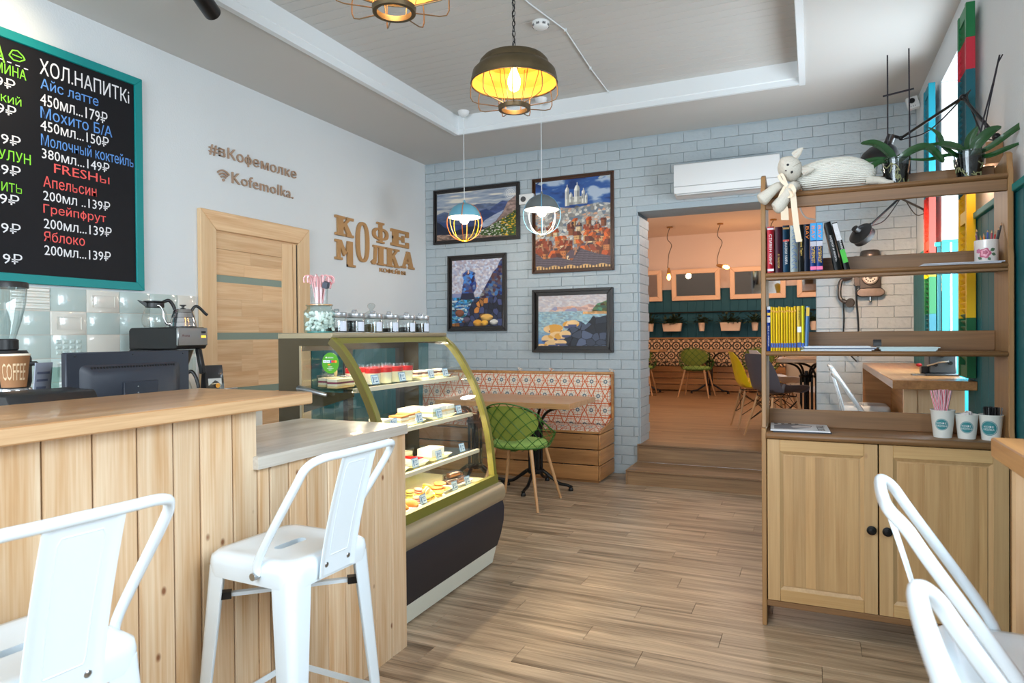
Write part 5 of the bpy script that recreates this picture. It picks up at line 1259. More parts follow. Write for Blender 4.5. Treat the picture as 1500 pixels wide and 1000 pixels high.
t = thing('glass_dome', 'clear glass cake dome with round knob behind the tea jars', 'glass dome', (-2.225, 3.05, ZT))
G().lathe([(.05, .0), (.05, .06), (.046, .09), (.034, .112), (.012, .124), (.009, .130), (.020, .142), (.022, .152), (.016, .162), (.0001, .166)], 28, cap=False).build('dome', glass('dome_glass', (246, 250, 250), .8), t)
G().lathe([(.0001, 0), (.054, 0), (.054, .004), (.0001, .004)], 28).build('tray', steel, t)
t = thing('marshmallow_jar', 'large square-shouldered glass jar of white marshmallows under the candy canes', 'jar', (-2.12, 2.50, ZT))
g = G(); lp = []
for (s, z) in ((.060, .0), (.064, .006), (.064, .100), (.052, .112), (.050, .124), (.056, .127), (.056, .132)): lp.append([(a, b, z) for a, b in rrect(-s, s, -s, s, min(.045, s*.7), 5)])
loft(g, lp, (True, False)); g.build('glass_body', thick_g, t)
G().lathe([(.0001, .128), (.060, .128), (.060, .134), (.0001, .134)], 28).build('wooden_lid', oak_top, t)
G().lathe([(.0001, .001), (.058, .001), (.058, .006), (.0001, .006)], 24).build('blue_base', pm('base_teal', (60, 150, 150), .3), t)
g = G(); r5 = random.Random(2)
for k in range(110):
    x, y, z = r5.uniform(-.048, .048), r5.uniform(-.048, .048), r5.uniform(.014, .094); a = Vector((r5.uniform(-1, 1), r5.uniform(-1, 1), r5.uniform(-1, 1))).normalized()*.009
    g.cyl(Vector((x, y, z))-a, Vector((x, y, z))+a, .0075, n=7)
o = g.build('marshmallows', pm('marshmallow', (246, 244, 238), .7), t); o['kind'] = 'stuff'
t = thing('candy_cup', 'clear glass tumbler holding the bunch of candy canes', 'tumbler', (-2.12, 2.50, ZT+.1345))
G().lathe([(.0001, .003), (.036, .003), (.040, .078), (.0415, .078), (.038, 0), (.0001, 0)], 28).build('glass', cup_glass, t)
G().box(.005, .03, -.012, .012, .085, .115).build('price_card', pm('card_dark', (70, 76, 88), .5), t, rot=(.2, .3, .2)); G().cyl((.0, 0, .006), (.012, 0, .09), .002, n=5).build('card_stick', beech, t)
m, nt, b = newmat('candy_stripe'); tc = N(nt, 'ShaderNodeTexCoord'); wv = N(nt, 'ShaderNodeTexWave'); wv.bands_direction = 'DIAGONAL'; wv.inputs['Scale'].default_value = 75; nt.links.new(tc.outputs['Object'], wv.inputs['Vector'])
cr = N(nt, 'ShaderNodeValToRGB'); cr.color_ramp.interpolation = 'CONSTANT'; cr.color_ramp.elements[0].color = (*lin((206, 40, 66)), 1); cr.color_ramp.elements[1].position = .5; cr.color_ramp.elements[1].color = (*lin((246, 232, 232)), 1); nt.links.new(wv.outputs['Fac'], cr.inputs[0]); nt.links.new(cr.outputs[0], b.inputs['Base Color']); b.inputs['Roughness'].default_value = .25
candy = m
pts = [(0, 0, 0), (0, 0, .04), (0, 0, .08), (0, 0, .115)]+[(.018-.018*math.cos(R(a)), 0, .115+.018*math.sin(R(a))) for a in (30, 60, 90, 120, 150, 180)]+[(.036, 0, .102)]
cm = G().tube(pts, .0038, 7).mesh('candy_cane', candy)
for k in range(11):
    a = 2*PI*k/11; t_ = .12+.10*((k*7) % 3)/2
    r_ = .018+.006*(k % 2)
    M = Matrix.Translation((-2.12+r_*math.cos(a), 2.50+r_*math.sin(a), ZT+.1345+.004)) @ Matrix.Rotation(a, 4, 'Z') @ Matrix.Rotation(t_ if k != 3 else .5, 4, 'Y') @ Matrix.Translation((-.010, 0, 0))
    o = link('candy_cane', cm); o.matrix_world = M; tag(o, 'red and white striped candy cane in the glass tumbler', 'candy', 'candy canes in the tumbler')
# ================================================================== behind the bar
# till monitor seen from behind
mon = thing('till_monitor', 'dark till monitor seen from behind on the bar', 'monitor', (-2.31, 1.68, .8805))
blue_bl = pm('monitor_shell', (30, 36, 48), .45)
G().box(-.015, .012, -.245, .245, .075, .375).build('screen_shell', blue_bl, mon, bevel=.004)
g = G(); lp = [[(.0121, y, z) for y, z in rrect(-.20, .20, .09, .33, .02, 3)], [(.030, y, z) for y, z in rrect(-.17, .17, .10, .305, .02, 3)]]
loft(g, lp, (False, True)); g.build('rear_bulge', blue_bl, mon)
g = G()
for k in range(30): y = -.165+k*.0113; g.box(.0195, .0225, y, y+.006, .311, .323)
g.xf(Matrix.Translation((0, 0, .0))); o = g.build('vent_slots', pm('slot_black', (8, 8, 10), .8), mon); o['kind'] = 'stuff'
G().box(.030, .038, -.055, .085, .10, .265).build('mount_plate', blue_bl, mon, bevel=.003)
G().sph((.039, .0, .245), .003, 8).sph((.039, .0, .222), .003, 8).build('plate_screws', steel, mon)
G().sph((.0125, -.215, .362), .003, 8).sph((.0125, 0, .362), .003, 8).sph((.0125, .215, .362), .003, 8).build('shell_screws', black, mon)
G().box(-.02, .02, -.04, .04, .01, .12).lathe([(.0001, 0), (.11, 0), (.10, .012), (.0001, .014)], 28).build('stand', blue_bl, mon)
G().box(-.0165, -.015, -.235, .235, .085, .365).build('screen', pm('screen_dark', (12, 14, 18), .15), mon)
# receipt printer / keyboard box and card holder
t = thing('receipt_printer', 'low black receipt printer with sloping lid beside the till monitor', 'printer', (-2.16, 1.265, 1.046))
g = G(); g.prism([(-.10, 0), (.10, 0), (.12, .025), (.075, .095), (-.06, .10), (-.10, .07)], 'y', -.13, .13); g.build('body', black, t, bevel=.005)
G().box(.075, .125, -.09, .13, .012, .020).build('paper_slot', pm('slot_blue', (110, 130, 160), .4), t, rot=(0, 0, 0))
bx = tag(G().box(-.12, .12, -.15, .15, 0, .165).build('cash_box', black, loc=(-2.16, 1.265, .8805), bevel=.004), 'black till drawer box under the receipt printer', 'till drawer')
t = thing('card_holder', 'grey printed card leaning in a black holder against the monitor edge', 'card holder', (-2.48, 1.47, 1.05))
G().box(-.05, .05, -.03, .03, -.169, .0).build('holder_base', black, t, bevel=.004)
G().box(-.012, -.008, -.035, .030, .0, .17).build('card', pm('card_grey', (150, 156, 172), .5), t, rot=(0, R(6), R(10)))
G().box(.010, .016, .01, .040, .0, .155).build('clear_leaf', glass('leaf_glass', (225, 240, 235), .7), t, rot=(0, R(6), R(10)))
g = G()
for k in range(5): g.box(-.0075, -.007, -.028, .02-.006*(k % 3), .13-.026*k, .138-.026*k)
g.build('print', pm('print_grey', (96, 104, 128), .6), t, rot=(0, R(6), R(10)))
t = thing('milk_jug', 'small dark metal jug with loop handle beside the cup tower', 'jug', (-2.62, 1.62, .8805))
G().lathe([(.0001, 0), (.045, 0), (.05, .06), (.04, .16), (.046, .20), (.043, .20), (.037, .16), (.047, .06), (.042, .004), (.0001, .004)], 24).build('body', black_metal, t)
G().tube(smoothpath([(-.03, -.03, .18), (-.06, -.06, .16), (-.06, -.06, .08), (-.03, -.03, .05)], 5), .005, 8).build('handle', chrome, t)
# coffee grinder
t = thing('coffee_grinder', 'black and chrome coffee grinder with clear bean hopper at the photo edge', 'coffee grinder', (-2.80, 1.515, .8805))
G().box(-.09, .09, -.10, .06, 0, .24).build('body', chrome, t, bevel=.02, seg=3)
G().lathe([(.0001, .24), (.085, .24), (.09, .26), (.09, .35), (.075, .38), (.0001, .38)], 28).build('motor_head', black, t)
G().tube([(.06, .02, .33), (.10, .06, .33), (.11, .075, .31), (.105, .07, .28)], .009, 8).build('lever', black, t)
G().lathe([(.045, .38), (.05, .385), (.05, .42), (.042, .425)], 24).build('hopper_collar', black, t)
G().lathe([(.04, .42), (.060, .49), (.075, .56), (.080, .62), (.078, .62), (.073, .56), (.058, .49), (.038, .42)], 28, cap=False).build('hopper', jar_g, t)
G().lathe([(.0001, .640), (.082, .640), (.084, .636), (.084, .618), (.0001, .618)], 28).build('hopper_lid', black, t)
t = thing('paper_cup', 'brown paper cup with swirly lettering on a polished steel pedestal', 'cup', (-2.38, 1.32, 1.145))
G().lathe([(.0001, .002), (.034, .002), (.0445, .105), (.046, .107), (.044, .109), (.0435, .105), (.033, .004), (.0001, .004)], 28).build('cup_wall', pm('kraft_cup', (150, 104, 66), .7), t)
G().lathe([(.0448, .104), (.0465, .107), (.0448, .110), (.0435, .107)], 28, close=True).build('rolled_rim', pm('rim_cream', (236, 220, 196), .6), t)
g = G()
def oncup(a, z): r = .0345+.0105*z/.105; return (r*math.cos(a), r*math.sin(a), z)
ct = textmesh('COFFEE', (0, 0, 0), (1, 0, 0), (0, 0, 1), 1.7, .055, 0)
g.add([oncup(-1.35+v[0], .025+v[2]) for v in ct.v], ct.f); g.build('lettering', pm('cup_print', (206, 176, 140), .7), t, smooth=False)
t = thing('steel_pedestal', 'polished steel cylinder under the brown paper cup', 'steel container', (-2.38, 1.32, .8805))
G().lathe([(.0001, 0), (.055, 0), (.055, .01), (.050, .02), (.050, .255), (.046, .2635), (.0001, .2635)], 28).build('body', chrome, t)
# glass row behind the printer
for k, y in enumerate((1.36, 1.43)):
    o = G().lathe([(.0001, .002), (.028, .002), (.034, .12), (.0355, .12), (.030, 0), (.0001, 0)], 20).build('water_glass', cup_glass, loc=(-2.62, y+.03, .8805)); tag(o, 'clear drinking glass behind the receipt printer', 'glass', 'drinking glasses behind the printer')
# coffee brewer
t = thing('coffee_brewer', 'black and silver filter coffee machine on the back counter', 'coffee machine', (-3.42, 2.72, .9005))
G().box(-.20, .20, -.10, .10, 0, .05).build('base', black, t, bevel=.008)
G().box(-.20, -.04, -.10, .10, .05, .34).build('column', black, t, bevel=.006)
G().prism([(-.20, .34), (.19, .34), (.20, .355), (.20, .45), (.185, .465), (-.185, .465), (-.20, .45)], 'y', -.10, .10).build('head', black, t, bevel=.006)
G().box(.19, .208, -.10, .10, .36, .462).build('front_plate', steel, t, bevel=.004)
g = textmesh('Aroma', (.2085, -.075, .41), (0, 1, 0), (0, 0, 1), .05, .016, .0005); g.build('lettering', pm('logo_red', (110, 60, 60), .5), t, smooth=False)
G().box(.207, .212, .055, .082, .430, .442).build('switch', black, t); G().box(.207, .212, .055, .082, .405, .417).build('switch', emit('switch_amber', (255, 170, 50), 2.5), t)
fb_ = G().lathe([(.035, .20), (.075, .325), (.080, .335), (.0001, .335)], 24, c=(.09, 0, 0)).build('filter_basket', steel, t)
G().prism([(.17, .34), (.20, .34), (.235, .20), (.205, .195)], 'y', -.012+.05, .016+.05).build('basket_handle', black, t, bevel=.004)
pot_prof = [(.0001, .002), (.055, .002), (.068, .02), (.070, .05), (.060, .09), (.046, .118), (.044, .125)]
def pot(label, loc, rz):
    t2 = thing('glass_coffee_pot', label, 'coffee pot', loc, rz)
    G().lathe(pot_prof, 28, cap=False).build('glass_bowl', jar_g, t2)
    G().lathe([(.047, .115), (.050, .118), (.050, .142), (.060, .150), (.060, .154), (.0001, .158)], 28).build('collar', black, t2)
    G().prism([(-.04, .142), (-.088, .158), (-.080, .150), (-.045, .120)], 'y', -.02, .02).build('spout', black, t2)
    G().tube(smoothpath([(.045, 0, .150), (.075, 0, .160), (.098, 0, .130), (.112, 0, .085), (.115, 0, .065)], 5), .010, 10).build('handle', black, t2)
    return t2
pot('empty glass coffee pot standing on top of the brewer', (-3.50, 2.70, 1.3665), R(62))
pot('glass coffee pot under the brewer basket, mostly hidden by the monitor', (-3.33, 2.72, .951), R(20))
k_ = thing('gooseneck_kettle', 'ribbed stainless gooseneck kettle with black handle on top of the brewer', 'kettle', (-3.335, 2.755, 1.3665), R(62))
G().lathe([(.0001, .0), (.072, .0), (.074, .006), (.068, .028), (.070, .030), (.062, .056), (.064, .058), (.054, .084), (.056, .086), (.046, .104), (.030, .110), (.0001, .112)], 32).build('body', chrome, k_, ang=30)
G().lathe([(.0001, .112), (.008, .113), (.008, .122), (.018, .126), (.018, .130), (.0001, .131)], 20).build('lid_knob', black, k_)
G().tube(smoothpath([(-.062, 0, .022), (-.085, 0, .020), (-.100, 0, .05), (-.104, 0, .09), (-.120, 0, .120), (-.135, 0, .124)], 6), [.009]*6+[.007]*12+[.005]*13, 10).build('gooseneck_spout', chrome, k_)
G().tube(smoothpath([(.044, 0, .092), (.060, 0, .118), (.078, 0, .122), (.100, 0, .104), (.118, 0, .084), (.132, 0, .072)], 5), .0085, 10).build('handle', black, k_)
t = thing('coffee_bag', 'black foil coffee bag with a white label beside the brewer', 'bag', (-3.27, 2.90, .9005), R(-15))
g = G(); lp = [[(x*.04*(1-.75*f**2), y*.055, f*.24) for x, y in ((-1, -1), (1, -1), (1.15, 0), (1, 1), (-1, 1), (-1.15, 0))] for f in (0, .15, .5, .8, .93, 1)]
loft(g, lp, (True, True)); g.build('foil_bag', pm('foil_black', (26, 26, 30), .3, coat=.4), t)
G().box(.036, .042, -.04, .04, .03, .16).build('label', pm('label_w', (214, 216, 214), .6), t, rot=(0, R(-4), 0)); G().lathe([(.014, 0), (.014, .001), (.0001, .001)], 16, c=(.046, .01, .12), M=Matrix.Rotation(R(90), 4, 'Y')).build('label_fruit', pm('label_orange', (226, 160, 60), .6), t)
g = G(); 
for k in range(4): g.box(.0425, .0435, -.03, .022, .05+k*.012, .054+k*.012)
g.build('label_print', pm('print_green', (110, 130, 70), .6), t, rot=(0, R(-4), 0))
# ================================================================== bench, table and wire chair by the brick wall
def node_pattern(name, base, c1, c2, scale, kind, planes='xz'):
    """printed geometric upholstery: octagon stars, built from maths on object coordinates"""
    m, nt, b = newmat(name); L = nt.links
    tc = N(nt, 'ShaderNodeTexCoord'); sp = N(nt, 'ShaderNodeSeparateXYZ'); L.new(tc.outputs['Object'], sp.inputs[0])
    def M(op, a, b_=None, c=None):
        n = N(nt, 'ShaderNodeMath', operation=op)
        for i, v in enumerate((a, b_, c)):
            if v is None: continue
            if isinstance(v, (int, float)): n.inputs[i].default_value = v
            else: L.new(v, n.inputs[i])
        return n.outputs[0]
    U = M('MULTIPLY', sp.outputs[planes[0].upper()], scale); V = M('MULTIPLY', sp.outputs[planes[1].upper()], scale)
    row = M('FLOOR', V); U = M('MULTIPLY_ADD', M('MODULO', M('ABSOLUTE', row), 2.0), .5, U)
    fu = M('SUBTRACT', M('FRACT', U), .5); fv = M('SUBTRACT', M('FRACT', V), .5); au = M('ABSOLUTE', fu); av = M('ABSOLUTE', fv)
    def near(x, v, w): return M('LESS_THAN', M('ABSOLUTE', M('SUBTRACT', x, v)), w)
    mx = M('MAXIMUM', au, av); sm = M('ADD', au, av)
    if kind == 'octa':
        hexv = M('ADD', au, M('MULTIPLY', av, .55))
        lines = M('MAXIMUM', near(hexv, .50, .034), M('MAXIMUM', M('MULTIPLY', near(M('SUBTRACT', au, av), 0, .02), M('GREATER_THAN', mx, .16)), near(mx, .335, .022)))
        lines = M('MAXIMUM', lines, M('MULTIPLY', M('MAXIMUM', near(au, 0, .015), near(av, 0, .015)), M('GREATER_THAN', mx, .18)))
        lines = M('MAXIMUM', lines, near(av, .49, .026))
        core = M('MULTIPLY', M('LESS_THAN', M('MINIMUM', M('MULTIPLY', mx, 1.15), M('MULTIPLY', sm, .8)), .135), M('GREATER_THAN', sm, .075))
    else:
        lines = M('MAXIMUM', near(sm, .5, .07), M('MAXIMUM', near(mx, .33, .04), near(sm, .86, .05)))
        core = M('MULTIPLY', M('LESS_THAN', sm, .24), M('GREATER_THAN', sm, .10))
    m1 = N(nt, 'ShaderNodeMix', data_type='RGBA'); m1.inputs['A'].default_value = (*lin(base), 1); m1.inputs['B'].default_value = (*lin(c1), 1); L.new(lines, m1.inputs['Factor'])
    m2 = N(nt, 'ShaderNodeMix', data_type='RGBA'); m2.inputs['B'].default_value = (*lin(c2), 1); L.new(core, m2.inputs['Factor']); L.new(m1.outputs['Result'], m2.inputs['A'])
    L.new(m2.outputs['Result'], b.inputs['Base Color']); b.inputs['Roughness'].default_value = .85
    return m
fab = node_pattern('bench_fabric', (226, 214, 196), (202, 94, 38), (96, 112, 124), 7.5, 'octa')
fab_s = node_pattern('bench_fabric_seat', (226, 214, 196), (202, 94, 38), (96, 112, 124), 7.5, 'octa', 'xy')
bn = thing('corner_bench', 'wooden slatted bench with orange patterned cushions along the brick wall', 'bench', (-1.69, 6.09, 0))
Lb = 2.04
for k in range(3):
    z = .02+k*.138
    G().box(-Lb, -.028, -.455, -.437, z, z+.128).build('slat', benchw, bn, bevel=.003)
    G().box(-.026, -.008, -.455, .0, z, z+.128).build('slat', benchwy, bn, bevel=.003)
G().box(-Lb, -.028, -.450, -.437, .432, .452).build('slat', benchw, bn, bevel=.003)
G().prism([(-.455, .432), (0, .432), (0, .52), (-.04, .52), (-.10, .50), (-.455, .452)], 'x', -.026, -.008).build('end_rail', benchwy, bn, bevel=.003)
G().box(-.075, -.030, -.432, -.40, .0, .42).box(-Lb, -.03, -.437, -.42, .0, .02).box(-.9, -.85, -.432, -.40, 0, .42).build('frame_post', benchw, bn)
G().box(-Lb, -.03, -.43, .0, .435, .445).build('seat_board', benchw, bn)
g = G(); lp = []
g.grid(lambda a, b: (-Lb+(Lb-.03)*a, -.445+.37*b, .450+.030*math.sin(PI*min(1, max(0, b)))**.4*(1-(2*a-1)**40)), 40, 10); g.build('seat_cushion', fab_s, bn, ang=80)
g = G()
prof = [(-.075, .452), (-.080, .46), (-.100, .48), (-.098, .70), (-.075, .90), (-.055, .925), (-.03, .93), (0, .93), (0, .452)]
g.prism(prof, 'x', -Lb, -.030); g.build('back_cushion', fab, bn, bevel=.008, seg=2, ang=60)
G().box(-Lb, -.006, -.035, -.0, .93, .955).box(-.026, -.006, -.035, 0, .52, .93).build('back_frame', benchwy, bn, bevel=.002)
g = G()
for x in (-.02, -.62, -.95):
    g.tube(smoothpath([(x, -.03, .955), (x-.02, -.04, .985), (x+.01, -.03, .975), (x+.03, -.04, .968)], 4), .004, 6)
    g.sph((x, -.035, .962), (.012, .01, .008), 8)
g.build('fabric_ties', fab, bn)
# table
iron = black_metal
def iron_base(par, x, y, h, r=.30, rot0=0, cols=4):
    g = G()
    for k in range(4):
        a = rot0+k*PI/2; c, s = math.cos(a), math.sin(a)
        g.tube(smoothpath([(x+q*c, y+q*s, z) for q, z in ((.02, .16), (.07, .15), (.14, .10), (.21, .055), (r-.03, .045), (r, .03))], 4), [.016]*8+[.014]*8+[.013]*5, 8)
        g.lathe([(.0001, 0), (.020, 0), (.022, .012), (.014, .028), (.018, .040), (.0001, .05)], 12, c=(x+r*c, y+r*s, 0))
    g.build('base', iron, par)
    g = G()
    for k in range(cols):
        a = rot0+PI/4+k*2*PI/cols; c, s = math.cos(a)*.055, math.sin(a)*.055
        g.cyl((x+c, y+s, .13), (x+c, y+s, h-.14), .013, n=10)
    g.cyl((x, y, .12), (x, y, h-.10), .017, n=10)
    g.lathe([(.0001, .14), (.075, .14), (.078, .155), (.07, .165), (.0001, .17)], 20, c=(x, y, 0)); g.lathe([(.0001, h-.17), (.07, h-.17), (.078, h-.155), (.07, h-.145), (.0001, h-.14)], 20, c=(x, y, 0))
    g.build('column', iron, par)
    g = G()
    for k in range(4):
        a = rot0+k*PI/2; c, s = math.cos(a), math.sin(a)
        g.tube(smoothpath([(x+q*c, y+q*s, z) for q, z in ((.04, h-.22), (.06, h-.12), (.11, h-.05), (.20, h-.016), (.26, h-.010))], 4), .012, 8)
    g.build('top_bracket', iron, par)
t = thing('cafe_table', 'rectangular wood-topped table on a black iron base in front of the patterned bench', 'table', (-2.4, 5.40, 0))
G().box(-.62, .625, -.35, .35, .705, .750).build('tabletop', oak_topx, t, bevel=.003)
iron_base(t, .24, -.13, .705, .31, R(3)); iron_base(t, -.34, -.13, .705, .31, R(3))

# wire lattice armchair; sits facing +y, back at -y
green_w = pm('green_wire', (44, 104, 26), .4); green_f = pm('green_fabric', (136, 152, 62), .8, bump=.3, bscale=150)
green_f2 = pm('green_fabric_seat', (150, 184, 96), .8, bump=.3, bscale=150)
def wire_chair(label, loc, rz, group=None):
    t = thing('wire_armchair', label, 'chair', loc, rz, group)
    # shell: angle a from -pi*.62 .. pi*.62 measured from the back (-y); v from 0 (seat ring) to 1 (rim)
    A = 2.15
    def rimh(a): return .40+.40*math.cos(min(abs(a)*.72, PI/2))**1.0 if abs(a) < 1.0 else (.40+.40*math.cos(.72)) - .13*math.sin(min((abs(a)-1.0)/.9, 1)*PI/2) - .02
    def P(u, v):
        a = (2*u-1)*A; vv = max(0, v); f = math.sin(vv*PI/2)
        r = .10+.20*vv if vv < 0 else .215+.055*f+.0*vv
        top = rimh(a); z = .43+(top-.43)*vv+.02*(1-vv)
        rx = .235+.045*f-.0*a; ry = .215+.045*f
        bk = .05*vv*max(0, math.cos(a))
        return Vector((rx*math.sin(a)*(1+.0*vv), -ry*math.cos(a)-bk+.02, z))
    g = G()
    n = 11
    for d in (-1, 1):
        for k in range(-5, n+6):
            pts = []
            for i in range(15):
                v = i/14; u = (k+d*v*3.3)/n
                if -.001 <= u <= 1.001: pts.append(P(u, v))
            if len(pts) > 1: g.tube(pts, .0028, 5)
    # bottom bowl spokes
    for k in range(12):
        a = 2*PI*k/12; g.tube([(.235*math.sin(a), -.215*math.cos(a)+.02, .45), (.17*math.sin(a), -.16*math.cos(a)+.02, .425), (.05*math.sin(a), -.05*math.cos(a)+.02, .415)], .0023, 5)
    g.build('lattice', green_w, t)
    g = G(); g.tube([P(i/40, 1) for i in range(41)], .005, 8); g.tube([P(0, 1), P(0, .6), P(0, .2), P(0, 0)], .0045, 6); g.tube([P(1, 1), P(1, .6), P(1, .2), P(1, 0)], .0045, 6)
    g.tube([(.235*math.sin(2*PI*k/40), -.215*math.cos(2*PI*k/40)+.02, .45) for k in range(40)], .0045, 6, closed=True)
    g.build('rim', green_w, t)
    g = G(); g.lathe([(.0001, .435), (.19, .437), (.215, .452), (.220, .470), (.205, .486), (.15, .494), (.0001, .496)], 32); g.xf(Matrix.Translation((0, .02, 0)) @ Matrix.Diagonal((1.0, .95, 1, 1)) @ Matrix.Translation((0, 0, 0))); g.build('seat_pad', green_f2, t)
    # back pad: elliptical cushion lying against the inside of the shell
    g = G()
    def bp(s, w, off):
        # s angle around ellipse, w 0..1 radius
        uu = w*math.cos(s); vv = w*math.sin(s); a = uu*.98; zc = .645; z = zc+vv*.135
        v = (z-.45)/max(.05, rimh(a)-.43); p = P(.5+a/(2*A), max(0, min(1, v))); nrm = Vector((math.sin(a), -math.cos(a), 0)); return Vector((p.x, p.y, z))-nrm*(.010+off*math.sqrt(max(0, 1-w**4)))
    g.grid(lambda a, b: bp(2*PI*a, b, .034), 36, 8); g.grid(lambda a, b: bp(2*PI*a, b, .0), 36, 8)
    g.build('back_pad', green_f, t, ang=80)
    for sx in (-1, 1):
        for sy in (-1, 1):
            G().tube([(sx*.15, .02+sy*.14, .44), (sx*.245, .02+sy*.245, .0)], [.015, .010], 10).build('leg', beech, t)
            G().tube([(sx*.13, .02+sy*.12, .445), (sx*.150, .02+sy*.143, .435), (sx*.168, .02+sy*.162, .34)], .006, 6).sph((sx*.172, .02+sy*.166, .36), .006, 6).build('leg_bracket', green_w, t)
    G().box(-.15, .15, -.02, .06, .418, .424).box(-.02, .02, -.12, .16, .418, .424).build('under_frame', green_w, t)
    return t
ch0 = wire_chair('green wire lattice armchair with green pads at the table by the display case', (-2.09, 4.76, 0), 0)

# ================================================================== back room
dup(ch0, 'green wire lattice armchair in the back room, seen whole behind the steps', None, (-1.72, 11.1, FZ), R(-4))
dup(ch0, 'green wire lattice armchair in the back room cut off by the brick opening', None, (-2.66, 11.15, FZ), R(3))
dup(ch0, 'green wire lattice armchair in the back room showing just above the yellow chair', None, (-.75, 11.3, FZ), R(-3))
fab2 = node_pattern('back_bench_fabric', (226, 190, 150), (58, 50, 46), (58, 50, 46), 5.6, 'star')
b2 = thing('long_bench', 'long wooden bench with black and cream patterned back in the back room', 'bench', (-.42, BY-.05, FZ))
for k in range(4): G().box(-2.9, 0, -.47, -.45, .02+k*.108, .118+k*.108).build('slat', benchw, b2, bevel=.003)
for k in range(6): G().box(-2.85+k*.56, -2.79+k*.56, -.45, -.42, 0, .43).build('post', benchw, b2)
G().box(-2.9, 0, -.47, 0, .45, .50).build('seat_cushion', fab2, b2, bevel=.01)
G().box(-2.9, 0, -.09, 0, .50, .93).build('back_cushion', fab2, b2, bevel=.01)
G().box(-2.9, 0, -.10, 0, .93, .955).build('top_rail', benchw, b2, bevel=.003)
for x, lab in ((-1.60, 'dark wood-topped cafe table behind the whole green chair in the back room'), (-2.75, 'cafe table end showing beside the brick opening in the back room')):
    t = thing('cafe_table', lab, 'table', (x, 11.75, FZ))
    G().box(-.36, .36, -.33, .33, .712, .75).build('tabletop', oak_topx, t, bevel=.003); iron_base(t, 0, 0, .712, .30, R(8))
# mirrors
mir = pm('mirror_glass', (190, 190, 190), .03, metal=1); mfr = pm('mirror_frame', (250, 214, 184), .5)
for k, (x0, x1, z0, z1, lab) in enumerate(((-3.42, -2.56, 1.93, 2.51, 'pale framed mirror partly hidden by the brick reveal'), (-2.38, -1.515, 1.93, 2.505, 'pale framed mirror between the two lit bulbs'), (-1.345, -.42, 1.93, 2.50, 'pale framed mirror behind the shelf unit post'), (-.24, .62, 1.93, 2.49, 'pale framed mirror beside the brick pier'))):
    t = thing('framed_mirror', lab, 'mirror', (x0, BY-.03, z0)); W, Hh, f = x1-x0, z1-z0, .085
    for nm, pl in (('frame_bottom', [(0, 0), (W, 0), (W-f, f), (f, f)]), ('frame_top', [(0, Hh), (W, Hh), (W-f, Hh-f), (f, Hh-f)]), ('frame_side', [(0, 0), (f, f), (f, Hh-f), (0, Hh)]), ('frame_side', [(W, 0), (W-f, f), (W-f, Hh-f), (W, Hh)])):
        G().prism(pl, 'y', -.05, 0).build(nm, mfr, t, bevel=.008)
    G().box(f-.005, W-f+.005, -.02, -.012, f-.005, Hh-f+.005).build('mirror_glass', mir, t)
    t.rotation_euler = (R(8), 0, 0)
# hanging planters on a dark rod
t = tag(G().tube([(-3.3, BY-.084, 1.705), (.9, BY-.084, 1.705)], .012, 8).build('planter_rail', black_metal), 'dark rail carrying the hanging planters in the back room', 'rail')
leaf_d = pm('leaf_dark', (48, 66, 40), .6, vary=.2)
def leaf_at(g, base, d, ln, w, droop=.3):
    d = Vector(d).normalized(); s = d.cross(Vector((0, 0, 1))); s = s.normalized() if s.length > .01 else Vector((1, 0, 0)); up = s.cross(d)
    b = len(g.v); n = 5
    for i in range(n+1):
        f = i/n; c = Vector(base)+d*(ln*f)+Vector((0, 0, -droop*ln*f*f)); ww = w*math.sin(PI*min(f*.9+.08, 1))**.8
        g.v += [tuple(c-s*ww), tuple(c-up*ww*.25), tuple(c+s*ww)]
    for i in range(n):
        for j in (0, 1): a = b+i*3+j; g.f.append((a, a+1, a+4, a+3)); g.m.append(0)
rp = random.Random(8)
for k, (x, box, lab) in enumerate(((-2.76, 0, 'small pale pot with trailing plant beside the brick reveal'), (-2.36, 1, 'long pale planter box with bushy plant under the first mirror'), (-1.83, 0, 'small pale pot with round-leaved plant under the bulbs'), (-1.17+.0, 1, 'long pale planter box with thin stems'), (-.78, 0, 'small pale pot with leafy plant between planter box and shelf unit'), (-.42, 0, 'small pale pot seen through the shelf unit over the yellow books'), (.02, 0, 'small pale pot beside the brick pier'))):
    x = {3: -1.33}.get(k, x); x = {4: -.92}.get(k, x)
    t = thing('hanging_planter', lab, 'plant', (x, BY-.16, 1.36))
    pot_m = pm('planter_pale', (240, 214, 190), .6)
    if box: g = G(); loft(g, [[(a, b, z) for a, b in rrect(-w, w, -.05, .05, .01, 2)] for w, z in ((.155, 0), (.178, .15))], (True, True)); g.build('pot', pot_m, t)
    else: G().lathe([(.0001, 0), (.044, 0), (.060, .15), (.054, .15), (.0001, .13)], 20).build('pot', pot_m, t)
    G().tube([(0, .0, .10), (0, .045, .345), (0, .070, .364), (0, .092, .350)], .004, 6).build('hook', black_metal, t)
    g = G()
    for q in range(110 if box else 60):
        bx = rp.uniform(-.13, .13) if box else rp.uniform(-.03, .03); a = rp.uniform(0, 2*PI); e = rp.uniform(.1, 1.2)
        d = (math.cos(a)*math.cos(e), math.sin(a)*math.cos(e)*.6-.1, math.sin(e)); hgt = rp.uniform(.02, .17)
        st = Vector((bx, 0, .14)); tip = st+Vector(d)*hgt
        g.tube([st, tip], .002, 4); leaf_at(g, tip, d, rp.uniform(.06, .11), rp.uniform(.018, .034), .5)
    g.build('foliage', leaf_d, t, ang=80)['kind'] = 'stuff'
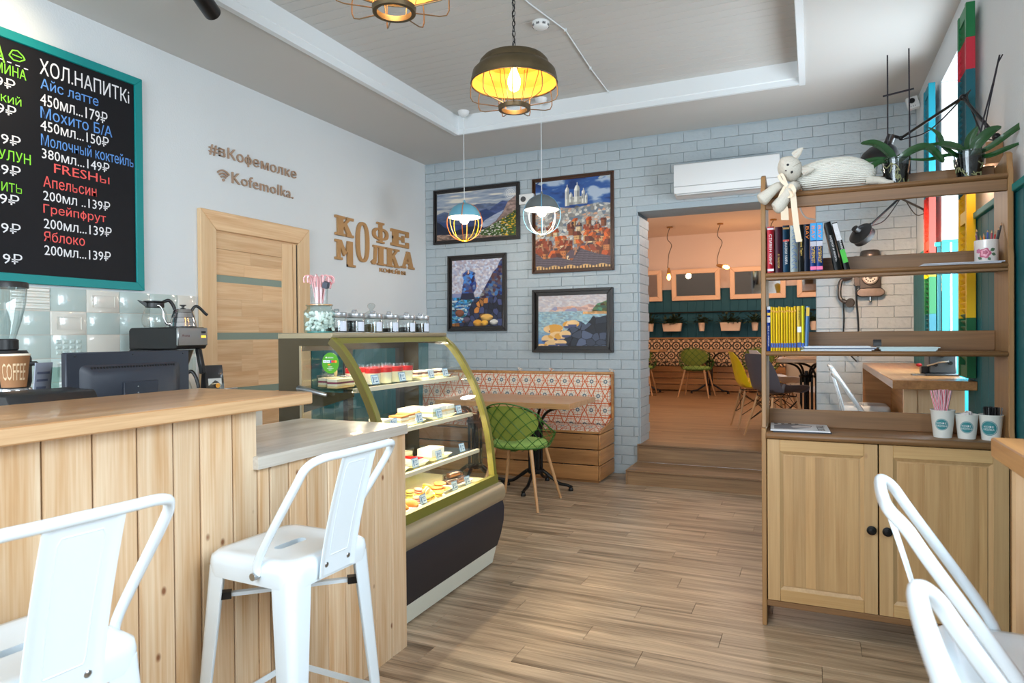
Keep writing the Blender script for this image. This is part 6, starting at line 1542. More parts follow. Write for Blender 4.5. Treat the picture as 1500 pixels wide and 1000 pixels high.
# bulbs on cords
edison = emit('edison_bulb', (255, 168, 70), 26)
for k, (x, y, tx, tz, tilt, lab) in enumerate(((-2.214, 11.52, -.02, 2.44, 0, 'bare glowing bulb hanging straight on a wavy cord in the back room'), (-1.389, 11.55, .02, 2.45, 75, 'glowing bulb in a wooden holder tilted sideways in the back room'), (-.563, 11.53, .0, 2.62, 0, 'bulb pendant whose cord shows above the maroon and blue books'))):
    t = thing('cord_pendant', lab, 'pendant lamp', (x, y, 3.14)); ln = 3.14-tz
    G().lathe([(.0001, 0), (.05, 0), (.05, -.02), (.0001, -.025)], 20).build('ceiling_cup', pm('brass', (170, 120, 60), .3, metal=.8), t)
    G().tube(smoothpath([(0, 0, -.02), (-.03, 0, -.15*ln), (.0-.04, 0, -.3*ln), (.03, 0, -.45*ln), (-.015, 0, -.65*ln), (-.05 if tilt else -.03, 0, -.85*ln), (tx-.02 if not tilt else -.045, 0, -ln+.0)], 6), .006, 6).build('cord', pm('cord_dark', (60, 50, 44), .7), t)
    Mh = Matrix.Translation((tx if not tilt else -.06, 0, -ln)) @ Matrix.Rotation(R(-tilt), 4, 'Y')
    G().lathe([(.0001, .01), (.016, .0), (.030, -.05), (.028, -.10), (.0001, -.11)], 16).xf(Mh).build('wood_holder', pm('holder_wood', (190, 130, 60), .5), t)
    G().lathe([(.014, -.10), (.030, -.14), (.032, -.175), (.016, -.205), (.0001, -.21)], 16).xf(Mh).build('bulb', edison, t)
    l = lamp('bulb_light', 'POINT', Mh @ Vector((0, 0, -.26)), 5, (1, .6, .32), .05); l.parent = t
# unseen point lights without fittings deeper in the back room light its pale walls
for x, y in ((-2.9, 9.2), (-.9, 8.6), (1.2, 9.6)): lamp('back_room_light', 'POINT', (x, y, 2.75), 32, (1, .86, .74), .12)
lamp('back_room_light', 'POINT', (.9, 11.4, 2.6), 10, (1, .86, .72), .12)
# moulded shell chairs
def shell_chair(label, loc, rz, rgb, nm):
    """faces +y"""
    t = thing('shell_chair', label, 'chair', loc, rz); m = pm('shell_'+nm, rgb, .35)
    prof = [(.235, .435), (.215, .452), (.15, .446), (.05, .436), (-.06, .432), (-.13, .445), (-.18, .49), (-.205, .57), (-.225, .67), (-.245, .76), (-.255, .82)]
    wid = [.175, .20, .225, .232, .232, .235, .235, .23, .22, .195, .13]
    pr = smoothpath([(y, z, 0) for y, z in prof], 3); wi = [w.x for w in smoothpath([(w, 0, 0) for w in wid], 3)]
    n = len(pr)-1
    def S(a, b):
        i = round(a*n); p = pr[i]; w = wi[i]; s = 2*b-1; q = abs(s)**2.6
        f = i/n; lift = q*(.035+.06*math.sin(PI*min(1, f*1.25))) if f < .55 else 0
        fwd = q*(.075*math.sin(PI*min(1, max(0, (f-.25)/.75)))) if f > .25 else 0
        return Vector((s*w, p.x+fwd, p.y+lift))
    G().grid(S, n, 16).build('shell', m, t, solid=.006, ang=80)
    for sx in (-1, 1):
        for sy in (-1, 1):
            G().tube([(sx*.12, sy*.13-.0, .40), (sx*.21, sy*.22+.0, .0)], [.013, .009], 10).build('leg', beech, t)
    g = G()
    for sx in (-1, 1):
        g.tube([(sx*.13, -.14, .37), (sx*.18, .175, .16)], .004, 6); g.tube([(sx*.13, .14, .37), (sx*.18, -.175, .16)], .004, 6)
        g.tube([(sx*.12, -.13, .405), (sx*.12, .13, .405)], .005, 6)
    for sy in (-1, 1):
        g.tube([(-.13, sy*.14, .37), (.175, sy*.18, .16)], .004, 6); g.tube([(.13, sy*.14, .37), (-.175, sy*.18, .16)], .004, 6); g.tube([(-.12, sy*.13, .405), (.12, sy*.13, .405)], .005, 6)
    g.tube([(-.12, 0, .43), (.12, 0, .43)], .005, 6); g.tube([(-.12, -.13, .405), (-.12, -.13, .43)], .004, 6); g.tube([(.12, .13, .405), (.12, .13, .43)], .004, 6)
    g.build('wire_struts', black_metal, t)
    return t
shell_chair('yellow moulded shell chair on wooden legs in the back room', (-.56, 7.60, FZ), R(-74), (238, 204, 20), 'yellow')
shell_chair('grey moulded shell chair beside the shelf unit post in the back room', (-.32, 6.98, FZ), R(-52), (84, 84, 94), 'grey')
shell_chair('white moulded shell chair behind the yellow one', (-.40, 8.35, FZ), R(-66), (226, 226, 230), 'white')
shell_chair('white moulded shell chair beyond the iron bistro table, seat edge showing', (.42, 8.3, FZ), R(100), (226, 226, 230), 'white')
t = thing('bistro_table', 'wood-topped table on black iron bistro base behind the grey chair', 'table', (.08, 7.75, FZ))
G().box(-.42, .42, -.36, .36, .712, .75).build('tabletop', oak_topx, t, bevel=.003)
iron_base(t, 0, 0, .712, .30, R(10)); iron_base(t, -.14, .05, .712, .28, R(30))
# white cable loop hanging at the opening
t = tag(G().tube(smoothpath([(-.13, 6.6, 3.135), (-.12, 6.6, 2.75), (-.11, 6.6, 2.50), (-.06, 6.6, 2.36), (.03, 6.6, 2.32)], 6), .008, 6).build('white_cable', trim_w), 'white cable loop hanging behind the opening next to the pier', 'cable')
# ================================================================== shelf unit
UY, UX0, UX1, UD = 3.166, -.209, .722, .27
un = thing('shelf_unit', 'open wooden shelf unit with a two-door cupboard below', 'shelf unit', (.256, UY+UD/2, 0))
def U_(g, name, mat, par=None, **kw): g.xf(Matrix.Translation(-un.location)); return g.build(name, mat, par or un, **kw)
TH_ = .020
for x0, x1 in ((UX0, UX0+TH_), (UX1-TH_, UX1)):
    # lower side panel slightly deeper to the front, shaped top
    U_(G().box(x0, x1, UY, UY+UD, .0, .88), 'side_panel', unitv, bevel=.003)
    poly = [(UY+.012, .88), (UY+.022, .92), (UY+.022, 1.60), (UY+.030, 1.63), (UY+.030, 1.93), (UY+.042, 1.97), (UY+.046, 2.005), (UY+.075, 2.018), (UY+.15, 2.0), (UY+UD-.02, 1.99), (UY+UD-.02, .88)]
    U_(G().prism(poly, 'x', x0, x1), 'side_panel', unitv, bevel=.003)
A0, A1 = UX0+TH_, UX1-TH_
def shelf(z, th, lip, y0=.0):
    U_(G().prism([(UY+y0+.012, z-th), (UY+y0+.004, z-th*.5), (UY+y0+.012, z), (UY+UD-.02, z), (UY+UD-.02, z-th)], 'x', A0, A1), 'shelf', unitx, bevel=.002)
    if lip: U_(G().box(A0, A1, UY+UD-.038, UY+UD-.02, z, z+lip), 'back_board', unitx, bevel=.002)
shelf(1.925, .022, .075, .018)
U_(G().box(A0, A1, UY+.03, UY+.048, 1.855, 1.903), 'front_rail', unitx, bevel=.003)
shelf(1.572, .020, .075, .014)
U_(G().box(A0, A1, UY+.022, UY+.040, 1.540, 1.552), 'front_rail', unitx, bevel=.002)
shelf(1.222, .020, .085, .012)
U_(G().prism([(UY-.012, .837), (UY-.018, .850), (UY-.012, .865), (UY+UD, .865), (UY+UD, .837)], 'x', A0-.0, A1+.0), 'counter', unitx, bevel=.003)
U_(G().box(A0, A1, UY+UD-.04, UY+UD-.02, .865, .945), 'back_board', unitx, bevel=.002)
U_(G().box(A0, A1, UY+.004, UY+.03, .089, .117), 'bottom_rail', unitx, bevel=.003)
U_(G().box(A0, A1, UY+UD-.012, UY+UD-.004, .117, .837), 'back_panel', unitx)
U_(G().box(A0, A1, UY+.02, UY+UD-.012, .105, .117), 'bottom_board', unitx)
MX = .2485
def cdoor(x0, x1, knobx):
    f = .052; y0, y1 = UY-.001, UY+.019; z0, z1 = .119, .833
    d = U_(G().box(x0+f, x1-f, y0+.010, y1, z0+f, z1-f), 'door', unitdoor)
    def D(g, n, m, **kw):
        g.xf(Matrix.Translation(-un.location)); return g.build(n, m, d, **kw)
    D(G().box(x0, x0+f, y0, y1, z0, z1), 'stile', unitdoor, bevel=.0015); D(G().box(x1-f, x1, y0, y1, z0, z1), 'stile', unitdoor, bevel=.0015)
    D(G().box(x0+f, x1-f, y0, y1, z0, z0+f), 'rail', unitdoorx, bevel=.0015); D(G().box(x0+f, x1-f, y0, y1, z1-f, z1), 'rail', unitdoorx, bevel=.0015)
    b = .010
    b = .013; A_ = [(x0+f, y0+.001, z0+f), (x1-f, y0+.001, z0+f), (x1-f, y0+.001, z1-f), (x0+f, y0+.001, z1-f)]; B_ = [(x0+f+b, y0+.009, z0+f+b), (x1-f-b, y0+.009, z0+f+b), (x1-f-b, y0+.009, z1-f-b), (x0+f+b, y0+.009, z1-f-b)]
    D(G().add(A_+B_, [(k, (k+1) % 4, 4+(k+1) % 4, 4+k) for k in range(4)]), 'bead', unitdoor, smooth=False)
    # glued staves of the raised field
    n = 7; w = (x1-x0-2*f-2*b-.012)/n; r_ = random.Random(int(x0*100))
    e = [x0+f+b+.006]
    ws = [r_.uniform(.6, 1.4) for _ in range(n)]; s = sum(ws); tot = x1-x0-2*f-2*b-.012
    for q in ws: e.append(e[-1]+q/s*tot)
    for a, c in zip(e[:-1], e[1:]): D(G().box(a+.0002, c, y0+.0055, y0+.011, z0+f+b+.006, z1-f-b-.006), 'stave', unitstave)
    D(G().lathe([(.006, 0), (.006, -.010), (.0185, -.014), (.019, -.020), (.014, -.0235), (.012, -.021), (.0001, -.0225)], 20, c=(knobx, y0, .476), M=Matrix.Rotation(R(-90), 4, 'X')), 'knob', black_metal)
unitstave = wood('unit_stave', (206, 168, 118), (164, 122, 76), 2, .9, .42, vary=.30, streak=.5)
cdoor(A0+.004, MX-.002, .222); cdoor(MX+.003, A1-.004, .280)
# ------------------------------------------------------------------ books
SB = pm('paper_edge', (226, 220, 204), .8)
def book(label, x, y, z, w, h, d, rgb, lean=0, bands=(), title=None, tcol='w', group=None, tsz=.6, rough=.5, toff=.5, th=.5):
    """spine faces -y; x is the left edge"""
    t = thing('book', label, 'book', (x, y, z), (0, lean, 0), group)
    m = pm('cover_%d_%d_%d' % rgb, rgb, rough)
    G().box(0, w, 0, .003, 0, h).box(0, .002, 0, d, 0, h).box(w-.002, w, 0, d, 0, h).build('cover', m, t, bevel=.0008)
    G().box(.002, w-.002, .003, d-.004, .002, h-.003).build('pages', SB, t)
    for k, (a, b, c) in enumerate(bands): G().box(.0002, w-.0002, -.0004, .001, a*h, b*h).build('spine_band', pm('band_%d_%d_%d' % c, c, .5), t)
    if title:
        tw = h*tsz; g = textmesh(title, (w*(.5-th/2), -.0009, h*toff+tw/2), (0, 0, -1), (1, 0, 0), tw, w*th, .0003, bold=.02); g.build('spine_title', CH[tcol] if tcol in CH else tcol, t, smooth=False)
    return t
zb = 1.5725; Y0 = UY+.045
gold = pm('title_gold', (220, 180, 90), .4, metal=.3)
book('red hardback book with white spine title, first on the middle shelf', -.183, Y0, zb, .027, .208, .15, (196, 26, 48), bands=((.93, .97, (220, 200, 210)), (.04, .09, (230, 220, 226))), title='СТИВЕН КИНГ', tsz=.66, th=.45)
book('dark maroon hardback with faded gilding between red and blue books', -.150, Y0+.004, zb, .029, .205, .15, (70, 24, 42), title='Л. ТОЛСТОЙ', tcol=gold, tsz=.30, toff=.26, th=.3)
book('dark blue book with gold top band on the middle shelf', -.118, Y0, zb, .026, .208, .15, (14, 62, 92), bands=((.92, .96, (176, 130, 60)), (.66, .70, (200, 60, 50))), title='СКАЗКИ МИРА', tsz=.5, toff=.42, th=.4)
book('pale cloth book with blue line drawings under the ribbon end', -.088, Y0, zb, .031, .206, .15, (176, 184, 182), title=None)
g = G()
for k in range(7):
    z = .012+k*.028; g.tube(smoothpath([(.006, -.0012, z), (.016, -.0012, z+.010), (.025, -.0012, z+.004), (.020, -.0012, z+.018), (.008, -.0012, z+.022)], 4), .0009, 4)
g.build('line_drawing', pm('line_blue', (70, 120, 190), .6), [o for o in bpy.data.objects if 'pale cloth book' in str(o.get('label'))][0])
book('thin black book with small gold title beside the pale book', -.054, Y0+.003, zb, .021, .208, .15, (18, 20, 22), title='Донна Тартт', tcol=gold, tsz=.36, toff=.52, th=.5)
book('plain navy book standing before the two bright blue comics', -.031, Y0+.002, zb, .022, .208, .15, (18, 30, 54))
for k in range(2):
    book('bright blue comic book with orange and yellow spine letters' if k == 0 else 'second bright blue comic book, next to the leaning black book', -.007+k*.0255, Y0, zb, .024, .210, .15, (24, 66, 140), bands=((.64, 1.0, (40, 156, 222)), (.03, .10, (236, 110, 160)), (.52, .62, (190, 190, 204))), title='СУПЕРКОТ', tcol=pm('title_yellow', (244, 200, 60), .6), tsz=.34, toff=.34, th=.6)
for ob in [o for o in bpy.data.objects if o.name.startswith('book') and 'comic' in str(o.get('label'))]:
    g = textmesh('ВАУ', (.006, -.001, .198), (0, 0, -1), (1, 0, 0), .055, .012, .0003, bold=.03); g.build('spine_title', pm('title_orange', (250, 140, 40), .6), ob, smooth=False)
book('black book leaning to the right against its neighbour with white spine title', .093, Y0, zb, .024, .212, .15, (20, 22, 24), lean=R(-12), title='АНДРЕЙ И ЖИЗНЬ', tsz=.55, toff=.45, th=.45)
book('outermost leaning black book with white and green spine letters', .130, Y0, zb, .020, .210, .15, (26, 28, 30), lean=R(-14), bands=((.62, .98, (210, 210, 214)), (.14, .42, (60, 180, 50))), title='ДНЕВНИК', tsz=.4, toff=.62, th=.5)
# yellow-spined series on the lower shelf
zb = 1.2225; x = -.186
book('dark blue book with white top and cartoon spine, first before the yellow series', x, Y0, zb, .014, .200, .14, (24, 60, 150), bands=((.93, 1.0, (210, 214, 222)), (.80, .86, (236, 190, 60)), (.64, .76, (206, 200, 200))), title='ВСЁ О ЖИЗНИ', tsz=.45, toff=.34, th=.5); x += .0155
ybook = None
for k in range(10):
    w = (.0095, .0105, .0095, .0095, .010, .0095, .010, .0095, .0095, .010)[k]
    labs = 'thin yellow-spined book with a blue base band, one of ten alike'
    t = book(labs, x, Y0+.001*(k % 3), zb, w-.0012, .199-.002*(k % 3), .14, ((255, 212, 0), (240, 190, 10))[k % 2], bands=((.08, .18, (30, 76, 160)), (.88, .92, (214, 150, 10))), group='thin yellow books on the lower shelf')
    x += w+.0010
book('thicker yellow book with a white sticker on its spine', x+.002, Y0, zb, .0165, .199, .14, (240, 200, 70), bands=((.08, .19, (30, 76, 160)), (.42, .54, (230, 232, 232))), title='АТЛАС', tsz=.2, toff=.8, th=.4, tcol=pm('title_dark', (70, 60, 40), .6)); x += .0205
book('lemon-yellow book after the one with the white sticker', x, Y0, zb, .0105, .200, .14, (236, 224, 30), bands=((.08, .18, (30, 76, 160)),)); x += .012
book('pale blue book with yellow top, last of the lower row', x, Y0, zb, .013, .198, .14, (110, 150, 200), bands=((.78, .97, (220, 180, 60)),), lean=R(2))
# paper stacks
def papers(label, x0, x1, y0, z, n, cols, rz=0, seed=1, cat='papers'):
    t = thing('paper_stack', label, cat, ((x0+x1)/2, y0+.10, z), rz); r_ = random.Random(seed); W = (x1-x0)/2
    for k in range(n):
        c = cols[k % len(cols)]
        G().box(-W+r_.uniform(0, .02), W-r_.uniform(0, .02), -.10+r_.uniform(0, .015), .085, .0003+k*.0042, .0040+k*.0042).build('sheaf', pm('paper_%d_%d_%d' % c, c, .7), t, rot=(0, 0, r_.uniform(-.03, .03)))
    return t
papers('stack of white and grey magazines on the lower shelf beside the yellow books', -.05, .245, UY+.03, 1.2228, 5, [(222, 226, 230), (206, 212, 220), (90, 104, 130)], .02, 1)
papers('stack of pale green-grey sheets on the lower shelf with a dark clip', .25, .485, UY+.03, 1.2228, 4, [(190, 208, 210), (200, 216, 218)], -.03, 2)
o = G().prism([(0, 0), (.02, 0), (.026, .02), (.010, .028), (.0, .012)], 'x', 0, .03).build('binder_clip', black, loc=(.235, UY+.03, 1.2440)); tag(o, 'black binder clip lying between the two paper stacks', 'clip')
papers('thin pale paper sheets on the middle shelf in front of the rose mug', .40, .69, UY+.02, 1.5728, 2, [(206, 206, 214), (190, 194, 206)], .02, 3)
# magazine on the counter
t = thing('magazine', 'white fashion magazine with black and white portrait cover on the cupboard top', 'magazine', (-.062, UY+.125, .8655), .05)
G().box(-.11, .125, -.12, .11, 0, .006).build('lower_issue', pm('mag_dark', (60, 64, 72), .5), t, rot=(0, 0, .05))
G().box(-.115, .125, -.125, .11, .0065, .0125).build('cover', pm('mag_white', (214, 216, 220), .35), t)
textmesh('ВЗГЛЯД', (.112, -.11, .0128), (0, 1, 0), (-1, 0, 0), .16, .035, .0003, bold=.03).build('masthead', black, t, smooth=False)
G().prism([(-.10, -.10), (-.02, -.09), (.05, -.03), (.06, .03), (.02, .07), (-.05, .08), (-.10, .03)], 'z', .0126, .0130).build('portrait', pm('mag_grey', (110, 110, 116), .5), t)
G().prism([(-.02, -.04), (.05, -.025), (.055, .02), (.0, .045), (-.03, .0)], 'z', .0130, .0133).build('portrait_face', pm('mag_face', (196, 184, 180), .5), t)
for k in range(4): G().box(-.10+.03*k, -.085+.03*k, .07, .105-.01*(k % 2), .0127, .0130).build('cover_line', black, t)
# paper cups with round logo
cupw = pm('cup_white', (222, 222, 216), .6); logo_t = pm('logo_teal', (46, 128, 134), .5)
def logo_cup(label, x, y, r0, r1, h, az, lr=.024):
    t = thing('paper_cup', label, 'cup', (x, y, .8652))
    G().lathe([(.0001, .003), (r0, .003), (r0, 0), (r1, h), (r1+.0015, h+.002), (r1-.001, h+.002), (r0-.001, .005), (.0001, .005)], 32).build('cup_wall', cupw, t)
    G().tube([(r1*math.cos(2*PI*k/32), r1*math.sin(2*PI*k/32), h) for k in range(32)], .0018, 6, closed=True).build('rolled_rim', cupw, t)
    def on(a, b, o=.0006): # a,b metres on the wall around azimuth
        z = h*.50+b; r = r0+(r1-r0)*z/h+o; th = az+a/r; return (r*math.cos(th), r*math.sin(th), z)
    g = G()
    g.grid(lambda u, v: on(lr*v*math.cos(2*PI*u), lr*v*math.sin(2*PI*u)), 36, 4); g.build('logo_disc', logo_t, t)
    ct = textmesh('КОФЕ', (-.017, 0, .001), (1, 0, 0), (0, 0, 1), .034, .0085, 0, bold=.03); g = G(); g.add([on(v[0], v[2], .0012) for v in ct.v], ct.f)
    ct = textmesh('МОЛКА', (-.019, 0, -.010), (1, 0, 0), (0, 0, 1), .038, .0085, 0, bold=.03); g.add([on(v[0], v[2], .0012) for v in ct.v], ct.f)
    g.build('logo_lettering', CH['w'], t, smooth=False)
    g = G(); g.tube([on(lr*.9*math.cos(2*PI*k/36), lr*.9*math.sin(2*PI*k/36), .0008) for k in range(36)], .0005, 4, closed=True); g.build('logo_ring', CH['w'], t)
    return t
azc = math.atan2(-1, -.18)
logo_cup('white logo paper cup holding the striped straws on the cupboard', .492, UY+.095, .033, .044, .112, azc-.05)
logo_cup('white logo paper cup filled with sugar sachets on the cupboard', .575, UY+.088, .031, .040, .098, azc+.0)
logo_cup('white logo paper cup of black stirrers nearest the right post', .656, UY+.080, .032, .0415, .100, azc-.22, .030)
m, nt, b = newmat('straw_stripe'); tc = N(nt, 'ShaderNodeTexCoord'); sp = N(nt, 'ShaderNodeSeparateXYZ'); nt.links.new(tc.outputs['Object'], sp.inputs[0])
an = N(nt, 'ShaderNodeMath', operation='ARCTAN2'); nt.links.new(sp.outputs[0], an.inputs[0]); nt.links.new(sp.outputs[1], an.inputs[1])
mu = N(nt, 'ShaderNodeMath', operation='MULTIPLY'); mu.inputs[1].default_value = 4; nt.links.new(an.outputs[0], mu.inputs[0]); sn = N(nt, 'ShaderNodeMath', operation='SINE'); nt.links.new(mu.outputs[0], sn.inputs[0])
gt = N(nt, 'ShaderNodeMath', operation='GREATER_THAN'); gt.inputs[1].default_value = -.1; nt.links.new(sn.outputs[0], gt.inputs[0])
mc_ = N(nt, 'ShaderNodeMix', data_type='RGBA'); mc_.inputs['A'].default_value = (*lin((240, 226, 230)), 1); mc_.inputs['B'].default_value = (*lin((206, 70, 96)), 1); nt.links.new(gt.outputs[0], mc_.inputs['Factor']); nt.links.new(mc_.outputs['Result'], b.inputs['Base Color']); straw_m = m
sm_ = G().tube([(0, 0, 0), (0, 0, .19)], .0038, 9, caps=False).mesh('straw', straw_m)
r_ = random.Random(12)
for k in range(22):
    a = r_.uniform(0, 2*PI); rr_ = r_.uniform(.002, .016); tl_ = r_.uniform(-.26, .30)
    M = Matrix.Translation((.492+rr_*math.cos(a), UY+.095+rr_*math.sin(a)*.8, .872)) @ Matrix.Rotation(tl_, 4, 'Y') @ Matrix.Rotation(r_.uniform(-.10, .08), 4, 'X')
    o = link('straw', sm_); o.matrix_world = M; tag(o, 'red and white striped drinking straw in the first logo cup', 'straw', 'striped straws in the cup')
sach = G().box(-.012, .012, -.0012, .0012, 0, .06).mesh('sugar_sachet', pm('sachet', (214, 206, 204), .6), bevel=.001)
for k in range(12):
    M = Matrix.Translation((.575+r_.uniform(-.022, .022), UY+.088+r_.uniform(-.02, .02), .905+r_.uniform(0, .012))) @ Matrix.Rotation(r_.uniform(0, 3), 4, 'Z') @ Matrix.Rotation(r_.uniform(-.5, .5), 4, 'Y')
    o = link('sugar_sachet', sach); o.matrix_world = M; tag(o, 'small paper sugar sachet poking out of the middle logo cup', 'sachet', 'sugar sachets in the cup')
stir = G().box(-.002, .002, -.0008, .0008, 0, .125).mesh('stirrer', black)
for k in range(60):
    a = r_.uniform(0, 2*PI); q = .036*math.sqrt(r_.random())
    M = Matrix.Translation((.656+q*.8*math.cos(a), UY+.080+q*.8*math.sin(a), .872)) @ Matrix.Rotation(r_.uniform(0, 3), 4, 'Z') @ Matrix.Rotation(r_.uniform(-.10, .10), 4, 'Y')
    o = link('stirrer', stir); o.matrix_world = M; tag(o, 'thin black plastic stirrer in the logo cup by the post', 'stirrer', 'black stirrers in the cup')
# rose mug with pencils
t = thing('pencil_mug', 'cream mug with a pink rose holding coloured pencils', 'mug', (.648, UY+.11, 1.5725))
G().lathe([(.0001, .002), (.038, .002), (.041, .006), (.042, .100), (.039, .100), (.038, .008), (.0001, .008)], 32).build('mug_wall', pm('mug_cream', (232, 224, 220), .2, coat=.5), t)
G().tube(smoothpath([(.040, 0, .08), (.065, .01, .075), (.068, .01, .04), (.040, 0, .028)], 6), .005, 8).xf(Matrix.Rotation(R(75), 4, 'Z')).build('handle', pm('mug_cream', (232, 224, 220), .2), t)
def onm(a, b, o=.0005): th = math.atan2(-1, -.22)+a/.042; return ((.042+o)*math.cos(th), (.042+o)*math.sin(th), b)
for (ca, cb_, r, col, o) in ((-.004, .045, .020, (190, 90, 120), .0004), (-.005, .046, .014, (226, 150, 170), .0008), (-.003, .048, .008, (170, 60, 96), .0012), (-.028, .055, .009, (200, 120, 150), .0004)):
    g = G(); g.grid(lambda u, v: onm(ca+r*v*math.cos(2*PI*u)*(1+.12*math.cos(10*PI*u)), cb_+r*v*math.sin(2*PI*u)*(1+.12*math.cos(10*PI*u)), o), 30, 2); g.build('rose_print', pm('rose_%d' % col[0], col, .4), t)
g = G()
for (ca, cb_, an_, l) in ((.022, .058, .5, .020), (.026, .040, -.3, .018), (-.022, .026, 2.6, .018), (.010, .022, -1.0, .016)):
    g.grid(lambda u, v: onm(ca+l*(u-.5)*math.cos(an_)-l*.35*(2*v-1)*math.sin(PI*u)*math.sin(an_), cb_+l*(u-.5)*math.sin(an_)+l*.35*(2*v-1)*math.sin(PI*u)*math.cos(an_), .0003), 8, 2)
g.build('leaf_print', pm('leaf_print', (84, 110, 84), .4), t)
cols_ = [(226, 110, 40), (200, 50, 50), (60, 90, 170), (230, 190, 40), (120, 60, 110), (60, 60, 60), (226, 130, 60), (170, 60, 70)]
for k in range(9):
    c = cols_[k % 8]; a = 2*PI*k/9; M = Matrix.Translation((.652+.018*math.cos(a), UY+.11+.018*math.sin(a), 1.582)) @ Matrix.Rotation(.18*math.cos(a), 4, 'Y') @ Matrix.Rotation(-.15*math.sin(a), 4, 'X')
    t = thing('coloured_pencil', 'tall dark coloured pencil against the shelf post' if k == 0 else 'coloured pencil standing in the rose mug', 'pencil', (0, 0, 0), 0, None if k == 0 else 'pencils in the rose mug'); t.matrix_world = M
    h = .15 if k == 0 else .105+.012*(k % 3)
    G().tube([(0, 0, 0), (0, 0, h)], .0035, 6, caps=False).build('barrel', pm('pencil_%d_%d' % c[:2], c if k else (60, 60, 62), .4), t); G().tube([(0, 0, h), (0, 0, h+.009)], [.0035, .0013], 6).build('sharpened_wood', beech, t); G().tube([(0, 0, h+.009), (0, 0, h+.013)], [.0013, .0002], 6).build('lead', pm('pencil_%d_%d' % c[:2], c, .4), t)

# ------------------------------------------------------------------ orchids on top
leafm = pm('orchid_leaf', (30, 74, 34), .25, coat=.4, noise=.3, nscale=12)
def strap(g, base, pts, w):
    P = smoothpath(pts, 6); n = len(P)-1; b = len(g.v); base = Vector(base)
    for i, p in enumerate(P):
        f = i/n; d = (P[min(i+1, n)]-P[max(i-1, 0)]).normalized(); s = d.cross(Vector((.15, -.85, .50))); s = s.normalized() if s.length > .05 else Vector((0, 1, 0)); up = s.cross(d)
        ww = .92*w*(math.sin(PI*min(1, f*.85+.12))**.6)*(1 if f < .97 else .3)
        for q in (-1, -.5, 0, .5, 1): g.v.append(tuple(base+p+s*ww*q+up*ww*.28*(abs(q))))
    for i in range(n):
        for j in range(4): a = b+i*5+j; g.f.append((a, a+1, a+6, a+5)); g.m.append(0)
pot_c = glass('clear_pot', (206, 212, 214), .6); soil = pm('bark_mix', (44, 40, 36), .9, noise=.9, nscale=60, bump=1, bscale=70); root = pm('root_green', (136, 140, 100), .7)
def orchid(label, x, y, leaves, sticks):
    t = thing('potted_orchid', label, 'plant', (x, y, 1.9255))
    G().lathe([(.0001, .004), (.042, .004), (.056, .112), (.060, .114), (.060, .118), (.055, .118), (.041, .006), (.0001, .006)], 28).build('clear_pot', pot_c, t)
    G().lathe([(.0001, 0), (.052, 0), (.056, .006), (.050, .006), (.046, .003), (.0001, .003)], 28).build('saucer', white_p, t)
    G().lathe([(.0001, .0065), (.0405, .0065), (.0515, .088), (.04, .096), (.0001, .10)], 24).build('bark', soil, t)
    g = G(); r_ = random.Random(int(x*99))
    for k in range(14):
        a = r_.uniform(0, 2*PI); z = r_.uniform(.02, .09); pts = []
        for q in range(5): rr_ = .0425+.012*(z/.1)+.001; pts.append((rr_*math.cos(a), rr_*math.sin(a), z)); a += r_.uniform(-.4, .4); z = max(.01, min(.095, z+r_.uniform(-.025, .02)))
        g.tube(smoothpath(pts, 3), .0022, 5)
    g.build('roots', root, t)
    for pts, w in leaves: g = G(); strap(g, (0, 0, .10), pts, w); g.build('leaf', leafm, t, solid=.0015, ang=80)
    g = G()
    for pts, r in sticks: g.tube([Vector(p) for p in pts], r, 6)
    g.build('support_stick', pm('stick_dark', (26, 22, 34), .5), t)
    return t
orchid('potted orchid with two upright dark sticks joined by a crossbar, near the toy cat', .330, UY+.135,
       [([(0, 0, 0), (-.03, -.01, .06), (-.075, -.02, .085), (-.13, -.02, .075), (-.15, -.02, .06)][0:1]+[(-.03, -.01, .05), (-.08, -.02, .09), (-.135, -.02, .10)], .024),
        ([(0, 0, 0), (-.05, -.02, .02), (-.12, -.03, .015), (-.17, -.03, -.01)], .013), ([(0, 0, 0), (-.04, -.03, .01), (-.09, -.05, -.01), (-.115, -.06, -.06), (-.105, -.06, -.09)], .014),
        ([(0, 0, 0), (.05, 0, .045), (.11, .0, .06), (.18, .0, .07)], .014), ([(0, 0, 0), (.05, -.02, .04), (.11, -.03, .05), (.155, -.03, .0), (.17, -.03, -.02)], .022), ([(0, 0, 0), (.02, .03, .03), (.06, .05, .05)], .018)],
       [([(-.030, 0, .05), (-.030, .0, .46+.11)], .0032), ([(.052, .0, .05), (.050, .0, .475+.11)], .0032), ([(-.048, -.004, .395), (.068, -.004, .41)], .004)])
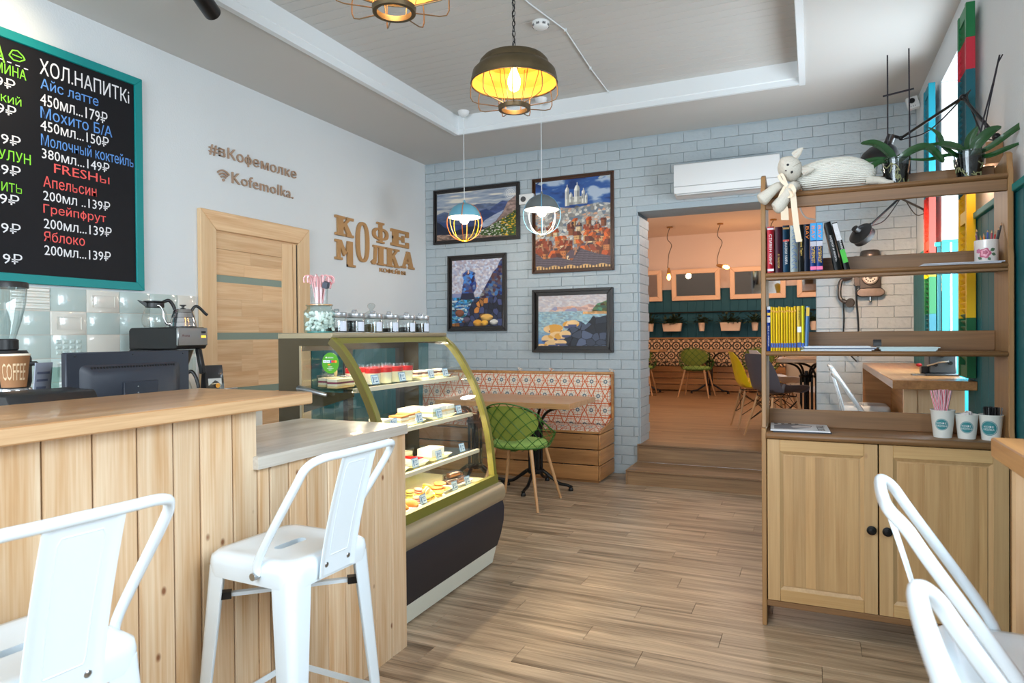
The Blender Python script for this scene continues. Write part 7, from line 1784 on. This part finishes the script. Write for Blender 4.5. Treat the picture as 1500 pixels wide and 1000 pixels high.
orchid('potted orchid beside the right post with bent stalk and long leaves', .594, UY+.135,
       [([(0, 0, 0), (-.05, -.02, .03), (-.10, -.02, .05), (-.145, -.02, .115)][0:1]+[(-.04, -.02, .0), (-.09, -.02, .045), (-.11, -.02, .10), (-.145, -.02, .135)], .013), ([(0, 0, 0), (-.04, -.03, .03), (-.09, -.04, .05), (-.115, -.04, .055)], .022), ([(0, 0, 0), (-.03, -.01, .05), (-.02, -.01, .10), (.02, .0, .14)][0:1]+[(.0, 0, .06), (.03, 0, .12)], .020),
        ([(0, 0, 0), (.03, -.01, .05), (.07, -.01, .09), (.11, 0, .11)], .024), ([(0, 0, 0), (.06, -.03, .02), (.13, -.04, .07), (.20, -.04, .12), (.235, -.04, .14)], .014), ([(0, 0, 0), (.06, -.02, -.01), (.12, -.03, .01), (.17, -.03, .03)], .013), ([(0, 0, 0), (-.07, -.02, .01), (-.15, -.02, .0), (-.22, -.02, .01)], .010)],
       [([(.02, .0, .08), (.05, .0, .25), (.085, .0, .40), (.105, .0, .50)], .0035), ([(.035, .0, .08), (.065, .0, .28), (.10, 0, .47)], .0028), ([(.10, -.003, .47), (.115, 0, .50)], .0028)])
# ================================================================== toy cat on the top shelf
toy = pm('toy_linen', (214, 208, 196), .9, bump=.4, bscale=220)
m, nt, b = newmat('knit'); tc = N(nt, 'ShaderNodeTexCoord'); wv = N(nt, 'ShaderNodeTexWave'); wv.bands_direction = 'Z'; wv.inputs['Scale'].default_value = 42; wv.inputs['Distortion'].default_value = 1.2; nt.links.new(tc.outputs['Object'], wv.inputs['Vector'])
nz = N(nt, 'ShaderNodeTexNoise'); nz.inputs['Scale'].default_value = 160; nt.links.new(tc.outputs['Object'], nz.inputs['Vector']); ad = N(nt, 'ShaderNodeMath', operation='ADD'); nt.links.new(wv.outputs['Fac'], ad.inputs[0]); nt.links.new(nz.outputs['Fac'], ad.inputs[1])
bp = N(nt, 'ShaderNodeBump'); bp.inputs['Strength'].default_value = .7; bp.inputs['Distance'].default_value = .004; nt.links.new(ad.outputs[0], bp.inputs['Height']); nt.links.new(bp.outputs[0], b.inputs['Normal']); b.inputs['Base Color'].default_value = (*lin((236, 234, 224)), 1); b.inputs['Roughness'].default_value = .95
knit = m
ct_ = thing('toy_cat', 'white stuffed toy cat in a knitted jumper lying on the top shelf with dangling paws', 'toy', (.09, UY+.10, 1.9255))
def sweep(pts, radii, n=20, sub=5, sq=(1, 1), flat=0):
    P = smoothpath(pts, sub); Rr = [v.x for v in smoothpath([(r, 0, 0) for r in radii], sub)]
    return G().tube(P, Rr, n)
g = sweep([(-.155, -.01, .052), (-.14, -.01, .060), (-.09, 0, .070), (-.02, 0, .076), (.06, .005, .075), (.115, .005, .060), (.145, .005, .045), (.152, .005, .040)], [.030, .050, .062, .069, .068, .055, .036, .006], 28)
g.v = [(x, y*.95, max(z, .001)) for x, y, z in g.v]
g.build('knitted_body', knit, ct_)
# head
Fs = Vector((Fv.x, Fv.y, 0)).normalized(); Rs = Vector((Fs.y, -Fs.x, 0))
l_ = (Rs*.47+Vector((0, 0, -.88))).normalized(); u0 = (Rs*.88+Vector((0, 0, .47))).normalized()
f_ = (-Fs*.86-u0*.50).normalized(); u_ = f_.cross(l_).normalized(); u_ = u_ if u_.dot(u0) > 0 else -u_
Mh = Matrix(((l_.x, f_.x, u_.x, 0), (l_.y, f_.y, u_.y, 0), (l_.z, f_.z, u_.z, 0), (0, 0, 0, 1)))
Hc = Vector((-.178, -.085, .098))
Mh = Matrix.Translation(Hc) @ Mh
g = G(); n = 28
def hd(u, v):
    a = 2*PI*u; t = -PI/2+PI*v; x, y, z = math.cos(t)*math.cos(a), math.cos(t)*math.sin(a), math.sin(t)
    cheek = 1+.10*max(0, 1-abs(z+.25)*2.2)*abs(x); sn = .012*max(0, y)**6*max(0, 1-abs(z+.3)*1.6)
    return Vector((x*.056*cheek, y*.050+sn, z*.050*(1.0 if z > 0 else .95)))
g.grid(hd, n, 18); g.xf(Mh); g.build('head', toy, ct_)
G().tube([Mh @ p for p in smoothpath([Vector((0, -.046, .020)), Vector((0, -.02, .047)), Vector((0, .01, .0508)), Vector((0, .035, .036)), Vector((0, .046, .018))], 5)], .0012, 5).build('head_seam', pm('seam_tan', (170, 156, 140), .9), ct_)
for s in (-1, 1):
    g = G(); e = Vector((s*.036, .002, .036))
    for i, (w, h) in enumerate(((.020, 0), (.019, .013), (.014, .030), (.006, .045), (.001, .050))):
        for k in range(10): a = 2*PI*k/10; g.v.append(tuple(e+Vector((w*math.cos(a)+s*h*.30, w*.38*math.sin(a), h))))
    for i in range(4):
        for k in range(10): l = (k+1) % 10; g.f.append((i*10+k, i*10+l, i*10+10+l, i*10+10+k)); g.m.append(0)
    g.xf(Mh); er = g.build('ear', toy, ct_)
    g = G(); g.add([e+Vector((-.010, .0070, .004)), e+Vector((.010, .0070, .004)), e+Vector((.008+s*.006, .0062, .020)), e+Vector((s*.011, .0035, .036)), e+Vector((-.008+s*.006, .0062, .020))], [(0, 1, 2, 3, 4)]); g.xf(Mh); g.build('ear_lining', pm('ear_tan', (204, 178, 162), .9), er, solid=.001)
    G().sph(Mh @ Vector((s*.017, .0475, .004)), .0064, 12).build('eye', black, ct_)
G().sph(Mh @ Vector((0, .0585, -.012)), (.004, .004, .003), 10).build('nose', pm('nose_grey', (96, 84, 84), .6), ct_)
# paws
g = sweep([(-.185, -.055, .02), (-.225, -.115, .018), (-.262, -.128, -.012), (-.290, -.130, -.036), (-.300, -.131, -.044)], [.016, .020, .024, .029, .010], 18); g.v = [(x, y, z) for x, y, z in g.v]; g.build('front_leg', toy, ct_)
g = sweep([(-.150, -.06, .02), (-.165, -.125, .010), (-.195, -.132, -.035), (-.228, -.134, -.078), (-.240, -.135, -.088)], [.016, .022, .025, .029, .010], 18); g.build('front_leg', toy, ct_)
g = sweep([(.125, -.02, .03), (.165, -.025, .024), (.20, -.03, .012), (.225, -.03, .011)], [.020, .016, .012, .006], 14); g.build('hind_leg', toy, ct_)
g = sweep([(.125, .03, .04), (.17, .03, .040), (.22, .02, .022), (.265, .01, .012)], [.018, .014, .012, .006], 14); g.build('hind_leg', toy, ct_)
g = G(); g.tube(smoothpath([(.135, 0, .07), (.15, -.02, .085), (.145, 0, .10), (.16, .02, .085), (.155, .0, .065)], 4), .003, 6); g.build('tail_tuft', toy, ct_)
# organza ribbon
org = pm('ribbon_cream', (246, 226, 200), .4)
def ribbon(pts, w, nm, wd):
    P = smoothpath(pts, 6); g = G(); wd = Vector(wd)
    for i, p in enumerate(P): g.v += [tuple(p-wd*w*.5), tuple(p+wd*w*.5)]
    for i in range(len(P)-1): g.f.append((2*i, 2*i+1, 2*i+3, 2*i+2)); g.m.append(0)
    return g.build(nm, org, ct_, solid=.0008)
nk = Vector((-.186, -.142, .012))
ribbon([nk, nk+Vector((.020, -.012, -.03)), nk+Vector((.028, -.014, -.10)), nk+Vector((.036, -.012, -.18)), nk+Vector((.046, -.010, -.245))], .026, 'ribbon_tail', (.9, .35, .1))
ribbon([nk, nk+Vector((-.022, .0, -.05)), nk+Vector((-.012, .004, -.10)), nk+Vector((-.010, .006, -.145))], .036, 'ribbon_tail', (.85, .4, 0))
ribbon([nk, nk+Vector((.02, -.02, -.01)), nk+Vector((.030, -.02, -.04)), nk+Vector((.006, -.01, -.045)), nk], .020, 'ribbon_bow', (.5, .2, .8))
ribbon([nk, nk+Vector((-.02, -.005, .02)), nk+Vector((-.035, .0, .05)), nk+Vector((-.02, .01, .05)), nk], .018, 'ribbon_bow', (.5, .2, .5))

# ================================================================== right-hand side: shutters, window tables, lamps, telephone
colr = {c: pm('shutter_'+c, v, .5) for c, v in dict(green=(10, 110, 60), red=(190, 34, 56), teal=(0, 90, 104), yellow=(246, 196, 0), dgreen=(0, 96, 50), cyan=(0, 130, 150), brightred=(214, 50, 36), blue=(20, 110, 190)).items()}
def shutter(label, y0, y1, bands, group):
    t = thing('window_shutter', label, 'shutter', (.708, y0, 0), 0, group); x0, x1 = -.020, .018; W = y1-y0; zb, zt = 1.075, 2.905
    for (a, b, c) in bands:      # z-range, colour
        a2, b2 = max(a, zb), min(b, zt)
        G().box(x0, x1, 0, .030, a2, b2).build('stile', colr[c], t, bevel=.001); G().box(x0, x1, W-.030, W, a2, b2).build('stile', colr[c], t, bevel=.001)
    def colat(z, f=0):
        z = z-(.10*f)
        for (a, b, c) in bands:
            if a <= z < b: return colr[c]
        return colr[bands[-1][2]]
    for z in (zb, 1.84, zt-.06): G().box(x0+.004, x1-.004, .030, W-.030, z, z+.06).build('rail', colat(z+.03), t)
    z = zb+.075; mesh_ = {}
    while z < zt-.09:
        if not 1.81 < z < 1.895:
            mt = colat(z, 0)
            if mt.name not in mesh_: mesh_[mt.name] = G().prism([(-.016, .026), (-.012, .030), (.012, .003), (.008, .0)], 'y', .030, W-.030).mesh('slat', mt)
            link('slat', mesh_[mt.name], t, (0, 0, z))
        z += .030
    return t
shutter('tall folded louvred shutter painted green, red, teal and yellow, nearer side of the window', 3.886, 4.098, [(1.0, 1.37, 'dgreen'), (1.37, 1.98, 'yellow'), (1.98, 2.58, 'teal'), (2.58, 2.735, 'red'), (2.735, 3.0, 'green')], None)
shutter('tall louvred shutter painted cyan, red, yellow and green beside the brick pier', 5.032, 5.25, [(1.0, 1.42, 'teal'), (1.42, 1.66, 'dgreen'), (1.66, 1.80, 'yellow'), (1.80, 2.19, 'brightred'), (2.19, 3.0, 'cyan')], None)
# window bars
ambertop = wood('bar_top', (206, 150, 92), (140, 92, 52), 1, .7, .3, vary=.1, streak=.6, coat=.2)
def winbar(label, y0, y1, px):
    t = thing('window_bar', label, 'bar table', (.37, y0, 0)); L1 = y1-y0
    G().box(0, .360, 0, L1, 1.015, 1.060).build('worktop', ambertop, t, bevel=.003)
    if px < 0:
        G().box(.08, .36, .30, .33, 0, 1.015).build('end_panel', pine_doorv, t); G().box(.08, .14, .28, .30, 0, 1.015).build('end_post', pine_doorv, t)
        G().box(.200, .220, .33, L1-.03, 0, 1.015).build('side_panel', benchwy, t); G().box(.0, .35, L1-.03, L1, 0, 1.015).build('end_panel', benchw, t)
    else:
        G().box(.035, .36, L1-.05, L1-.02, 0, 1.015).build('end_panel', pine_doorv, t); G().box(.245, .265, .02, L1-.05, 0, 1.015).build('side_panel', benchwy, t)
    return t
winbar('wooden window bar with stools running to the brick pier under the phone wall', 3.875, 6.10, -1)
winbar('thick wooden bar top corner in front of the shelf unit cupboard', -.40, 1.835, 1)
for y, lab in ((4.46, 'white metal bar stool third from the brick pier at the window bar'), (5.08, 'white metal bar stool second from the brick pier at the window bar'), (5.72, 'white metal bar stool next to the brick pier at the window bar')):
    pass
S0 = [o for o in bpy.data.objects if o.name.startswith('bar_stool') and not o.parent][0]
for y, x, lab in ((4.46, .362, 'white metal bar stool at the window bar, nearest the shelf unit'), (5.08, .362, 'white metal bar stool in the middle of the three at the window bar'), (5.72, .362, 'white metal bar stool next to the brick pier at the window bar')):
    s = dup(S0, lab, None, (x, y, 0), R(-90)); s.scale = (1, 1, 1.05)
dup(S0, 'white metal bar stool before the cupboard, backrest seen edge-on', None, (.366, 1.41, 0), R(-92))
dup(S0, 'white metal bar stool nearest the camera in the lower corner, blurred rail end', None, (.352, .76, 0), R(-91))
# vintage machine on the window bar
gm = pm('machine_grey', (74, 78, 82), .35, metal=.4)
t = thing('vintage_machine', 'old dark grey machine with knobs and lever on the window bar', 'machine', (.63, 4.40, 1.0605))
G().box(-.06, .10, -.10, .12, .0, .012).build('base_plate', gm, t, bevel=.003); G().box(-.04, .09, -.07, .11, .012, .15).build('housing', gm, t, bevel=.006)
G().box(-.075, -.04, -.06, .02, .012, .05).build('front_block', black_metal, t, bevel=.004); G().box(-.12, -.06, -.09, .0, .0, .006).build('tray', steel, t)
for x, z in ((.02, .11), (.06, .07), (.07, .125), (-.01, .06)): G().cyl((x, -.085, z), (x, -.07, z), .010, n=12).build('knob', black_metal, t)
G().tube([(-.05, -.08, .055), (.0, -.10, .075), (.05, -.09, .080)], .005, 8).build('lever', steel, t); G().sph((-.085, -.05, .058), (.016, .012, .010), 10).build('red_knob', pm('knob_red', (190, 30, 30), .4), t)
# swing-arm lamps
def arm_lamp(label, mount, elbow, joint, head, aim, power, rad=.105, block=False, up=0):
    t = thing('swing_arm_lamp', label, 'wall lamp', mount); m0 = Vector(mount); e, j, h = (Vector(v)-m0 for v in (elbow, joint, head)); a = Vector(aim).normalized()
    if block: G().box(-.045, .018, -.035, .035, -.10, -.005).build('mount_block', oak_top, t, bevel=.003)
    G().cyl((0, 0, -.04), (0, 0, .02), .014, n=12).sph((0, 0, .02), .017, 12).build('mount', black_metal, t)
    G().tube([(0, 0, .02), tuple(e)], .0075, 8).tube([tuple(e), tuple(j)], .0075, 8).sph(e, .016, 10).sph(j, .013, 10).build('arm', black_metal, t)
    G().tube(smoothpath([(0, 0, .0), e*.4+Vector((.0, 0, -.05)), e*.85+Vector((0, 0, .02)), e+Vector((.02, 0, .02)), e.lerp(j, .5)+Vector((0, 0, -.055)), j+Vector((0, 0, -.01))], 6), .0035, 6).build('cable', black, t)
    q = Vector((0, 0, 1)).rotation_difference(a).to_matrix().to_4x4(); Mq = Matrix.Translation(h) @ q
    G().lathe([(.020, -rad*1.15), (.024, -rad*.95), (.05, -rad*.85), (.080, -rad*.6), (rad*.95, -rad*.25), (rad, .0), (rad-.004, 0), (rad*.90, -rad*.25), (.074, -rad*.58), (.04, -rad*.80), (.0001, -rad*.85)], 28).xf(Mq).build('lamp_shade', pm('lamp_black', (8, 8, 10), .5), t)
    G().cyl(Mq @ Vector((0, 0, -rad*1.4)), Mq @ Vector((0, 0, -rad*.9)), .022, n=16).build('socket_cap', black, t)
    G().tube([tuple(j), tuple(Mq @ Vector((0, 0, -rad*1.35)))], .008, 8).build('head_joint', black_metal, t)
    G().sph(Mq @ Vector((0, 0, -rad*.35)), .028, 14).build('bulb', bulb_w, t)
    if power:
        l = lamp('bulb_light', 'SPOT', Mq @ Vector((0, 0, -.01)), power, (1, .62, .38), .04, (-a).to_track_quat('Z', 'Y').to_euler(), R(135), .8); l.parent = t
    return t
arm_lamp('black swing-arm lamp over the orchids, shade behind the first orchid', (.735, 3.53, 2.13), (.66, 3.80, 2.42), (.435, 4.10, 2.335), (.345, 4.15, 2.225), (-.35, .25, -1), 5, rad=.108, block=True)
arm_lamp('black swing-arm lamp above the antique telephone', (.74, 5.56, 2.15), (.542, 5.2, 2.21), (.355, 5.0, 2.015), (.318, 5.0, 1.935), (.62, .62, -.55), 75, rad=.074)
lamp('wall_glow', 'POINT', (.70, 3.72, 2.02), 1.6, (1, .52, .28), .03)
# antique telephone on the brick pier
cu_ = pm('antique_copper', (98, 88, 82), .35, metal=.8, noise=.5, nscale=40); dk = pm('antique_dark', (58, 52, 48), .4, metal=.6)
ph = thing('wall_telephone', 'antique copper wall telephone on the brick pier under the swing-arm lamp', 'telephone', (.425, YB-.014, 1.56))
G().box(-.075, .075, -.05, 0, .03, .30).build('housing', dk, ph, bevel=.010, seg=2)
G().prism([(-.10, .05), (-.10, .075), (-.075, .10), (.075, .10), (.10, .075), (.10, .05), (.075, .03), (-.075, .03)], 'y', -.075, 0).build('lower_tray', cu_, ph, bevel=.006)
G().lathe([(.0001, 0), (.072, 0), (.075, .01), (.070, .045), (.060, .055), (.0001, .060)], 28, c=(0, -.05, .345)).build('bell_crown', cu_, ph)
for s in (-1, 1): G().sph((s*.105, -.05, .35), (.016, .016, .014), 12).build('bell', chrome, ph)
G().box(-.09, .09, -.065, 0, .30, .33).build('cradle_bar', cu_, ph, bevel=.005)
G().lathe([(.060, 0), (.062, .006), (.056, .012), (.0001, .014)], 36, c=(0, -.05, .185), M=Matrix.Rotation(R(90), 4, 'X')).build('dial_ring', cu_, ph)
G().lathe([(.046, 0), (.046, .002), (.0001, .002)], 32, c=(0, -.063, .185), M=Matrix.Rotation(R(90), 4, 'X')).build('dial_face', pm('dial_white', (220, 214, 200), .5), ph)
for k in range(10):
    a = R(60+k*30); G().lathe([(.0065, 0), (.0065, .0015), (.0001, .0015)], 12, c=(.034*math.cos(a), -.0655, .185+.034*math.sin(a)), M=Matrix.Rotation(R(90), 4, 'X')).build('finger_hole', dk, ph)
G().lathe([(.014, 0), (.014, .006), (.0001, .008)], 20, c=(0, -.065, .185), M=Matrix.Rotation(R(90), 4, 'X')).build('dial_hub', cu_, ph)
G().cyl((0, -.04, .0), (0, -.04, .03), .008).sph((0, -.04, -.004), (.014, .014, .013), 12).build('bottom_knob', chrome, ph)
G().box(-.115, -.075, -.06, -.02, .12, .24).tube([(-.09, -.05, .20), (-.13, -.05, .215), (-.155, -.05, .20)], .007, 8).build('hook', dk, ph)
hs_ = G().tube(smoothpath([(-.165, -.055, .185), (-.21, -.05, .165), (-.222, -.05, .09), (-.215, -.05, .02), (-.175, -.06, -.01)], 6), [.020]*4+[.015]*17+[.017]*4, 12).build('handset', cu_, ph)
G().lathe([(.0001, 0), (.036, 0), (.040, .014), (.030, .034), (.012, .044)], 24, c=(-.165, -.085, .195), M=Matrix.Rotation(R(-60), 4, 'X')).build('earpiece', cu_, hs_); G().lathe([(.034, 0), (.038, .006), (.026, .034), (.010, .046)], 24, c=(-.150, -.085, -.015), M=Matrix.Rotation(R(-100), 4, 'X') @ Matrix.Rotation(R(30), 4, 'Y')).build('mouthpiece', cu_, hs_)
G().tube([(-.195, -.045, -.01), (-.19, -.045, -.12), (-.195, -.045, -.27), (-.18, -.05, -.40), (-.10, -.06, -.49)], .006, 8).tube(smoothpath([(-.10, -.05, .13), (-.098, -.045, .0), (-.09, -.045, -.12), (-.085, -.045, -.27), (-.09, -.05, -.45)], 5), .007, 8).build('cord', black, ph)
